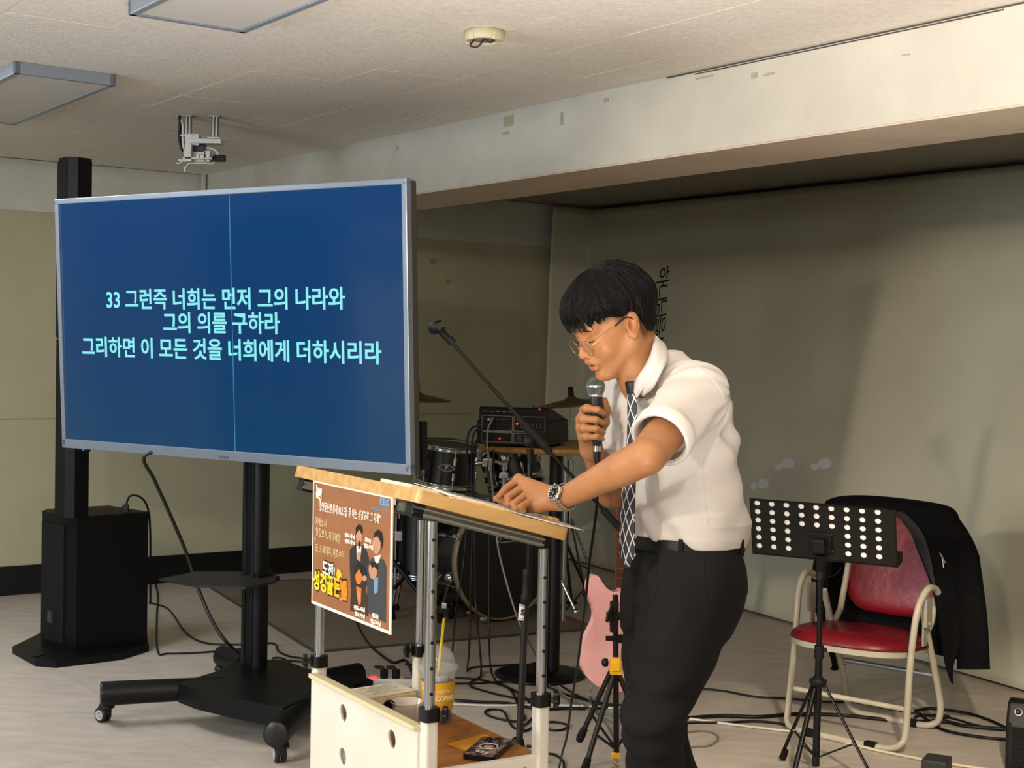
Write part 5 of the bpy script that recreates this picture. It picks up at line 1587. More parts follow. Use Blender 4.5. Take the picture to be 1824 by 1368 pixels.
for (a, b) in (((1448, 1219), F(1394, 1350, .012)), ((1452, 1221), F(1413, 1392, .012)), ((1468, 1219), F(1552, 1392, .012))):
    p0 = N_(*a, 0); mb = MB(); mb.tube([p0, b + Vector((0, 0, .02))], .0095, 4, flat=.6); 
    lg = mb.build('leg', BLACK_METAL, ms)
    dd = (b - p0).normalized(); mb = MB(); mb.cyl(b - dd * .035, b + dd * .0, .011, 12, r2=.013); mb.build('rubber_foot', RUBBER, lg)
    mm_ = p0.lerp(b, .62); mb = MB(); mb.tube([mm_, lower], .0065, 4, flat=.5); mb.build('brace', BLACK_METAL, lg)
    mb = MB(); mb.sphere(mm_, .006, nu=8, nv=6); mb.sphere(p0, .006, nu=8, nv=6); mb.build('rivet', STEEL, lg)
cable('music_stand_strap', [N_(1500, 1010, .1), N_(1490, 1022, .12), N_(1484, 1026, .12), N_(1476, 1027, .12)], .0022, CABLE_BLACK, parent=ms)

# ================================================================== folding chair
CA = F(1402, 1303); CB = F(1592, 1343)
ex = (CB - CA).normalized(); ey = Vector((-ex.y, ex.x, 0))      # ey away from the camera
ch = thing('folding_chair', 'red vinyl folding armchair with cream tube frame near the right stage wall', 'chair', (CA + CB) / 2 + ey * .2, math.atan2(ex.y, ex.x))
CW = (CB - CA).length
CHM = Matrix(((ex.x, ey.x, 0, CA.x), (ex.y, ey.y, 0, CA.y), (0, 0, 1, 0), (0, 0, 0, 1)))
def C_(px, py, y):
    """local (x, z) where the pixel ray meets the plane local y = const"""
    iv = CHM.inverted(); o0 = iv @ Vector((0, 0, CAM_H)); d0 = iv.to_3x3() @ ray(px, py); tq = (y - o0.y) / d0.y; q = o0 + d0 * tq; return Vector((q.x, y, q.z))
tubem = mat('cream_tube', 'b9b3a2', .35, col2='a9a08c', scale=14, ramp=(.3, .8))
rr = .0125
xl, xr = -.015, CW + .03
def arm_side(x, sgn):
    return [Vector((x, .045, .09)), Vector((x + sgn * .004, .06, .30)), Vector((x - sgn * .0, .085, .46)), Vector((x - sgn * .006, .11, .535)), Vector((x - sgn * .012, .16, .582)), Vector((x - sgn * .012, .22, .578)), Vector((x - sgn * .012, .25, .56))]
Lpts = [Vector((.07, .0, rr)), Vector((.025, .0, rr + .006)), Vector((-.004, .01, .035)), Vector((-.015, .03, .08))] + arm_side(xl, 1)[1:]
Rpts = [Vector((CW - .05, .0, rr)), Vector((CW - .01, .0, rr + .006)), Vector((CW + .018, .01, .035)), Vector((CW + .03, .03, .08))] + arm_side(xr, -1)[1:]
front = [p for p in spline(Lpts, 6)][::-1] + [p for p in spline(Rpts, 6)]
mb = MB(CHM); mb.tube(front, rr, 14); mb.build('front_frame', tubem, ch)
def rear_side(x): return [Vector((x, .21, .52)), Vector((x, .29, .36)), Vector((x, .385, .16)), Vector((x, .405, .09))]
xrl, xrr = .03, CW - .005
rl = [*rear_side(xrl), Vector((xrl + .012, .41, .04)), Vector((xrl + .05, .41, rr + .004)), Vector((xrl + .09, .41, rr))]
rrp = [*rear_side(xrr), Vector((xrr - .012, .41, .04)), Vector((xrr - .05, .41, rr + .004)), Vector((xrr - .09, .41, rr))]
mb = MB(CHM); mb.tube(spline(rl, 6) + spline(rrp, 6)[::-1], rr, 14); mb.build('rear_frame', tubem, ch)
mb = MB(CHM); mb.cyl((xl, .052, .155), (xr, .052, .155), .010, 12); mb.build('front_crossbar', tubem, ch)
mb = MB(CHM); mb.cyl((xrl, .36, .225), (xrr, .36, .225), .010, 12); mb.build('rear_crossbar', mat('crossbar_steel', '8f959a', .3, .7), ch)
for (x, y) in ((.1, 0), (CW - .09, 0), (CW - .12, .41)):
    mb = MB(CHM); mb.box((x, y, .014), (.045, .03, .028), bev=.005); mb.build('rubber_glide', RUBBER, ch)
for s, x in ((-1, xl), (1, xr)):
    mb = MB(CHM); mb.box((x, .195, .49), (.014, .05, .11), bev=.004); mb.box((x - s * .01, .19, .41), (.008, .03, .09), bev=.003); mb.cyl((x - .015, .19, .45), (x + .015, .19, .45), .006, 10); mb.build('hinge_plate', mat('hinge_cream', 'a09a8a', .4), ch)
# seat: shallow domed cushion on a pale pan
def cushion(M, w, d, h, n=24, e=2.6, name='seat', m=None, parent=None, dome=.35):
    mb = MB(M); vs = []; fs = []; rings = 10
    for k in range(rings + 1):
        f = k / rings; a = f * pi / 2
        rad = cos(a * .0) * (1 - (f ** 2.2)) if k < rings else 0
        rad = cos(a) ** dome; z = h * sin(a)
        for i in range(n):
            t_ = 2 * pi * i / n; c_, s_ = cos(t_), sin(t_)
            sx_ = math.copysign(abs(c_) ** (2 / e), c_); sy_ = math.copysign(abs(s_) ** (2 / e), s_)
            vs.append((sx_ * w / 2 * rad, sy_ * d / 2 * rad, z))
    for k in range(rings):
        for i in range(n): a0, a1 = k * n + i, k * n + (i + 1) % n; fs.append((a0, a1, a1 + n, a0 + n))
    fs.append(tuple(range(n))[::-1]); mb.add(vs, fs, True); return mb
red = mat('red_vinyl', '74101c', .36, col2='620c17', scale=3, bump=.12, bscale=40)
cs = (C_(1398, 1128, .05) + C_(1662, 1145, .05)) / 2
SM_ = CHM @ Matrix.Translation((CW / 2 - .015, .17, .352)) @ Matrix.Rotation(radians(-3), 4, 'X')
mb = cushion(SM_, CW + .065, .44, .05, 40, 2.5, dome=.30); mb.build('seat', red, ch)
mb = MB(SM_); sp = [(math.copysign(abs(cos(a)) ** .8, cos(a)) * (CW + .06) / 2, math.copysign(abs(sin(a)) ** .8, sin(a)) * .435 / 2) for a in [2 * pi * i / 40 for i in range(40)]]
mb.prism(sp, -.022, .001, smooth=True); mb.build('seat_pan', mat('pan_cream', 'a8a593', .45), ch)
# back cushion, tilted
b0, b1 = C_(1474, 1100, .36), C_(1656, 1112, .36); b2 = C_(1560, 890, .44)
bt = .44
BM = CHM @ Matrix.Translation((CW / 2 + .004, .385, .425)) @ Matrix.Rotation(radians(90 - 12), 4, 'X')
Hb = .43
pts = []
for i in range(48):
    a = 2 * pi * i / 48; c_, s_ = cos(a), sin(a)
    pts.append((math.copysign(abs(c_) ** .55, c_) * (CW - .03) / 2 * (1 - .07 * (s_ > 0) * s_), Hb / 2 + math.copysign(abs(s_) ** .55, s_) * Hb / 2))
mb = MB(BM); vs = []; fs = []; n = 48
for k in range(8):
    f = k / 7; s_ = cos(f * pi / 2) ** .22 if k < 7 else .0; z = .028 * sin(f * pi / 2)
    for x, y in pts: vs.append((x * s_, Hb / 2 + (y - Hb / 2) * s_, z))
for k in range(7):
    for i in range(n): a0, a1 = k * n + i, k * n + (i + 1) % n; fs.append((a0, a1, a1 + n, a0 + n))
fs.append(tuple(range(n))[::-1]); mb.add(vs, fs, True); mb.build('backrest', red, ch)
mb = MB(BM); mb.prism([(x * 1.01, y) for x, y in pts], -.02, -.001, smooth=True); mb.build('back_shell', mat('pan_cream'), ch)
for x in (.035, CW - .02): mb = MB(CHM); mb.tube([(x, .24, .34), (x, .34, .43), (x, .42, .66), (x, .452, .80)], rr, 12); mb.build('back_upright', tubem, ch)

# ---- black jacket draped over the chair back
jm = mat('jacket_black', '040406', .9, spec=.2, bump=.2, bscale=120, sheen=.0)
BI = BM.inverted()
def J(px, py, z):
    """point on the plane local z of the backrest frame seen at a pixel"""
    o0 = BI @ Vector((0, 0, CAM_H)); d0 = BI.to_3x3() @ ray(px, py); tq = (z - o0.z) / d0.z; return BM @ (o0 + d0 * tq)
jk = thing('suit_jacket', 'black suit jacket draped over the back of the red chair', 'jacket', BM @ Vector((0, .1, -.03)))
def panel(name, rows, th=.006, m=jm, sub=2, ny=5, wob=.004):
    """lofted cloth: rows of 3-D points, smoothed, with thickness"""
    R = [spline(r, sub) for r in rows]
    cols_ = []
    for i in range(len(R[0])): cols_.append(spline([r[i] for r in R], ny))
    vs = []; nx, nyy = len(cols_), len(cols_[0])
    for i, c in enumerate(cols_):
        for j, p in enumerate(c):
            w = noise.noise(Vector((i * .35, j * .12, 2.0))) * wob
            vs.append(p + Vector((ey.x * w, ey.y * w, 0)) * -1)
    fs = [(i * nyy + j, i * nyy + j + 1, (i + 1) * nyy + j + 1, (i + 1) * nyy + j) for i in range(nx - 1) for j in range(nyy - 1)]
    mb = MB(); mb.add(vs, fs, True); o = mb.build(name, m, jk)
    s_ = o.modifiers.new('s', 'SOLIDIFY'); s_.thickness = th; s_.offset = 0
    sb = o.modifiers.new('b', 'SUBSURF'); sb.levels = 1; sb.render_levels = 1
    return o
# shoulders and collar over the top of the backrest, front side
panel('shoulder_front', [[J(1470, 892, .00), J(1500, 883, .0), J(1560, 883, .0), J(1640, 892, .0), J(1692, 902, .0), J(1706, 916, -.005)],
                         [J(1466, 905, .04), J(1500, 893, .045), J(1570, 896, .045), J(1640, 905, .045), J(1695, 914, .045), J(1712, 935, .03)],
                         [J(1462, 930, .045), J(1485, 915, .045), J(1590, 912, .048), J(1625, 940, .048), J(1690, 950, .05), J(1722, 975, .04)]], wob=.002)
panel('front_panel', [[J(1588, 905, .046), J(1640, 915, .05), J(1695, 925, .05), J(1714, 935, .045)],
                      [J(1612, 930, .046), J(1650, 950, .052), J(1690, 965, .052), J(1720, 980, .045)],
                      [J(1634, 980, .045), J(1660, 1000, .05), J(1700, 1010, .055), J(1722, 1030, .045)],
                      [J(1657, 1040, .05), J(1675, 1060, .055), J(1705, 1070, .06), J(1722, 1090, .05)],
                      [J(1672, 1110, .06), J(1682, 1120, .06), J(1700, 1130, .065), J(1713, 1140, .06)],
                      [J(1682, 1180, .07), J(1686, 1182, .07), J(1693, 1185, .07), J(1699, 1185, .07)],
                      [J(1694, 1215, .07), J(1695, 1217, .07), J(1696, 1219, .07), J(1697, 1220, .07)]], th=.008)
panel('left_panel', [[J(1478, 888, .01), J(1490, 885, .01), J(1505, 885, .01)],
                     [J(1466, 930, .044), J(1480, 930, .048), J(1500, 920, .05)],
                     [J(1452, 985, .05), J(1466, 985, .055), J(1486, 990, .055)],
                     [J(1445, 1035, .05), J(1458, 1050, .055), J(1474, 1060, .055)],
                     [J(1450, 1080, .03), J(1462, 1100, .035), J(1473, 1110, .035)],
                     [J(1480, 1175, -.08), J(1488, 1180, -.08), J(1498, 1180, -.08)],
                     [J(1478, 1192, -.1), J(1490, 1195, -.1), J(1508, 1182, -.1)]])
panel('back_panel', [[J(1478, 888, -.005), J(1560, 884, -.01), J(1640, 892, -.01), J(1700, 905, -.005)],
                     [J(1470, 960, -.04), J(1560, 960, -.05), J(1640, 970, -.05), J(1720, 985, -.03)],
                     [J(1470, 1080, -.05), J(1560, 1090, -.06), J(1640, 1100, -.06), J(1725, 1120, -.03)],
                     [J(1480, 1170, -.06), J(1560, 1150, -.07), J(1640, 1160, -.06), J(1722, 1180, -.03)]])
# hanging sleeve
sl = [J(1694, 925, .02), J(1712, 975, .03), J(1722, 1040, .035), J(1730, 1110, .04), J(1734, 1192, .04)]
mb = MB(); sp = spline(sl, 6)
mb.tube(sp, [.030 + .034 * min(1, i / 8) - .0 * i for i in range(len(sp))], 18, flat=.55, up=tuple(ey), caps=True); s_o = mb.build('sleeve', jm, jk)
panel('lapel', [[J(1592, 912, .056), J(1600, 910, .058), J(1612, 912, .056)], [J(1618, 945, .058), J(1632, 950, .062), J(1642, 945, .058)], [J(1638, 985, .058), J(1650, 990, .062), J(1656, 985, .058)], [J(1660, 1040, .062), J(1664, 1045, .064), J(1667, 1044, .062)]], th=.003, m=mat('lapel_black', '101014', .7))
for (a, b, c_, d_) in ((1674, 985, 1684, 1003), (1678, 990, 1681, 1012)):
    mb = MB(); mb.cyl(J(a, b, .064), J(c_, d_, .066), .0028, 8); pn = mb.build('pocket_pen', mat('pen_metal', 'a59a98', .3, .6), jk)

# ================================================================== small amplifier at the right edge
a0 = F(1789, 1372); 
AX = Vector((.88, -.47, 0)); AY = Vector((.47, .88, 0))
AM = Matrix(((AX.x, AY.x, 0, a0.x), (AX.y, AY.y, 0, a0.y), (0, 0, 1, 0), (0, 0, 0, 1)))
ap = thing('stage_monitor', 'black wedge loudspeaker with mesh grille cut off by the right edge of the photo', 'loudspeaker', a0 + AX * .17 + AY * .1, math.atan2(AX.y, AX.x))
prof = [(0, .0), (0, .17), (.035, .235), (.07, .245), (.26, .16), (.26, .0)]
mb = MB(AM); n = 6; W_ = .36
vs_ = [(0, y, z) for y, z in prof] + [(W_, y, z) for y, z in prof]
mb.add(vs_, [tuple(range(n)), tuple(range(n, 2 * n))] + [(i, (i + 1) % n, (i + 1) % n + n, i + n) for i in range(n)])
cab = mb.build('cabinet', mat('amp_black', '0b0b0d', .45), ap)
bv = cab.modifiers.new('b', 'BEVEL'); bv.width = .012; bv.segments = 3
mb = MB(AM); mb.box((W_ / 2, -.003, .085), (W_ - .05, .006, .13), bev=.003); mb.build('grille', mat('amp_mesh', '1a1a1c', .5, bump=1.0, bscale=260, col2='050506', scale=260, detail=0), ap)
mb = MB(AM); mb.box((W_ / 2, -.004, .165), (W_ - .04, .006, .016), bev=.002); mb.build('trim_strip', mat('amp_strip', '4a4a4c', .4, .4), ap)
for i in range(4):
    mb = MB(AM); mb.lathe([(.001, .012), (.009, .012), (.011, 0)], 16, c=(.04 + i * .05, .015, .205), axis=(0, -.87, .49)); mb.build('knob', mat('knob_cap'), ap)
    mb = MB(AM); mb.lathe([(.011, 0.002), (.014, .003), (.0145, 0)], 18, c=(.04 + i * .05, .014, .205), axis=(0, -.87, .49)); mb.build('dial_ring', mat('dial_ring', 'a8a8a8', .3, .5), ap)

# ================================================================== cables and small items on the floor
def fcable(name, px, label, r=.0045, m=None, z=None, grp=None):
    pts = [F(x, y, (z or r) + .001) for x, y in px]
    return cable(name, pts, r, m or CABLE_BLACK, label, grp=grp, seg=7)
fl_g = 'cables on the stage floor'
fcable('floor_cable', [(275, 1035), (281, 1060), (279, 1100), (281, 1160), (300, 1164), (360, 1162), (432, 1156)], 'black cable from the subwoofer bent square towards the screen column', grp=fl_g)
fcable('floor_cable', [(266, 1073), (300, 1085), (330, 1125), (365, 1145), (430, 1148), (486, 1146), (496, 1160), (520, 1170), (565, 1174)], 'black cable running from the subwoofer past the screen column to the lectern', grp=fl_g)
cable('power_cable', [TVM @ Vector((-.30, .09, -.5)), P(258, 812, 5.75), P(275, 855, 5.8), P(300, 910, 5.85), P(332, 985, 5.9), P(350, 1040, 5.9), P(375, 1100, 5.8), P(400, 1140, 5.7), F(433, 1172, .15)], .0075, mat('cable_dark_grey', '141614', .5), 'thick black power cable hanging from the back of the television', 'cable')
fcable('floor_cable', [(484, 1172), (500, 1172), (516, 1180), (514, 1190), (490, 1194), (470, 1196)], 'small black cable loop right of the screen column', grp=fl_g)
fcable('floor_cable', [(484, 1196), (530, 1196), (552, 1206), (548, 1212), (520, 1216), (500, 1213), (484, 1204)], 'second black cable loop in front of the screen base', grp=fl_g)
fcable('floor_cable', [(484, 1176), (530, 1178), (560, 1184), (570, 1200), (585, 1212), (600, 1205), (590, 1195)], 'black cable curling round the left lectern post', grp=fl_g)
fcable('floor_cable', [(584, 1196), (600, 1205), (625, 1206), (645, 1205), (655, 1213)], 'black lead ending in a plug left of the power strip', r=.004, grp=fl_g)
fcable('floor_cable', [(632, 1100), (640, 1120), (655, 1145), (675, 1163), (700, 1180), (722, 1176), (735, 1200), (741, 1225)], 'thick black cable dropping behind the poster to the floor', r=.006, grp=fl_g)
fcable('floor_cable', [(722, 1183), (745, 1184), (780, 1186)], 'short black cable behind the domed cup', grp=fl_g)
fcable('floor_cable', [(655, 1226), (700, 1222), (735, 1220), (790, 1218), (850, 1217), (905, 1214), (960, 1219), (1005, 1236), (1060, 1252), (1105, 1263)], 'black cable running from the power strip behind the lectern towards the guitar', grp=fl_g)
fcable('floor_cable', [(810, 1247), (850, 1250), (900, 1252), (960, 1263), (1010, 1262), (1060, 1262), (1100, 1258)], 'black cable lying nearest the mic stand behind the lectern', r=.006, grp=fl_g)
fcable('floor_cable', [(806, 1207), (850, 1210), (885, 1218), (912, 1228), (935, 1242), (950, 1262)], 'black cable crossing from the cup to the mic stand foot', grp=fl_g)
fcable('floor_cable', [(832, 1195), (838, 1190), (862, 1187), (900, 1185), (930, 1183)], 'black cable lying straight left of the table base', grp=fl_g)
fcable('floor_cable', [(857, 1195), (855, 1206), (840, 1214), (838, 1222), (860, 1230), (900, 1240), (940, 1246), (980, 1240)], 'black cable snaking in front of the table base', grp=fl_g)
fcable('floor_cable', [(884, 1214), (910, 1230), (925, 1262), (935, 1280), (915, 1285), (880, 1278), (864, 1270), (872, 1264), (895, 1266), (905, 1282), (915, 1296), (935, 1300)], 'black cable looped like a figure eight behind the lectern', grp=fl_g)
fcable('floor_cable', [(948, 1262), (950, 1275), (940, 1287), (925, 1298), (935, 1302), (960, 1290), (985, 1286), (1008, 1290), (1012, 1294), (1000, 1300), (980, 1300), (972, 1292)], 'black cable coil between mic stand and lectern post', grp=fl_g)
fcable('floor_cable', [(1000, 1222), (1030, 1240), (1060, 1250), (1110, 1256)], 'black cable right of the table base', grp=fl_g)
fcable('floor_cable', [(975, 1342), (990, 1345), (1003, 1356), (1005, 1372)], 'black cable curling beside the right lectern foot', grp=fl_g)
fcable('floor_cable', [(1190, 1222), (1242, 1226), (1290, 1231), (1345, 1241), (1400, 1244), (1470, 1250), (1520, 1251), (1580, 1262), (1640, 1272), (1690, 1278), (1740, 1292), (1800, 1302)], 'black cable passing behind the red chair along the wall', grp=fl_g)
fcable('floor_cable', [(1180, 1282), (1235, 1278), (1290, 1275), (1350, 1277), (1420, 1272), (1500, 1274), (1560, 1280), (1620, 1285), (1680, 1285), (1720, 1293), (1800, 1300)], 'thick black cable pair running under the red chair, upper one', r=.0075, grp=fl_g)
fcable('floor_cable', [(1180, 1290), (1238, 1287), (1290, 1287), (1350, 1285), (1400, 1291), (1450, 1305), (1480, 1312)], 'black cable under the music stand, lower one of the pair', r=.005, grp=fl_g)
fcable('floor_cable', [(1632, 1265), (1650, 1280), (1680, 1300), (1740, 1312), (1800, 1318)], 'black cable reaching the wedge loudspeaker from the chair', r=.006, grp=fl_g)
fcable('floor_cable', [(1630, 1266), (1660, 1262), (1720, 1270), (1760, 1282), (1800, 1300)], 'black cable arching behind the chair to the wedge loudspeaker', r=.006, grp=fl_g)
fcable('floor_cable', [(1630, 1278), (1640, 1274), (1690, 1276), (1650, 1285), (1632, 1284)], 'tangled black cable loop beside the right chair leg', r=.006, grp=fl_g)
fcable('white_cable', [(745, 1252), (800, 1254), (880, 1257), (980, 1256), (1100, 1262), (1200, 1276), (1300, 1290), (1420, 1304)], 'white cable lying along the floor from the lectern to the chair', r=.005, m=mat('white_cable', 'c8c8c2', .5))
fcable('white_cable', [(1480, 1316), (1560, 1336), (1640, 1352), (1700, 1362), (1830, 1380)], 'pale cable along the floor below the red chair', r=.0055, m=mat('pale_cable', 'cfc6a8', .5))
fcable('grey_lead', [(1195, 1312), (1225, 1304), (1255, 1302), (1275, 1308), (1278, 1318), (1262, 1328), (1238, 1330), (1195, 1334)], 'thin grey lead looped on the floor right of the man', r=.0035, m=grey_lead)
fcable('grey_lead', [(975, 1215), (990, 1235), (1030, 1258), (1060, 1268), (1110, 1280)], 'thin grey lead passing behind the guitar stand legs', r=.0035, m=grey_lead)
fcable('grey_lead', [(1052, 1240), (1055, 1262), (1075, 1285), (1085, 1300), (1100, 1335)], 'thin grey lead hanging between the guitar stand legs', r=.003, m=grey_lead)
# cord bridge on the cable
q = F(1668, 1380)
mb = MB(); Mq = Matrix.Translation(q) @ Matrix.Rotation(-.5, 4, 'Z'); mb.box((0, 0, .03), (.085, .1, .06), M=Mq, bev=.008); o = mb.build('cord_box', mat('rubber_grey', '2b2f2c', .6)); tag(o, 'dark grey rubber cord box on the floor below the chair', 'cord box')
# adapter and power strip behind the lectern panel
q = F(636, 1243); Mq = Matrix.Translation(q) @ Matrix.Rotation(LA, 4, 'Z')
mb = MB(Mq); mb.box((0, 0, .04), (.09, .12, .08), bev=.006); o = mb.build('power_adapter', BLACK_PLASTIC); tag(o, 'black square power adapter on the floor behind the white panel', 'adapter')
q = F(688, 1222); Mq = Matrix.Translation(q) @ Matrix.Rotation(.05, 4, 'Z')
ps_ = thing('power_strip', 'white power strip with a glowing red switch and black plugs on the floor', 'power strip', q)
mb = MB(Mq); mb.box((.06, 0, .017), (.30, .05, .034), bev=.005); mb.build('housing', WHITE_PLASTIC, ps_)
mb = MB(Mq); mb.box((-.055, 0, .037), (.03, .022, .008), bev=.002); mb.build('switch', mat('switch_red', 'd8605a', .3, emit='ff5048', estr=.8), ps_)
for x in (.0, .05):
    mb = MB(Mq); mb.cyl((x - .01, -.0, .034), (x - .01, 0, .07), .017, 14); mb.tube([(x - .01, 0, .06), (x - .02, .0, .078), (x - .05, .01, .08)], [.012, .01, .006], 10); mb.build('plug', BLACK_PLASTIC, ps_)
for x in (.09, .13, .17): mb = MB(Mq); mb.cyl((x, 0, .034), (x, 0, .0355), .017, 18); mb.build('outlet', mat('outlet_grey', '77777a', .5), ps_)
# ================================================================== signed-distance modelling
class Prim:
    def __init__(s, kind, k=.01, op='u', **a):
        s.kind, s.k, s.op = kind, k, op
        s.a = {n: (np.array(v, dtype=np.float32) if not isinstance(v, (int, float)) else v) for n, v in a.items()}

    def d(s, p):
        a = s.a
        if s.kind == 'cone':
            ab = a['b'] - a['a']; L2 = float(ab @ ab)
            q = p - a['a']
            t = np.clip(q @ ab / L2, 0, 1)
            v = q - t[:, None] * ab
            if 'n' in a:
                vn = v @ a['n']; v = v + (vn * (1 / a['s'] - 1))[:, None] * a['n']
            return np.sqrt((v * v).sum(1)) - (a['ra'] + t * (a['rb'] - a['ra']))
        if s.kind == 'ell':
            q = (p - a['c']) @ a['R'].T
            k0 = np.sqrt(((q / a['r']) ** 2).sum(1)); k1 = np.sqrt(((q / a['r'] ** 2) ** 2).sum(1)) + 1e-9
            return k0 * (k0 - 1) / k1
        if s.kind == 'loft':     # stacked ellipses: hs, cs, ws, ds along z; axes l, f
            z = p[:, 2]
            H = a['h']
            zc = np.clip(z, H[0], H[-1])
            cx = np.interp(zc, H, a['c'][:, 0]); cy = np.interp(zc, H, a['c'][:, 1])
            w = np.interp(zc, H, a['w']); dd = np.interp(zc, H, a['d'])
            qx = p[:, 0] - cx; qy = p[:, 1] - cy
            lx = (qx * a['l'][0] + qy * a['l'][1]) / w; fy = (qx * a['f'][0] + qy * a['f'][1]) / dd
            e = a['e']
            r = (np.abs(lx) ** e + np.abs(fy) ** e) ** (1 / e)
            d = (r - 1) * np.minimum(w, dd)
            over = np.maximum(z - H[-1], H[0] - z)
            return np.where(over > 0, np.maximum(d, over), np.maximum(d, over * 1.0)).astype(np.float32)
        if s.kind == 'half':     # half space n.p > c is inside
            return (a['c'] - p @ a['n']).astype(np.float32)


def smin(a, b, k):
    h = np.maximum(k - np.abs(a - b), 0) / k
    return np.minimum(a, b) - h * h * k * .25


def evalf(prims, p, disp=None):
    d = None
    for q in prims:
        if q.op == 'u':
            v = q.d(p); d = v if d is None else smin(d, v, q.k)
    if d is None: d = np.full(len(p), 1.0, np.float32)
    if disp is not None: d = d + disp(p)
    for q in prims:
        if q.op == 's': d = -smin(-d, q.d(p), q.k)
        if q.op == 'i': d = -smin(-d, -q.d(p), q.k)
    return d


def sdf_mesh(prims, lo, hi, h, disp=None, B=16, margin=.03):
    lo = np.array(lo, np.float32); hi = np.array(hi, np.float32)
    nb = np.ceil((hi - lo) / (h * B)).astype(int); N = nb * B + 1
    G = np.full(tuple(N), 1.0, np.float32)
    bi = np.stack(np.meshgrid(*[np.arange(n) for n in nb], indexing='ij'), -1).reshape(-1, 3)
    cen = lo + (bi + .5) * (B * h)
    R = B * h * .87
    DU = [q.d(cen.astype(np.float32)) if q.op in 'us' else None for q in prims]
    dmin = np.min(np.stack([x for q, x in zip(prims, DU) if q.op == 'u']), 0)
    smn = np.min(np.stack([x for q, x in zip(prims, DU) if q.op == 's'] or [np.full(len(cen), 9.)]), 0)
    off = (np.stack(np.meshgrid(*[np.arange(B + 1)] * 3, indexing='ij'), -1).reshape(-1, 3) * h).astype(np.float32)
    for n_, (b, c) in enumerate(zip(bi, cen)):
        s0 = b * B
        sl = tuple(slice(s0[i], s0[i] + B + 1) for i in range(3))
        if dmin[n_] > R * 1.6 + margin: continue
        if dmin[n_] < -(R * 1.5 + .05) and smn[n_] > R * 1.3 and disp is None and not any(q.op == 'i' for q in prims):
            G[sl] = -1.0; continue
        act = [q for q, x in zip(prims, DU) if q.op == 'i' or (q.op == 's' and x[n_] < R * 1.1 + q.k) or (q.op == 'u' and x[n_] <= max(dmin[n_], 0) + 1.9 * R + q.k)]
        G[sl] = evalf(act, lo + s0 * h + off, disp).reshape((B + 1,) * 3)
    S = G < 0
    c = np.zeros(tuple(N - 1), np.int8)
    for dx in (0, 1):
        for dy in (0, 1):
            for dz_ in (0, 1): c += S[dx:N[0] - 1 + dx, dy:N[1] - 1 + dy, dz_:N[2] - 1 + dz_]
    act = (c > 0) & (c < 8)
    ids = np.full(act.shape, -1, np.int64); cells = np.argwhere(act); ids[act] = np.arange(len(cells))
    acc = np.zeros((len(cells), 3)); cnt = np.zeros(len(cells))
    cor = [(x, y, z) for x in (0, 1) for y in (0, 1) for z in (0, 1)]
    for a in cor:
        for ax in range(3):
            if a[ax]: continue
            b = list(a); b[ax] = 1
            va = G[cells[:, 0] + a[0], cells[:, 1] + a[1], cells[:, 2] + a[2]]; vb = G[cells[:, 0] + b[0], cells[:, 1] + b[1], cells[:, 2] + b[2]]
            m = (va < 0) != (vb < 0); t = np.where(m, va / np.where(m, va - vb, 1), 0)
            pt = cells + np.array(a, float); pt[:, ax] += t
            acc += pt * m[:, None]; cnt += m
    V = lo + (acc / cnt[:, None]) * h
    quads = []
    for ax in range(3):
        o1, o2 = [(1, 2), (2, 0), (0, 1)][ax]
        sa = [slice(1, n - 1) for n in N]; sb = [slice(1, n - 1) for n in N]
        sa[ax] = slice(0, N[ax] - 1); sb[ax] = slice(1, N[ax])
        A_, B_ = S[tuple(sa)], S[tuple(sb)]
        for flip in (False, True):
            m = (A_ & ~B_) if not flip else (~A_ & B_)
            e = np.argwhere(m); e[:, [i for i in range(3) if i != ax]] += 1
            if not len(e): continue
            def cid(d1, d2):
                q = e.copy(); q[:, o1] -= d1; q[:, o2] -= d2
                return ids[q[:, 0], q[:, 1], q[:, 2]]
            f = np.stack([cid(1, 1), cid(0, 1), cid(0, 0), cid(1, 0)], 1)
            quads.append(f if not flip else f[:, ::-1])
    Q = np.concatenate(quads); Q = Q[(Q >= 0).all(1)]
    return V, Q


def np_object(name, V, Q, material, parent, colors=None, smooth_it=0, subs=None):
    W = np.array(parent_matrix(parent).inverted()) if parent is not None else np.eye(4)
    if smooth_it:
        for _ in range(smooth_it):
            acc = np.zeros_like(V); cnt = np.zeros(len(V))
            for i in range(4):
                a, b = Q[:, i], Q[:, (i + 1) % 4]
                np.add.at(acc, a, V[b]); np.add.at(cnt, a, 1)
                np.add.at(acc, b, V[a]); np.add.at(cnt, b, 1)
            V = V * .5 + acc / np.maximum(cnt, 1)[:, None] * .5
    L = V @ W[:3, :3].T + W[:3, 3]
    me = bpy.data.meshes.new(name)
    me.vertices.add(len(L)); me.vertices.foreach_set('co', L.astype(np.float32).ravel())
    me.loops.add(Q.size); me.loops.foreach_set('vertex_index', Q.astype(np.int32).ravel())
    me.polygons.add(len(Q)); me.polygons.foreach_set('loop_start', np.arange(0, Q.size, 4, dtype=np.int32))
    me.polygons.foreach_set('loop_total', np.full(len(Q), 4, np.int32))
    me.polygons.foreach_set('use_smooth', np.ones(len(Q), bool))
    me.update(); me.validate()
    if colors is not None:
        at = me.color_attributes.new('tint', 'FLOAT_COLOR', 'POINT')
        at.data.foreach_set('color', np.concatenate([colors, np.ones((len(colors), 1))], 1).astype(np.float32).ravel())
    me.materials.append(material)
    o = bpy.data.objects.new(name, me); COL.objects.link(o)
    if parent is not None: o.parent = parent
    return o


# ================================================================== the man
man = thing('person', 'man in white short-sleeved shirt speaking into a microphone, leaning on the lectern', 'person', (.40, 3.5, 0))
A3 = lambda v: np.array(v, float)
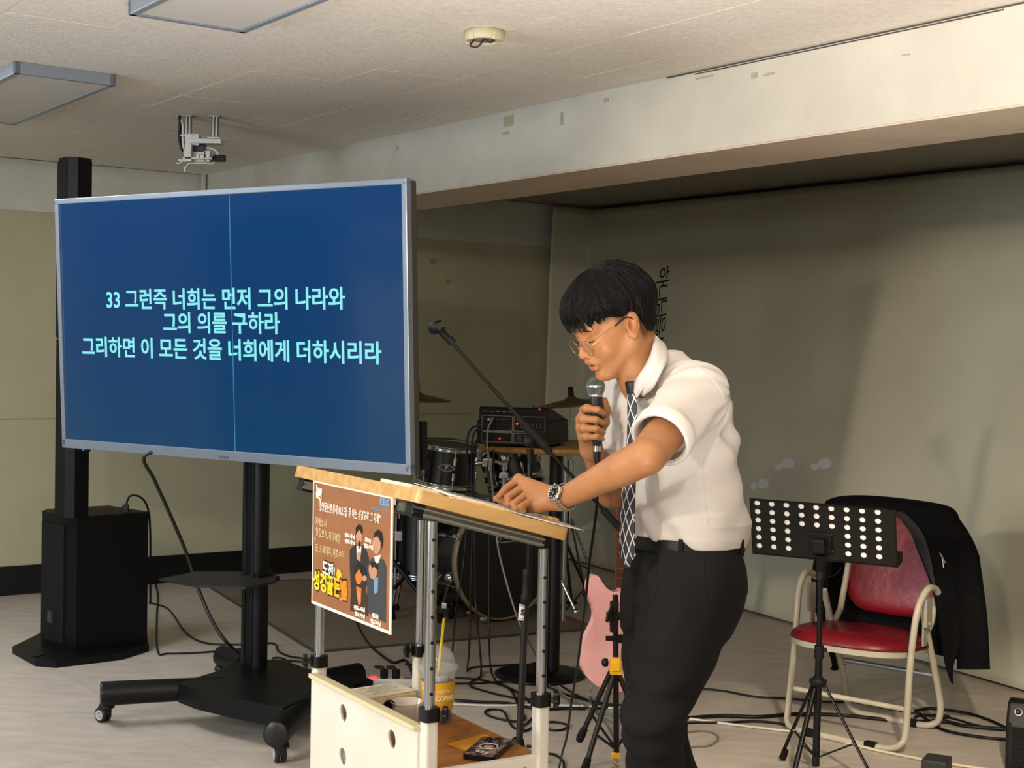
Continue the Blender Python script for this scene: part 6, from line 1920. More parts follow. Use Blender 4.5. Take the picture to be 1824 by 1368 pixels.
# --- head frame
yaw, pit, rol = radians(24), radians(25), radians(-1)
HC = P(1095, 577, 3.47)
fh = Vector((-cos(yaw), -sin(yaw), 0)); hl_ = Vector((sin(yaw), -cos(yaw), 0))
hf = fh * cos(pit) - Vector((0, 0, 1)) * sin(pit); hu = fh * sin(pit) + Vector((0, 0, 1)) * cos(pit)
l2 = hl_ * cos(rol) + hu * sin(rol); hu = -hl_ * sin(rol) + hu * cos(rol); hl_ = l2
HR = np.array([list(hf), list(hl_), list(hu)])
def Hd_(f, l, u): return HC + hf * f + hl_ * l + hu * u
def hE(f, l, u, rf, rl, ru, k=.01, op='u', tilt=None):
    R = HR
    if tilt: R = np.array((Matrix.Rotation(tilt[0], 3, tilt[1]) @ Matrix([list(r) for r in HR]))) if False else HR
    if tilt:
        ax = {'f': 0, 'l': 1, 'u': 2}[tilt[1]]; c, s = cos(tilt[0]), sin(tilt[0])
        i, j = [(1, 2), (2, 0), (0, 1)][ax]; R = HR.copy(); ri, rj = HR[i].copy(), HR[j].copy()
        R[i] = c * ri + s * rj; R[j] = -s * ri + c * rj
    return Prim('ell', k, op, c=list(Hd_(f, l, u)), R=R, r=[rf, rl, ru])
def hC(a, b, ra, rb, k=.01, op='u'): return Prim('cone', k, op, a=list(Hd_(*a)), b=list(Hd_(*b)), ra=ra, rb=rb)
def wC(a, b, ra, rb, k=.01, op='u', n=None, s=None):
    d = dict(a=list(a), b=list(b), ra=ra, rb=rb)
    if n is not None: d['n'] = list(n); d['s'] = s
    return Prim('cone', k, op, **d)
body = [
    hE(-.012, 0, .038, .096, .076, .084, .02),
    hE(.030, 0, -.015, .066, .064, .075, .03),
    hE(.040, 0, -.055, .048, .050, .055, .03),
]
for s in (-1, 1):
    body += [hC((.0, s * .056, -.045), (.066, s * .016, -.100), .020, .015, .022),
             hE(.066, s * .036, -.030, .022, .024, .028, .022),
             hE(.080, s * .028, .018, .014, .024, .010, .012),
             hE(.0780, s * .0315, .001, .0150, .0165, .0115, .006),
             ]
body += [hE(.079, 0, -.100, .016, .020, .015, .016), hE(.078, 0, .045, .016, .05, .04, .03),
         hC((.090, 0, .006), (.108, 0, -.032), .0075, .0105, .010), hE(.1065, 0, -.036, .0120, .0115, .0095, .008),
         hE(.098, -.013, -.040, .010, .0085, .0085, .006), hE(.098, .013, -.040, .010, .0085, .0085, .006),
         hE(.090, 0, -.060, .016, .026, .016, .012),
         hE(.0995, 0, -.0570, .0078, .020, .0055, .007), hE(.0945, 0, -.0765, .0078, .0185, .0062, .007),
         hE(.104, 0, -.0665, .018, .0165, .0034, .003, 's'),
         hE(.108, .0085, -.0455, .006, .0042, .003, .003, 's'), hE(.108, -.0085, -.0455, .006, .0042, .003, .003, 's')]
for s in (-1, 1):   # sockets, ears
    body += [hE(.104, s * .032, .009, .013, .017, .0065, .012, 's')]
    body += [hE(-.006, s * .0795, -.002, .0185, .0065, .0315, .006, tilt=(-.25, 'l')), hC((.008, s * .074, -.024), (.0, s * .078, -.030), .007, .008, .006),
             hE(.002, s * .0865, .003, .0110, .0062, .0195, .003, 's', tilt=(-.25, 'l')), hC((-.004, s * .080, -.008), (-.006, s * .0805, .012), .0030, .0032, .003), hE(.009, s * .079, -.008, .0045, .006, .007, .004)]
# neck and torso core
nk0 = Hd_(-.035, 0, -.03); nk1 = P(1150, 672, 3.50)
body += [wC(nk0, nk1, .052, .056, .03), wC(Hd_(-.01, .03, -.06), P(1146, 690, 3.44), .022, .020, .03), wC(Hd_(.0, 0, -.075), P(1140, 695, 3.47), .034, .036, .03)]
LF = Vector((-.84, -.54, 0)).normalized(); LL_ = Vector((-LF.y, LF.x, 0)) * -1
if LL_.y > 0: LL_ = -LL_
shL, shR = P(1240, 703, 3.37), P(1112, 705, 3.66)
body += [wC(P(1175, 705, 3.53), P(1200, 830, 3.53), .060, .072, .05), wC(P(1200, 830, 3.53), P(1226, 1000, 3.53), .072, .075, .05),
         wC(nk1, shL, .045, .045, .04), wC(nk1, shR, .045, .045, .04)]
elL, wrL = P(1153, 812, 3.17), P(1002, 888, 3.34)
body += [wC(shL, elL, .052, .0425, .03), wC(elL, elL.lerp(wrL, .28), .0425, .0405, .004), wC(elL.lerp(wrL, .28), elL.lerp(wrL, .7), .0405, .031, .004), wC(elL.lerp(wrL, .7), wrL, .031, .0260, .004)]
elR, wrR = P(1090, 876, 3.73), P(1053, 800, 3.575)
body += [wC(shR, elR, .048, .040, .03), wC(elR, elR.lerp(wrR, .35), .036, .038, .02), wC(elR.lerp(wrR, .35), wrR, .037, .026, .015)]
# --- left hand, palm down on the board, fingers bent over
mL = [P(924, 854, 3.435), P(936, 865, 3.415), P(944, 876, 3.392), P(952, 888, 3.368)]
pL = [P(901, 871, 3.415), P(905, 886, 3.385), P(915, 898, 3.358), P(928, 903, 3.335)]
tL = [P(889, 884, 3.405), P(905, 899, 3.372), P(918, 908, 3.350), P(933, 911, 3.335)]
rf = [.0096, .0098, .0094, .0086]
for i in range(4):
    body += [wC(wrL, mL[i], .0185, .0125, .012), wC(mL[i], pL[i], rf[i] + .0012, rf[i], .0035), wC(pL[i], tL[i], rf[i], rf[i] - .0018, .0035)]
    body += [Prim('ell', .008, 'u', c=list(mL[i] + Vector((0, 0, .002))), R=np.eye(3), r=[.0118, .0118, .0112])]
body += [wC(wrL + Vector((0, 0, -.008)), P(958, 903, 3.36), .018, .013, .015), wC(P(958, 903, 3.36), P(938, 905, 3.40), .013, .011, .01), wC(P(938, 905, 3.40), P(905, 898, 3.43), .0105, .0095, .008), wC(P(905, 898, 3.43), P(884, 888, 3.44), .0092, .008, .006)]
# --- right hand round the microphone
YMic = 3.495
mc = lambda x, y, d=0: P(x, y, YMic + d)
mR = [mc(1041, 730, .035), mc(1034, 747, .040), mc(1035, 764, .040), mc(1040, 779, .038)]
p1R = [mc(1046, 727, -.012), mc(1040, 746, -.014), mc(1041, 763, -.012), mc(1045, 778, -.010)]
p2R = [mc(1065, 730, -.022), mc(1062, 748, -.0235), mc(1062, 764, -.0225), mc(1063, 778, -.020)]
tR = [mc(1075, 737, -.006), mc(1074, 754, -.006), mc(1074, 770, -.006), mc(1073, 782, -.006)]
rr_ = [.0096, .0099, .0096, .0086]
for i in range(4):
    body += [wC(wrR, mR[i], .020, .0125, .014), wC(mR[i], p1R[i], rr_[i] + .001, rr_[i], .004), wC(p1R[i], p2R[i], rr_[i], rr_[i] - .0006, .003), wC(p2R[i], tR[i], rr_[i] - .0006, rr_[i] - .002, .003)]
    body += [Prim('ell', .006, 'u', c=list(p1R[i]), R=np.eye(3), r=[.0105, .0105, .0102])]
body += [wC(wrR, mc(1062, 775, .045), .021, .018, .015), wC(mc(1062, 775, .045), mc(1077, 752, .030), .0165, .0125, .01), wC(mc(1077, 752, .030), mc(1080, 729, .018), .0118, .0105, .006), wC(mc(1080, 729, .018), mc(1077, 713, .010), .0105, .008, .005)]
lo = (-.08, 3.0, .88); hi = (.66, 3.86, 1.66)
V, Q = sdf_mesh(body, lo, hi, .0023)
# complexion: lips, mouth, slight variation, and shade of the ear hollow painted in
q = (V - np.array(HC)) @ HR.T
col = np.ones((len(V), 3))
def blend(mask, c, a=1.0):
    w = (np.clip(mask, 0, 1) * a)[:, None]; col[:] = col * (1 - w) + np.array(c) * w
face = (q[:, 0] > .05) & (np.abs(q[:, 1]) < .05) & (q[:, 2] > -.12) & (q[:, 2] < .05)
def eb(f, l, u, rl, ru, soft=.25, rf=.03):
    e = np.sqrt(((q[:, 1] - l) / rl) ** 2 + ((q[:, 2] - u) / ru) ** 2 + ((q[:, 0] - f) / rf) ** 2); return np.clip((1 - e) / soft, 0, 1)
blend(eb(.106, 0, -.0580, .019, .0052), (.92, .70, .80), .8); blend(eb(.102, 0, -.0765, .0175, .0066), (.98, .68, .84), .85)
blend(eb(.098, 0, -.0668, .0165, .0032, .4), (.22, .10, .10))
blend(eb(.088, 0, -.092, .016, .005, .9), (.55, .45, .42), .55)
for s in (-1, 1):
    
    
    blend(eb(.093, s * .0325, .003, .018, .008, .9), (.86, .74, .68), .6)
    blend(eb(.106, s * .0085, -.0465, .005, .003, .6, .02), (.35, .2, .18), .8)
    blend(eb(.07, s * .045, -.03, .03, .028, 1.0, .05), (1.06, .86, .80), .35)
    ear = np.clip(1 - np.sqrt(((q[:, 0] - .0) / .02) ** 2 + ((q[:, 2] + .0) / .03) ** 2), 0, 1) * (np.abs(q[:, 1]) > .074); blend(ear * 2, (1.0, .80, .74), .4); cc_ = np.clip(1 - np.sqrt(((q[:, 0] - .003) / .010) ** 2 + ((q[:, 2] + .001) / .017) ** 2), 0, 1) * (np.abs(q[:, 1]) > .073); blend(cc_ * 1.5, (.62, .45, .40), .6)  # ear hollows darkened in the skin colour for their shade
scalp = np.clip(((q[:, 2] - .022) / .014), 0, 1) * (q[:, 0] < .055) + np.clip((q[:, 2] + .062) / .022, 0, 1) * np.clip((-.022 - q[:, 0]) / .008, 0, 1) * (np.abs(q[:, 1]) < .079); blend(np.clip(scalp, 0, 1), (.12, .10, .09), .85)
sb = np.clip((q[:, 2] - .004) / .02, 0, 1) * np.clip((.036 - q[:, 0]) / .012, 0, 1) * (q[:, 0] > .004) * (np.abs(q[:, 1]) > .05) * (np.abs(q[:, 1]) < .0800); blend(sb, (.16, .13, .12), .8)
for c_, rad in ((mL, .012), (pL, .010), (p1R, .009)):
    for m_ in c_:
        d = np.linalg.norm(V - np.array(m_), axis=1); blend(np.clip(1 - d / (rad * 1.5), 0, 1), (1.05, .80, .74), .35)
skinm = mat('skin', 'a0704a', .48, spec=.4, vcol='tint', sss=.12, col2='986843', scale=18, bump=.04, bscale=300)
bo = np_object('body', V, Q, skinm, man, col, 2)

# --- closed eyes and brows, laid on the face
from mathutils.bvhtree import BVHTree
face_bvh = BVHTree.FromPolygons([Vector(v) for v in (np.array([tuple(v.co) for v in bo.data.vertices]) + np.array(man.location))], [tuple(p.vertices) for p in bo.data.polygons])
def face_pt(l, u, off=0.0):
    h, n, i, t = face_bvh.ray_cast(Hd_(.16, l, u), -hf); return h + hf * off
lash = mat('lash_black', '120c0b', .7)
for s in (-1, 1):
    pts = [face_pt(s * (.017 + .031 * k / 10), -.0045 - .0030 * sin(pi * k / 10) + .002 * k / 10, .0004) for k in range(11)]
    mb = MB(); mb.tube(pts, [.0004 + .0008 * sin(pi * min(1, k / 9)) for k in range(11)], 6)
    for k in range(2, 10): mb.tube([pts[k], pts[k] + hf * .004 - hu * .003 + hl_ * s * .0015], [.0004, .0001], 3, caps=False)
    mb.build('eyelashes', lash, bo)
    mb = MB(); pts = [face_pt(s * (.018 + .029 * k / 10), .0040 - .0012 * (k / 5 - 1) ** 2, .0) for k in range(11)]; mb.tube(pts, .0005, 5); mb.build('eyelid_crease', mat('lid_crease', '5a3a28', .8), bo)
    mb = MB()
    for k in range(90):
        t_ = random.random(); l = .013 + .037 * t_; u = .0205 + .0035 * sin(pi * min(1, t_ * 1.1)) + random.uniform(-.0022, .0022) * (1 - .4 * t_)
        a_ = face_pt(s * l, u, .0003); b_ = face_pt(s * (l + .0055), u + .0016 - .0024 * t_, .0009); mb.tube([a_, b_], [.00045, .0001], 3, caps=False)
    tag(mb.build('eyebrow', mat('brow_hair', '1d1410', .7), bo), kind='stuff')
# --- hair
hair = [hE(-.012, 0, .050, .113, .092, .088, .02), hE(.045, 0, .074, .066, .074, .050, .03), hE(-.05, 0, .03, .070, .082, .080, .03), hE(-.052, 0, -.015, .056, .070, .056, .02), hE(.075, -.01, .050, .034, .062, .034, .02),
        hE(-.02, 0, .10, .07, .06, .046, .03), hE(.03, .02, .105, .05, .05, .034, .02)]
def hbox(n, c): return Prim('half', .004, 'i', n=list(n), c=c)
def disp_hair(p):
    qq = (p - np.array(HC, np.float32)) @ HR.T.astype(np.float32)
    f, l, u = qq[:, 0], qq[:, 1], qq[:, 2]
    # lower boundary of the hair as a function of where round the head we are
    al = np.abs(l)
    bound = np.where(f > .045, .037 + .15 * np.maximum(0, f - .045), np.where(f > .012, .020 + .64 * (f - .012), np.where(f > -.028, .030 - 1.0 * np.abs(f + .008), np.where(f > -.06, .010 + 2.2 * (f + .028), -.062))))
    cut = (bound - u) * .8
    a_ = np.arctan2(l, f)
    st = .0007 * np.sin(a_ * 70 + u * 40 + np.sin(u * 90) * 1.5) + .0012 * np.sin(a_ * 23 + u * 35 + np.sin(a_ * 7) * 2)
    taper = np.clip((.06 - u) / .07, 0, 1) * np.where(f < -.035, .008, .020) * np.clip((.06 - f) / .03, 0, 1)      # clipped close at the sides
    disp_hair.cut = cut
    return st + taper
class CutPrim:
    op = 'c'; k = .004
    def d(s, p): return None
Vh_prims = hair
_old_eval = evalf
def evalf(prims, p, disp=None):
    d = _old_eval(prims, p, disp)
    if disp is disp_hair: d = np.maximum(d, disp_hair.cut)
    return d
hc = np.array(HC)
V, Q = sdf_mesh(hair, hc - .17, hc + .19, .0024, disp_hair)
hairm = mat('hair_black', '050405', .55, spec=.22)
ho = np_object('hair', V, Q, hairm, man, None, 1)
random.seed(5)
mb = MB()
def strand(p0, p1, p2, r0):
    pts = spline([p0, p1, p2], 3); mb.tube(pts, [r0 * (1 - .85 * i / (len(pts) - 1)) for i in range(len(pts))], 3, caps=False)
from mathutils.bvhtree import BVHTree
hair_bvh = BVHTree.FromPolygons([Vector(v) for v in (np.array([tuple(v.co) for v in ho.data.vertices]) + np.array(man.location))], [tuple(p.vertices) for p in ho.data.polygons])
def hair_pt(a, e, off):
    d = hf * (cos(a) * cos(e)) + hl_ * (sin(a) * cos(e)) + hu * sin(e)
    o = Hd_(-.01, 0, .045)
    h, n, i, t = hair_bvh.ray_cast(o + d * .3, -d)
    if h is None or (h - o).length < .05: return None
    return h + d * off
for i in range(1500):
    a0 = random.gauss(0, 1.35); e0 = random.uniform(.15, 1.35)
    a1 = a0 + random.uniform(-.14, .14); e1 = e0 - random.uniform(.35, .75)
    pts = []
    for k in range(5):
        t_ = k / 4; p_ = hair_pt(a0 + (a1 - a0) * t_, e0 + (e1 - e0) * t_, .0009 + .0022 * sin(pi * t_) * random.uniform(.3, 1))
        if p_ is None: break
        pts.append(p_)
    if len(pts) > 2: mb.tube(pts, [.0011 * (1 - .8 * i_ / (len(pts) - 1)) for i_ in range(len(pts))], 3, caps=False)
for i in range(420):     # loose points of the fringe
    a0 = random.uniform(-.95, .80); e = .35; r_l = 0
    lo_ = None
    while e > -.5:
        p_ = hair_pt(a0, e, .0)
        if p_ is None or (lo_ is not None and (p_ - HC).length < r_l - .010): break
        lo_ = p_; r_l = (p_ - HC).length; e -= .03
    if lo_ is None: continue
    up_ = hair_pt(a0, e + .22, .0012)
    if up_ is None: continue
    dn = (lo_ - up_).normalized(); L_ = random.uniform(.004, .030 if abs(a0 + .1) < .62 else .014)
    side_ = hl_ * random.uniform(-.004, .004)
    mb.tube([up_, lo_ + hf * .001, lo_ - hu * L_ - hf * (.10 * L_) + side_], [.0013, .0012, .0002], 3, caps=False)
for i in range(22):      # loose hairs on top
    l = random.uniform(-.03, .04); f = random.uniform(-.04, .03)
    p0 = Hd_(f, l, .13); strand(p0, Hd_(f - .01 + random.uniform(-.01, .01), l, .145), Hd_(f + random.uniform(-.03, .02), l + random.uniform(-.01, .01), .149 + random.uniform(0, .009)), .0005)
tag(mb.build('hair_strands', hairm, ho), kind='stuff')

# --- glasses
gold = mat('gold_wire', 'c79a5c', .25, 1.0)
gl_ = bpy.data.objects.new('glasses', None); COL.objects.link(gl_); gl_.parent = man
gt_ = (Vector(hf) * cos(.12) + Vector(hu) * -sin(.12)).normalized()
gcs = {}
for s in (-1, 1):
    c_ = Hd_(.108, s * .0335, -.017); gcs[s] = c_
    M_ = look(c_, gt_ + hl_ * (s * .06), up=tuple(hu))
    mb = MB(M_); mb.tube([(.0225 * cos(a), .0215 * sin(a), 0) for a in [2 * pi * i / 40 for i in range(41)]], .00075, 6, caps=False); mb.build('rim', gold, gl_)
    mb = MB(M_); mb.lathe([(.0001, .0012), (.022, .0004), (.022, -.0004), (.0001, .0)], 36, M=Matrix.Diagonal((1, .955, 1, 1))); mb.build('lens', mat('lens_clear', '403a38', .03, alpha=.10, spec=.6), gl_)
    e = c_ + hl_ * (s * .0225) + hu * .008
    ear = Hd_(.004, s * .081, .020); hook = Hd_(-.018, s * .0835, -.002)
    mid = e.lerp(ear, .68)
    mb = MB(); mb.tube([e, e + hl_ * (s * .004) - hf * .004, mid], .0008, 6); mb.build('temple', gold, gl_)
    mb = MB(); mb.tube(spline([mid, ear, hook], 4), .0019, 8); mb.build('temple_tip', BLACK_PLASTIC, gl_)
b0_, b1_ = gcs[-1] + hl_ * .0215 + hu * .006, gcs[1] - hl_ * .0215 + hu * .006
mb = MB(); mb.tube(spline([b0_, b0_.lerp(b1_, .5) + hu * .003 + hf * .002, b1_], 4), .0009, 6); mb.build('bridge', gold, gl_)

# --- shirt
def row(y, cx, Yd=3.52): p = P(cx, y, Yd); return p
rows = [(1000, 1224, .150, .108), (968, 1224, .158, .112), (950, 1225, .168, .122), (925, 1226, .176, .128), (890, 1219, .172, .122), (850, 1211, .170, .118), (800, 1205, .173, .120), (750, 1198, .178, .122), (710, 1190, .176, .116), (685, 1182, .156, .100), (665, 1174, .120, .080), (650, 1168, .085, .062), (640, 1164, .06, .05)]
hs, cs, ws, ds = [], [], [], []
for y, cx, w, d in rows:
    p = row(y, cx); hs.append(p.z); cs.append((p.x, p.y)); ws.append(w); ds.append(d)
torso = Prim('loft', .03, 'u', h=hs, c=cs, w=ws, d=ds, l=list(LL_)[:2], f=list(LF)[:2], e=2.25)
slL = shL.lerp(elL, .74); slR = shR.lerp(elR, .60)
cutn = (elL - shL).normalized(); cutnR = (elR - shR).normalized()
shirt = [torso,
         wC(P(1196, 668, 3.47), shL + Vector((0, 0, .004)), .050, .070, .05), wC(P(1150, 672, 3.57), shR + Vector((0, 0, .004)), .045, .064, .05),
         wC(shL, slL, .074, .067, .02), wC(shR, slR, .064, .062, .035)]
def folds(p):
    x, y, z = p[:, 0], p[:, 1], p[:, 2]
    # folds run from the armpit and shoulder, and blouse over the belt
    l = (x * LL_.x + y * LL_.y); f = x * LF.x + y * LF.y
    aL = np.array(list(shL), np.float32)
    r = np.sqrt(((p - aL) ** 2).sum(1))
    ang = np.arctan2(z - aL[2], l * 1.0 - (aL[0] * LL_.x + aL[1] * LL_.y) + f * .7 - (aL[0] * LF.x + aL[1] * LF.y) * .7)
    w1 = .0034 * np.sin(ang * 11 + r * 26) * np.exp(-((r - .14) / .10) ** 2)
    w2 = .0050 * np.sin(l * 62 + z * 16 + np.sin(z * 25) * 1.2) * np.clip((1.12 - z) / .14, 0, 1)
    w3 = .0022 * np.sin(z * 60 + l * 40 + f * 25 + np.sin(l * 30) * 1.5)
    w4 = .0016 * np.sin((z * 38 + f * 34) + l * 12) * np.exp(-((z - 1.22) / .10) ** 2)
    return (w1 + w2 + w3 + w4).astype(np.float32)
# hollow sleeves: remove everything past the hem plane and the inside round the arm near the hem
def shirt_eval_disp(p):
    return folds(p)
class Sleeve:
    pass
hemL = [wC(slL + cutn * -.02, elL + cutn * .10, .061, .058, .002, 's')]
_prev = evalf
def evalf(prims, p, disp=None):
    d = _prev(prims, p, disp)
    if disp is folds:
        for a, b, n, c in ((shL, elL, cutn, slL), (shR, elR, cutnR, slR)):
            a_ = np.array(list(a), np.float32); n_ = np.array(list(n), np.float32)
            t = (p - np.array(list(c), np.float32)) @ n_
            v = (p - a_); s_ = v @ n_; rad = np.sqrt(np.maximum(0, (v * v).sum(1) - s_ * s_))
            near = rad < .11
            d = np.where(near, np.maximum(d, t), d)                       # hem
            ins = np.maximum(rad - (.0585 if a is shL else .053), -(t + .055))         # cavity
            d = np.where(near, np.maximum(d, -ins), d)
        # neck opening round the neck axis
        a_ = np.array(list(nk1), np.float32); n_ = np.array(list((nk0 - nk1).normalized()), np.float32)
        v = p - a_; s_ = v @ n_; rad = np.sqrt(np.maximum(0, (v * v).sum(1) - s_ * s_))
        d = np.maximum(d, -np.maximum(rad - .0520, -(s_ + .01)))
        zb_ = .988 - .3 * (p[:, 0] * LF[0] + p[:, 1] * LF[1] + 2.25) * .12
        d = np.maximum(d, .957 - p[:, 2])
    return d
shirt_m = mat('shirt_white', 'c3beb8', .8, sheen=.15, bump=.06, bscale=500)
V, Q = sdf_mesh(shirt, (.12, 3.2, .93), (.66, 3.86, 1.56), .003, folds)
so = np_object('shirt', V, Q, shirt_m, man, None, 1); tag(so, 'white short-sleeved shirt')
# sleeve hem bands
for a, b, c, r0, nn in ((shL, elL, slL, .0635, 'L'), (shR, elR, slR, .060, 'R')):
    n_ = (b - a).normalized(); M_ = look(c - n_ * .026, n_)
    mb = MB(M_); pr = [(r0 + .0092, -.004), (r0 + .0080, .027), (r0 + .003, .029), (r0 - .002, .027), (r0 - .002, -.004), (r0 + .0092, -.004)]
    mb.lathe(pr, 40); mb.build('sleeve_hem', shirt_m, so)
# collar leaf: pairs (neck edge, outer edge)
prs = [((1127, 688, 3.405), (1146, 707, 3.385)), ((1137, 670, 3.385), (1164, 690, 3.345)), ((1150, 650, 3.385), (1178, 663, 3.345)), ((1160, 628, 3.405), (1188, 641, 3.385)), ((1165, 606, 3.45), (1186, 617, 3.455)), ((1161, 600, 3.52), (1176, 610, 3.57)),
       ((1143, 612, 3.575), (1150, 626, 3.63)), ((1126, 640, 3.59), (1122, 655, 3.64)), ((1116, 664, 3.56), (1108, 674, 3.59)), ((1124, 690, 3.46), (1112, 694, 3.475))]
top_r = spline([P(*a) for a, b in prs], 5); bot_r = spline([P(*b) for a, b in prs], 5)
mb = MB(); vs = []; K = 5
for a, b in zip(top_r, bot_r):
    for k in range(K + 1):
        t_ = k / K; p = a.lerp(b, t_) + Vector((0, 0, .010 * sin(pi * min(1, t_ * 1.4)) * (1 - t_))); vs.append(p)
fs = [(i * (K + 1) + k, i * (K + 1) + k + 1, (i + 1) * (K + 1) + k + 1, (i + 1) * (K + 1) + k) for i in range(len(top_r) - 1) for k in range(K)]
mb.add(vs, fs, True); co = mb.build('collar', mat('shirt_collar', 'c4c1be', .75), so)
m_ = co.modifiers.new('s', 'SOLIDIFY'); m_.thickness = .003; m_.offset = 0
mb = MB(); vs = []
for a, b in zip(top_r, bot_r):
    n_ = (b - a); lowp = a + Vector((0, 0, -.035)) + Vector((n_.x, n_.y, 0)) * .25
    vs += [a, lowp]
mb.add(vs, [(2 * i, 2 * i + 1, 2 * i + 3, 2 * i + 2) for i in range(len(top_r) - 1)], True); cb_ = mb.build('collar_stand', mat('shirt_collar'), so)
m_ = cb_.modifiers.new('s', 'SOLIDIFY'); m_.thickness = .003; m_.offset = 0
# button placket of the shirt beside the tie
# --- tie
Tt = [(1126, 692, 3.418), (1127, 712, 3.405), (1127.5, 735, 3.395), (1128, 765, 3.39), (1126, 800, 3.39), (1122, 860, 3.395), (1119, 920, 3.40), (1118.5, 960, 3.40), (1119, 986, 3.40), (1119.5, 1011, 3.40)]
tw = [.030, .028, .030, .033, .037, .043, .049, .053, .056, .002]
cl_ = spline([P(*q) for q in Tt], 14)
wid = np.interp(np.linspace(0, 9, len(cl_)), range(10), tw)
NX = 40
lt = Vector((.60, -.80, 0)).normalized(); V = []; C = []
dist = 0
for i, (p, w) in enumerate(zip(cl_, wid)):
    if i: dist += (p - cl_[i - 1]).length
    for k in range(NX + 1):
        s_ = (k / NX - .5); V.append(list(p + lt * (s_ * w) + LF * (.004 * (1 - 4 * s_ * s_)) + (Vector((0, 0, -.012)) if i == len(cl_) - 1 else Vector())))
        uu = s_ * w; per_u, per_v = .0215, .052
        a_, b_ = (uu / per_u + dist / per_v) % 1, (uu / per_u - dist / per_v) % 1
        line = min(a_, 1 - a_, b_, 1 - b_) < .055
        C.append((.78, .76, .72) if line else (.018, .020, .035))
# resample finer along the tie for crisp lines
cf = spline([P(*q) for q in Tt], 66); wid = np.interp(np.linspace(0, 9, len(cf)), range(10), tw)
V = []; C = []; dist = 0
for i, (p, w) in enumerate(zip(cf, wid)):
    if i: dist += (p - cf[i - 1]).length
    for k in range(NX + 1):
        s_ = (k / NX - .5); uu = s_ * w; 
        V.append(list(p + lt * uu + LF * (.004 * (1 - 4 * s_ * s_))))
        a_, b_ = (uu / .0215 + dist / .052) % 1, (uu / .0215 - dist / .052) % 1
        line = min(a_, 1 - a_, b_, 1 - b_) < .06
        C.append((.62, .60, .56) if line else (.014, .016, .028))
Q = np.array([(i * (NX + 1) + k, i * (NX + 1) + k + 1, (i + 1) * (NX + 1) + k + 1, (i + 1) * (NX + 1) + k) for i in range(len(cf) - 1) for k in range(NX)])
to = np_object('tie', np.array(V), Q, mat('tie_cloth', 'ffffff', .55, vcol='tint'), man, np.array(C)); tag(to, 'dark navy tie with a white diamond lattice')
m_ = to.modifiers.new('s', 'SOLIDIFY'); m_.thickness = .004
mb = MB(); kq = P(1126, 690, 3.412); mb.lathe([(.012, -.016), (.018, .010), (.016, .014), (.001, .015)], 4, c=kq, M=None); kn_ = mb.build('tie_knot', mat('tie_navy', '12131c', .5), to)

# --- trousers
trm = mat('trousers_charcoal', '161618', .9, spec=.25, sheen=.0, bump=.08, bscale=350)
hipL, hipR = P(1238, 1035, 3.44), P(1190, 1040, 3.60)
knL, knR = P(1163, 1287, 3.36), P(1165, 1290, 3.56)
anL = Vector((.372, 3.50, .09)); anR = Vector((.50, 3.68, .09))
trows = [(1120, 1206, .150, .110), (1080, 1215, .168, .122), (1040, 1222, .172, .128), (1005, 1224, .164, .122), (975, 1222, .155, .112), (958, 1221, .152, .110)]
hs, cs, ws, ds = [], [], [], []
for y, cx, w, d in trows:
    p = row(y, cx); hs.append(p.z); cs.append((p.x, p.y)); ws.append(w); ds.append(d)
tro = [Prim('loft', .03, 'u', h=hs, c=cs, w=ws, d=ds, l=list(LL_)[:2], f=list(LF)[:2], e=2.2)]
for hp, kn, an in ((hipL, knL, anL), (hipR, knR, anR)):
    md = hp.lerp(kn, .5)
    tro += [wC(hp, md, .108, .095, .035), wC(md, kn, .095, .074, .03), wC(kn, kn.lerp(an, .45) + Vector((.012, .01, 0)), .072, .066, .025), wC(kn.lerp(an, .45) + Vector((.012, .01, 0)), an + Vector((0, 0, -.02)), .066, .060, .02)]
def tfold(p):
    x, y, z = p[:, 0], p[:, 1], p[:, 2]; l = x * LL_.x + y * LL_.y; f = x * LF.x + y * LF.y
    k1 = np.array(list(knL), np.float32)
    r = np.sqrt(((p - k1) ** 2).sum(1)); r2 = np.sqrt(((p - np.array(list(P(1140, 1090, 3.44)), np.float32)) ** 2).sum(1))
    return (.0070 * np.sin(z * 75 + l * 22 + f * 30) * np.exp(-(r / .13) ** 2) + .0065 * np.sin(r2 * 85 + l * 20) * np.exp(-(r2 / .14) ** 2) + .0018 * np.sin(z * 20 + l * 50)).astype(np.float32)
V, Q = sdf_mesh(tro, (.0, 3.2, .04), (.75, 3.92, 1.0), .0042, tfold)
zt_ = P(1221, 958, 3.52).z
tr = np_object('trousers', V, Q, trm, man, None, 1); tag(tr, 'dark charcoal suit trousers')
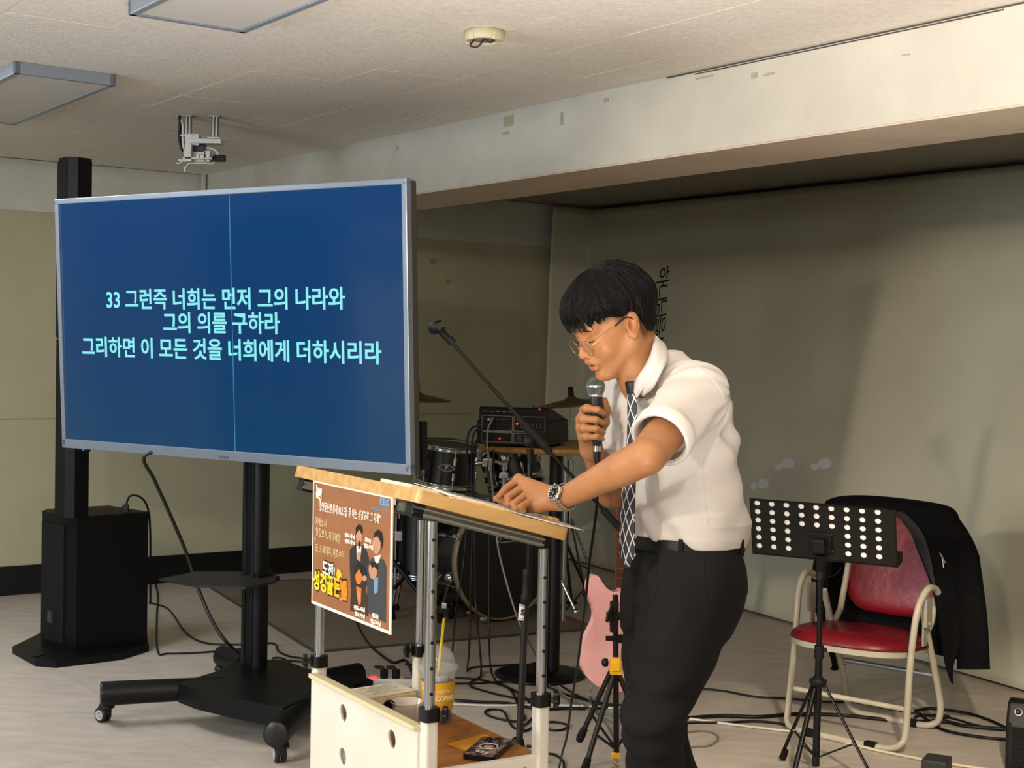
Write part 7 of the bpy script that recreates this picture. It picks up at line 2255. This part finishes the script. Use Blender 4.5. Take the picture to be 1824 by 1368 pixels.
# front pocket seams and fly as fine piping
def on_trouser(px, py, Yg, nrm=(-.4, -.9, 0)):
    return P(px, py, Yg)
seam = mat('trouser_seam', '060607', .9)
for nm_, pl_ in (('pocket_seam', [(1255, 982), (1254, 1003), (1254, 1026), (1256, 1048), (1259, 1068)]), ('fly_seam', [(1169, 985), (1170, 1016), (1172, 1039), (1163, 1068), (1150, 1087), (1140, 1097)]), ('back_pocket', [(1300, 1012), (1308, 1010), (1315, 1009)]), ('inner_crease', [(1131, 1088), (1137, 1100), (1139, 1118)])):
    pts_ = [on_mesh(tr, q_.x, q_.y, .0004) for q_ in spline([Vector((x_, y_, 0)) for x_, y_ in pl_], 8)]; pts_ = [p_ for p_ in pts_ if p_ is not None]
    if len(pts_) > 1:
        mb = MB(); mb.tube(pts_, .0010, 6); mb.build(nm_, seam, tr)
for nm_, pl_ in (('armhole_seam', [(1236, 650), (1262, 668), (1283, 695), (1293, 728), (1291, 760), (1277, 788), (1258, 806)]), ('yoke_seam', [(1190, 648), (1215, 645), (1238, 650)]), ('side_seam', [(1252, 815), (1253, 850), (1256, 900), (1262, 945)])):
    pts_ = [on_mesh(so, q_.x, q_.y, .0001) for q_ in spline([Vector((x_, y_, 0)) for x_, y_ in pl_], 10)]; pts_ = [p_ for p_ in pts_ if p_ is not None]
    if len(pts_) > 1:
        mb = MB(); mb.tube(pts_, .0009, 5); mb.build(nm_, mat('shirt_seam', 'cfcac3', .9), so)
# belt with loops and keeper
bz = P(1222, 964, 3.52).z; bc = P(1222, 964, 3.52)
def belt_pt(a, r=0.0, z=0.0):
    c_, s_ = cos(a), sin(a); e = 2 / 2.25
    lx = math.copysign(abs(c_) ** e, c_) * (.155 + r); fy = math.copysign(abs(s_) ** e, s_) * (.112 + r)
    p = Vector((bc.x, bc.y, bz)) + LL_ * lx + LF * fy; p.z += z + .004 * c_; return p
def band(a0, a1, r0, r1, z0, z1, n=60):
    vs = []; fs = []
    for i in range(n + 1):
        a = a0 + (a1 - a0) * i / n; vs += [belt_pt(a, r0, z0), belt_pt(a, r1, z0), belt_pt(a, r1, z1), belt_pt(a, r0, z1)]
    for i in range(n):
        for k in range(4): fs.append((4 * i + k, 4 * i + (k + 1) % 4, 4 * i + 4 + (k + 1) % 4, 4 * i + 4 + k))
    fs += [(0, 1, 2, 3), (4 * n, 4 * n + 1, 4 * n + 2, 4 * n + 3)]
    return vs, fs
mb = MB(); mb.add(*band(0, 2 * pi, .002, .0075, -.017, .015, 90)); bt_ = mb.build('belt', mat('belt_leather', '0b0b0c', .35), man)
mb = MB(); mb.add(*band(radians(28), radians(84), .007, .0105, -.016, .014, 24)); mb.build('belt_end', mat('belt_leather'), bt_)
for a in (-20, 52, 130, 200, 270):
    mb = MB(); mb.add(*band(radians(a), radians(a + 4.5), .0025, .0135, -.024, .020, 3)); mb.build('belt_loop', trm, tr)
# shoes
for an, nm in ((anL, 'l'), (anR, 'r')):
    toe = Vector((LF.x, LF.y, 0)); s0 = Vector((an.x, an.y, .045))
    pr = [wC(s0 - toe * .035, s0 + toe * .02, .038, .038, .02), wC(s0 + toe * .02, s0 + toe * .15 + Vector((0, 0, -.014)), .038, .030, .03), wC(an - Vector((0, 0, .01)), s0, .042, .036, .02), Prim('half', .004, 'i', n=[0, 0, 1], c=.010)]
    V, Q = sdf_mesh(pr, (an.x - .25, an.y - .25, -.02), (an.x + .15, an.y + .15, .14), .005)
    sh_ = np_object('shoe', V, Q, mat('shoe_leather', '0c0b0b', .3), man, None, 1)
    mb = MB(); mm = Matrix.Translation((an.x, an.y, 0)) @ Matrix.Rotation(math.atan2(toe.y, toe.x), 4, 'Z')
    mb.prism([(x, y) for x, y in [( .185 * cos(a) * (.97 if cos(a) > 0 else .42) , .040 * sin(a)) for a in [2 * pi * i / 28 for i in range(28)]]], .0, .014, M=mm); mb.build('sole', RUBBER, sh_)
# --- wrist watch
wc = P(998, 883, 3.337); ad = (wrL - elL).normalized()
wc = elL.lerp(wrL, .975)
WM_ = look(wc, ad, up=(0, 0, 1))
WI = WM_.inverted()
wt = bpy.data.objects.new('wrist_watch', None); COL.objects.link(wt); wt.parent = man
steel = mat('watch_steel', 'b5b0a6', .25, .95)
cdir = (P(998, 880, 3.25) - P(1001, 888, 3.34))
fdir = Vector((.12, -.80, .55)); fdir = (fdir - ad * fdir.dot(ad)).normalized()
t2 = ad.cross(fdir)
Rw = .0315
for k in range(26):      # bracelet links
    a = 2 * pi * k / 26
    if abs((a + pi) % (2 * pi) - pi) < .50: continue
    n_ = fdir * cos(a) + t2 * sin(a); tt2 = -fdir * sin(a) + t2 * cos(a)
    c_ = wc + n_ * Rw
    M_ = Matrix(((ad.x, tt2.x, n_.x, c_.x), (ad.y, tt2.y, n_.y, c_.y), (ad.z, tt2.z, n_.z, c_.z), (0, 0, 0, 1)))
    mb = MB(M_)
    for s in (-1, 0, 1): mb.box((s * .0058, (.0018 if s == 0 else 0), 0), (.0052, .0068, .0028), bev=.0006)
    mb.build('bracelet_link', steel, wt)
DMt = look(wc + fdir * (Rw - .001), fdir, up=tuple(ad)) @ Matrix.Diagonal((1.14, 1.14, 1.0, 1))
mb = MB(DMt); mb.lathe([(.001, -.003), (.0165, -.003), (.0185, .0), (.0185, .004), (.0165, .0065), (.0150, .0065), (.0150, .005), (.001, .005)], 36); mb.box((0, .0, .0005), (.012, .042, .004), bev=.001); mb.cyl((.0185, 0, .002), (.0215, 0, .002), .0022, 10); cs_ = mb.build('watch_case', steel, wt)
mb = MB(DMt); mb.lathe([(.0001, .0055), (.0149, .0055), (.0149, .0050)], 32); dl_ = mb.build('dial', mat('dial_black', '0b0b10', .6, spec=.2), cs_)
mb = MB(DMt)
for k in range(12): mb.box((.0118, 0, .0058), (.0035, .0010, .0005), M=Matrix.Rotation(2 * pi * k / 12, 4, 'Z'))
mb.box((.003, 0, .0061), (.009, .0009, .0004), M=Matrix.Rotation(1.0, 4, 'Z')); mb.box((.004, 0, .0063), (.012, .0007, .0004), M=Matrix.Rotation(2.6, 4, 'Z'))
tag(mb.build('dial_marks', mat('dial_mark', 'c9c6bd', .3, .5), cs_), kind='stuff')

# ================================================================== hand microphone (held, so a thing of its own)
top_m, bot_m = mc(1061, 688), mc(1064, 794)
ax_m = (top_m - bot_m).normalized()
mic = thing('microphone', 'silver-headed black microphone held to the mouth of the man', 'microphone', bot_m)
Mm = look(top_m, ax_m)
mb = MB(Mm); mb.lathe([(.0001, .0235), (.006, .0232), (.0125, .0205), (.018, .0155), (.0215, .0090), (.0232, .0025), (.0234, .001)], 36); gr_m = mat('mic_mesh', 'a3a8a6', .32, .85, bump=1.0, bscale=900, col2='5e6462', scale=900, detail=0); mb.build('grille_upper', gr_m, mic)
mb = MB(Mm); mb.lathe([(.0238, .0022), (.0243, .0), (.0238, -.0024)], 36); mb.lathe([(.0232, -.0015), (.0238, -.0022)], 36); mb.lathe([(.0238, .0022), (.0232, .0016)], 36); mb.build('band', mat('mic_band', 'b4c6c0', .25, .8), mic)
mb = MB(Mm); mb.lathe([(.0234, -.002), (.0228, -.008), (.0205, -.0150), (.0170, -.0205), (.0165, -.0215)], 36); mb.build('grille_lower', gr_m, mic)
mb = MB(Mm); mb.lathe([(.0172, -.0205), (.0176, -.0215), (.0176, -.0250), (.0160, -.0262)], 32); mb.build('collar_ring', mat('mic_ring', 'b9b9b5', .25, .9), mic)
hlen = (top_m - bot_m).length
mb = MB(Mm); mb.lathe([(.0160, -.0258), (.0158, -.040), (.0150, -.050), (.0118, -hlen + .005), (.0100, -hlen), (.0001, -hlen)], 32); mb.build('handle', mat('mic_black', '101012', .42), mic)
cn0 = bot_m; cn1 = mc(1064, 809, -.0)
mb = MB(); mb.cyl(cn0, mc(1063.5, 806), .0088, 20); mb.build('connector', mat('connector_silver', 'b8b2a8', .25, .9), mic)
mb = MB(); mb.tube([mc(1063.5, 804), mc(1063.5, 812), mc(1064, 822), mc(1064, 832)], [.0092, .0092, .0075, .004], 16); mb.build('cable_boot', BLACK_PLASTIC, mic)
cable('microphone_cable', [mc(1064, 830), mc(1064, 860, .02), P(1063, 900, 3.56), P(1057, 950, 3.60), P(1050, 1000, 3.66), P(1044, 1060, 3.72), P(1036, 1130, 3.85), P(1028, 1190, 3.98), P(1018, 1250, 4.1), P(1010, 1310, 4.25), P(1002, 1340, 4.4), F(992, 1380, .006), F(975, 1410, .006)], .0036, CABLE_BLACK, 'black cable hanging from the hand microphone in front of the pink guitar', n=10, seg=8)
# ================================================================== furniture along the left wall (mirrored in the television)
def lw_frame(t, off):
    """frame on the left wall: origin t metres along it, x along the wall, y into the room"""
    o = L0 + BV * t + U * off
    return Matrix(((BV.x, U.x, 0, o.x), (BV.y, U.y, 0, o.y), (0, 0, 1, 0), (0, 0, 0, 1)))
AMx = lw_frame(2.45, .22)
ac = thing('air_conditioner', 'white floor-standing air conditioner mirrored at the right of the television screen', 'air conditioner', AMx @ Vector((0, 0, 0)))
acm = mat('ac_white', 'e6e6e2', .4)
mb = MB(AMx); mb.box((0, 0, .95), (.56, .34, 1.9), bev=.03); mb.build('cabinet', acm, ac)
mb = MB(AMx); mb.box((0, .172, 1.66), (.46, .01, .26)); vent = mb.build('outlet_grille', mat('ac_grey', '6a6e72', .5), ac)
for i in range(8):
    mb = MB(AMx); mb.box((0, .182, 1.56 + i * .03), (.45, .014, .008)); mb.build('louvre', acm, vent)
mb = MB(AMx); mb.prism([(.07 * cos(a), .022 * sin(a)) for a in [2 * pi * i / 24 for i in range(24)]], 0, .008, M=Matrix.Translation((0, .17, 1.46)) @ Matrix.Rotation(radians(-90), 4, 'X')); mb.build('display', mat('ac_display', '22262c', .2), ac)
mb = MB(AMx); mb.box((0, .172, .35), (.46, .01, .4)); mb.build('intake_panel', mat('ac_panel', 'cfcfca', .5), ac)
BMx = lw_frame(1.45, .20)
bs = thing('bookcase', 'tall brown bookcase mirrored in the middle of the television screen', 'bookcase', BMx @ Vector((0, 0, 0)))
bw = mat('bookcase_brown', '7a5a40', .5, col2='6a4c34', scale=3, stretch=(1, 1, 12))
for x in (-.45, 0, .45): mb = MB(BMx); mb.box((x, 0, 1.0), (.02, .32, 2.0)); mb.build('upright', bw, bs)
for z in (.05, .45, .85, 1.25, 1.62, 1.99): mb = MB(BMx); mb.box((0, 0, z), (.92, .32, .02)); mb.build('shelf', bw, bs)
mb = MB(BMx); mb.box((0, -.155, 1.0), (.92, .01, 2.0)); mb.build('back_panel', bw, bs)
bpy.data.curves.remove(_keep_font)
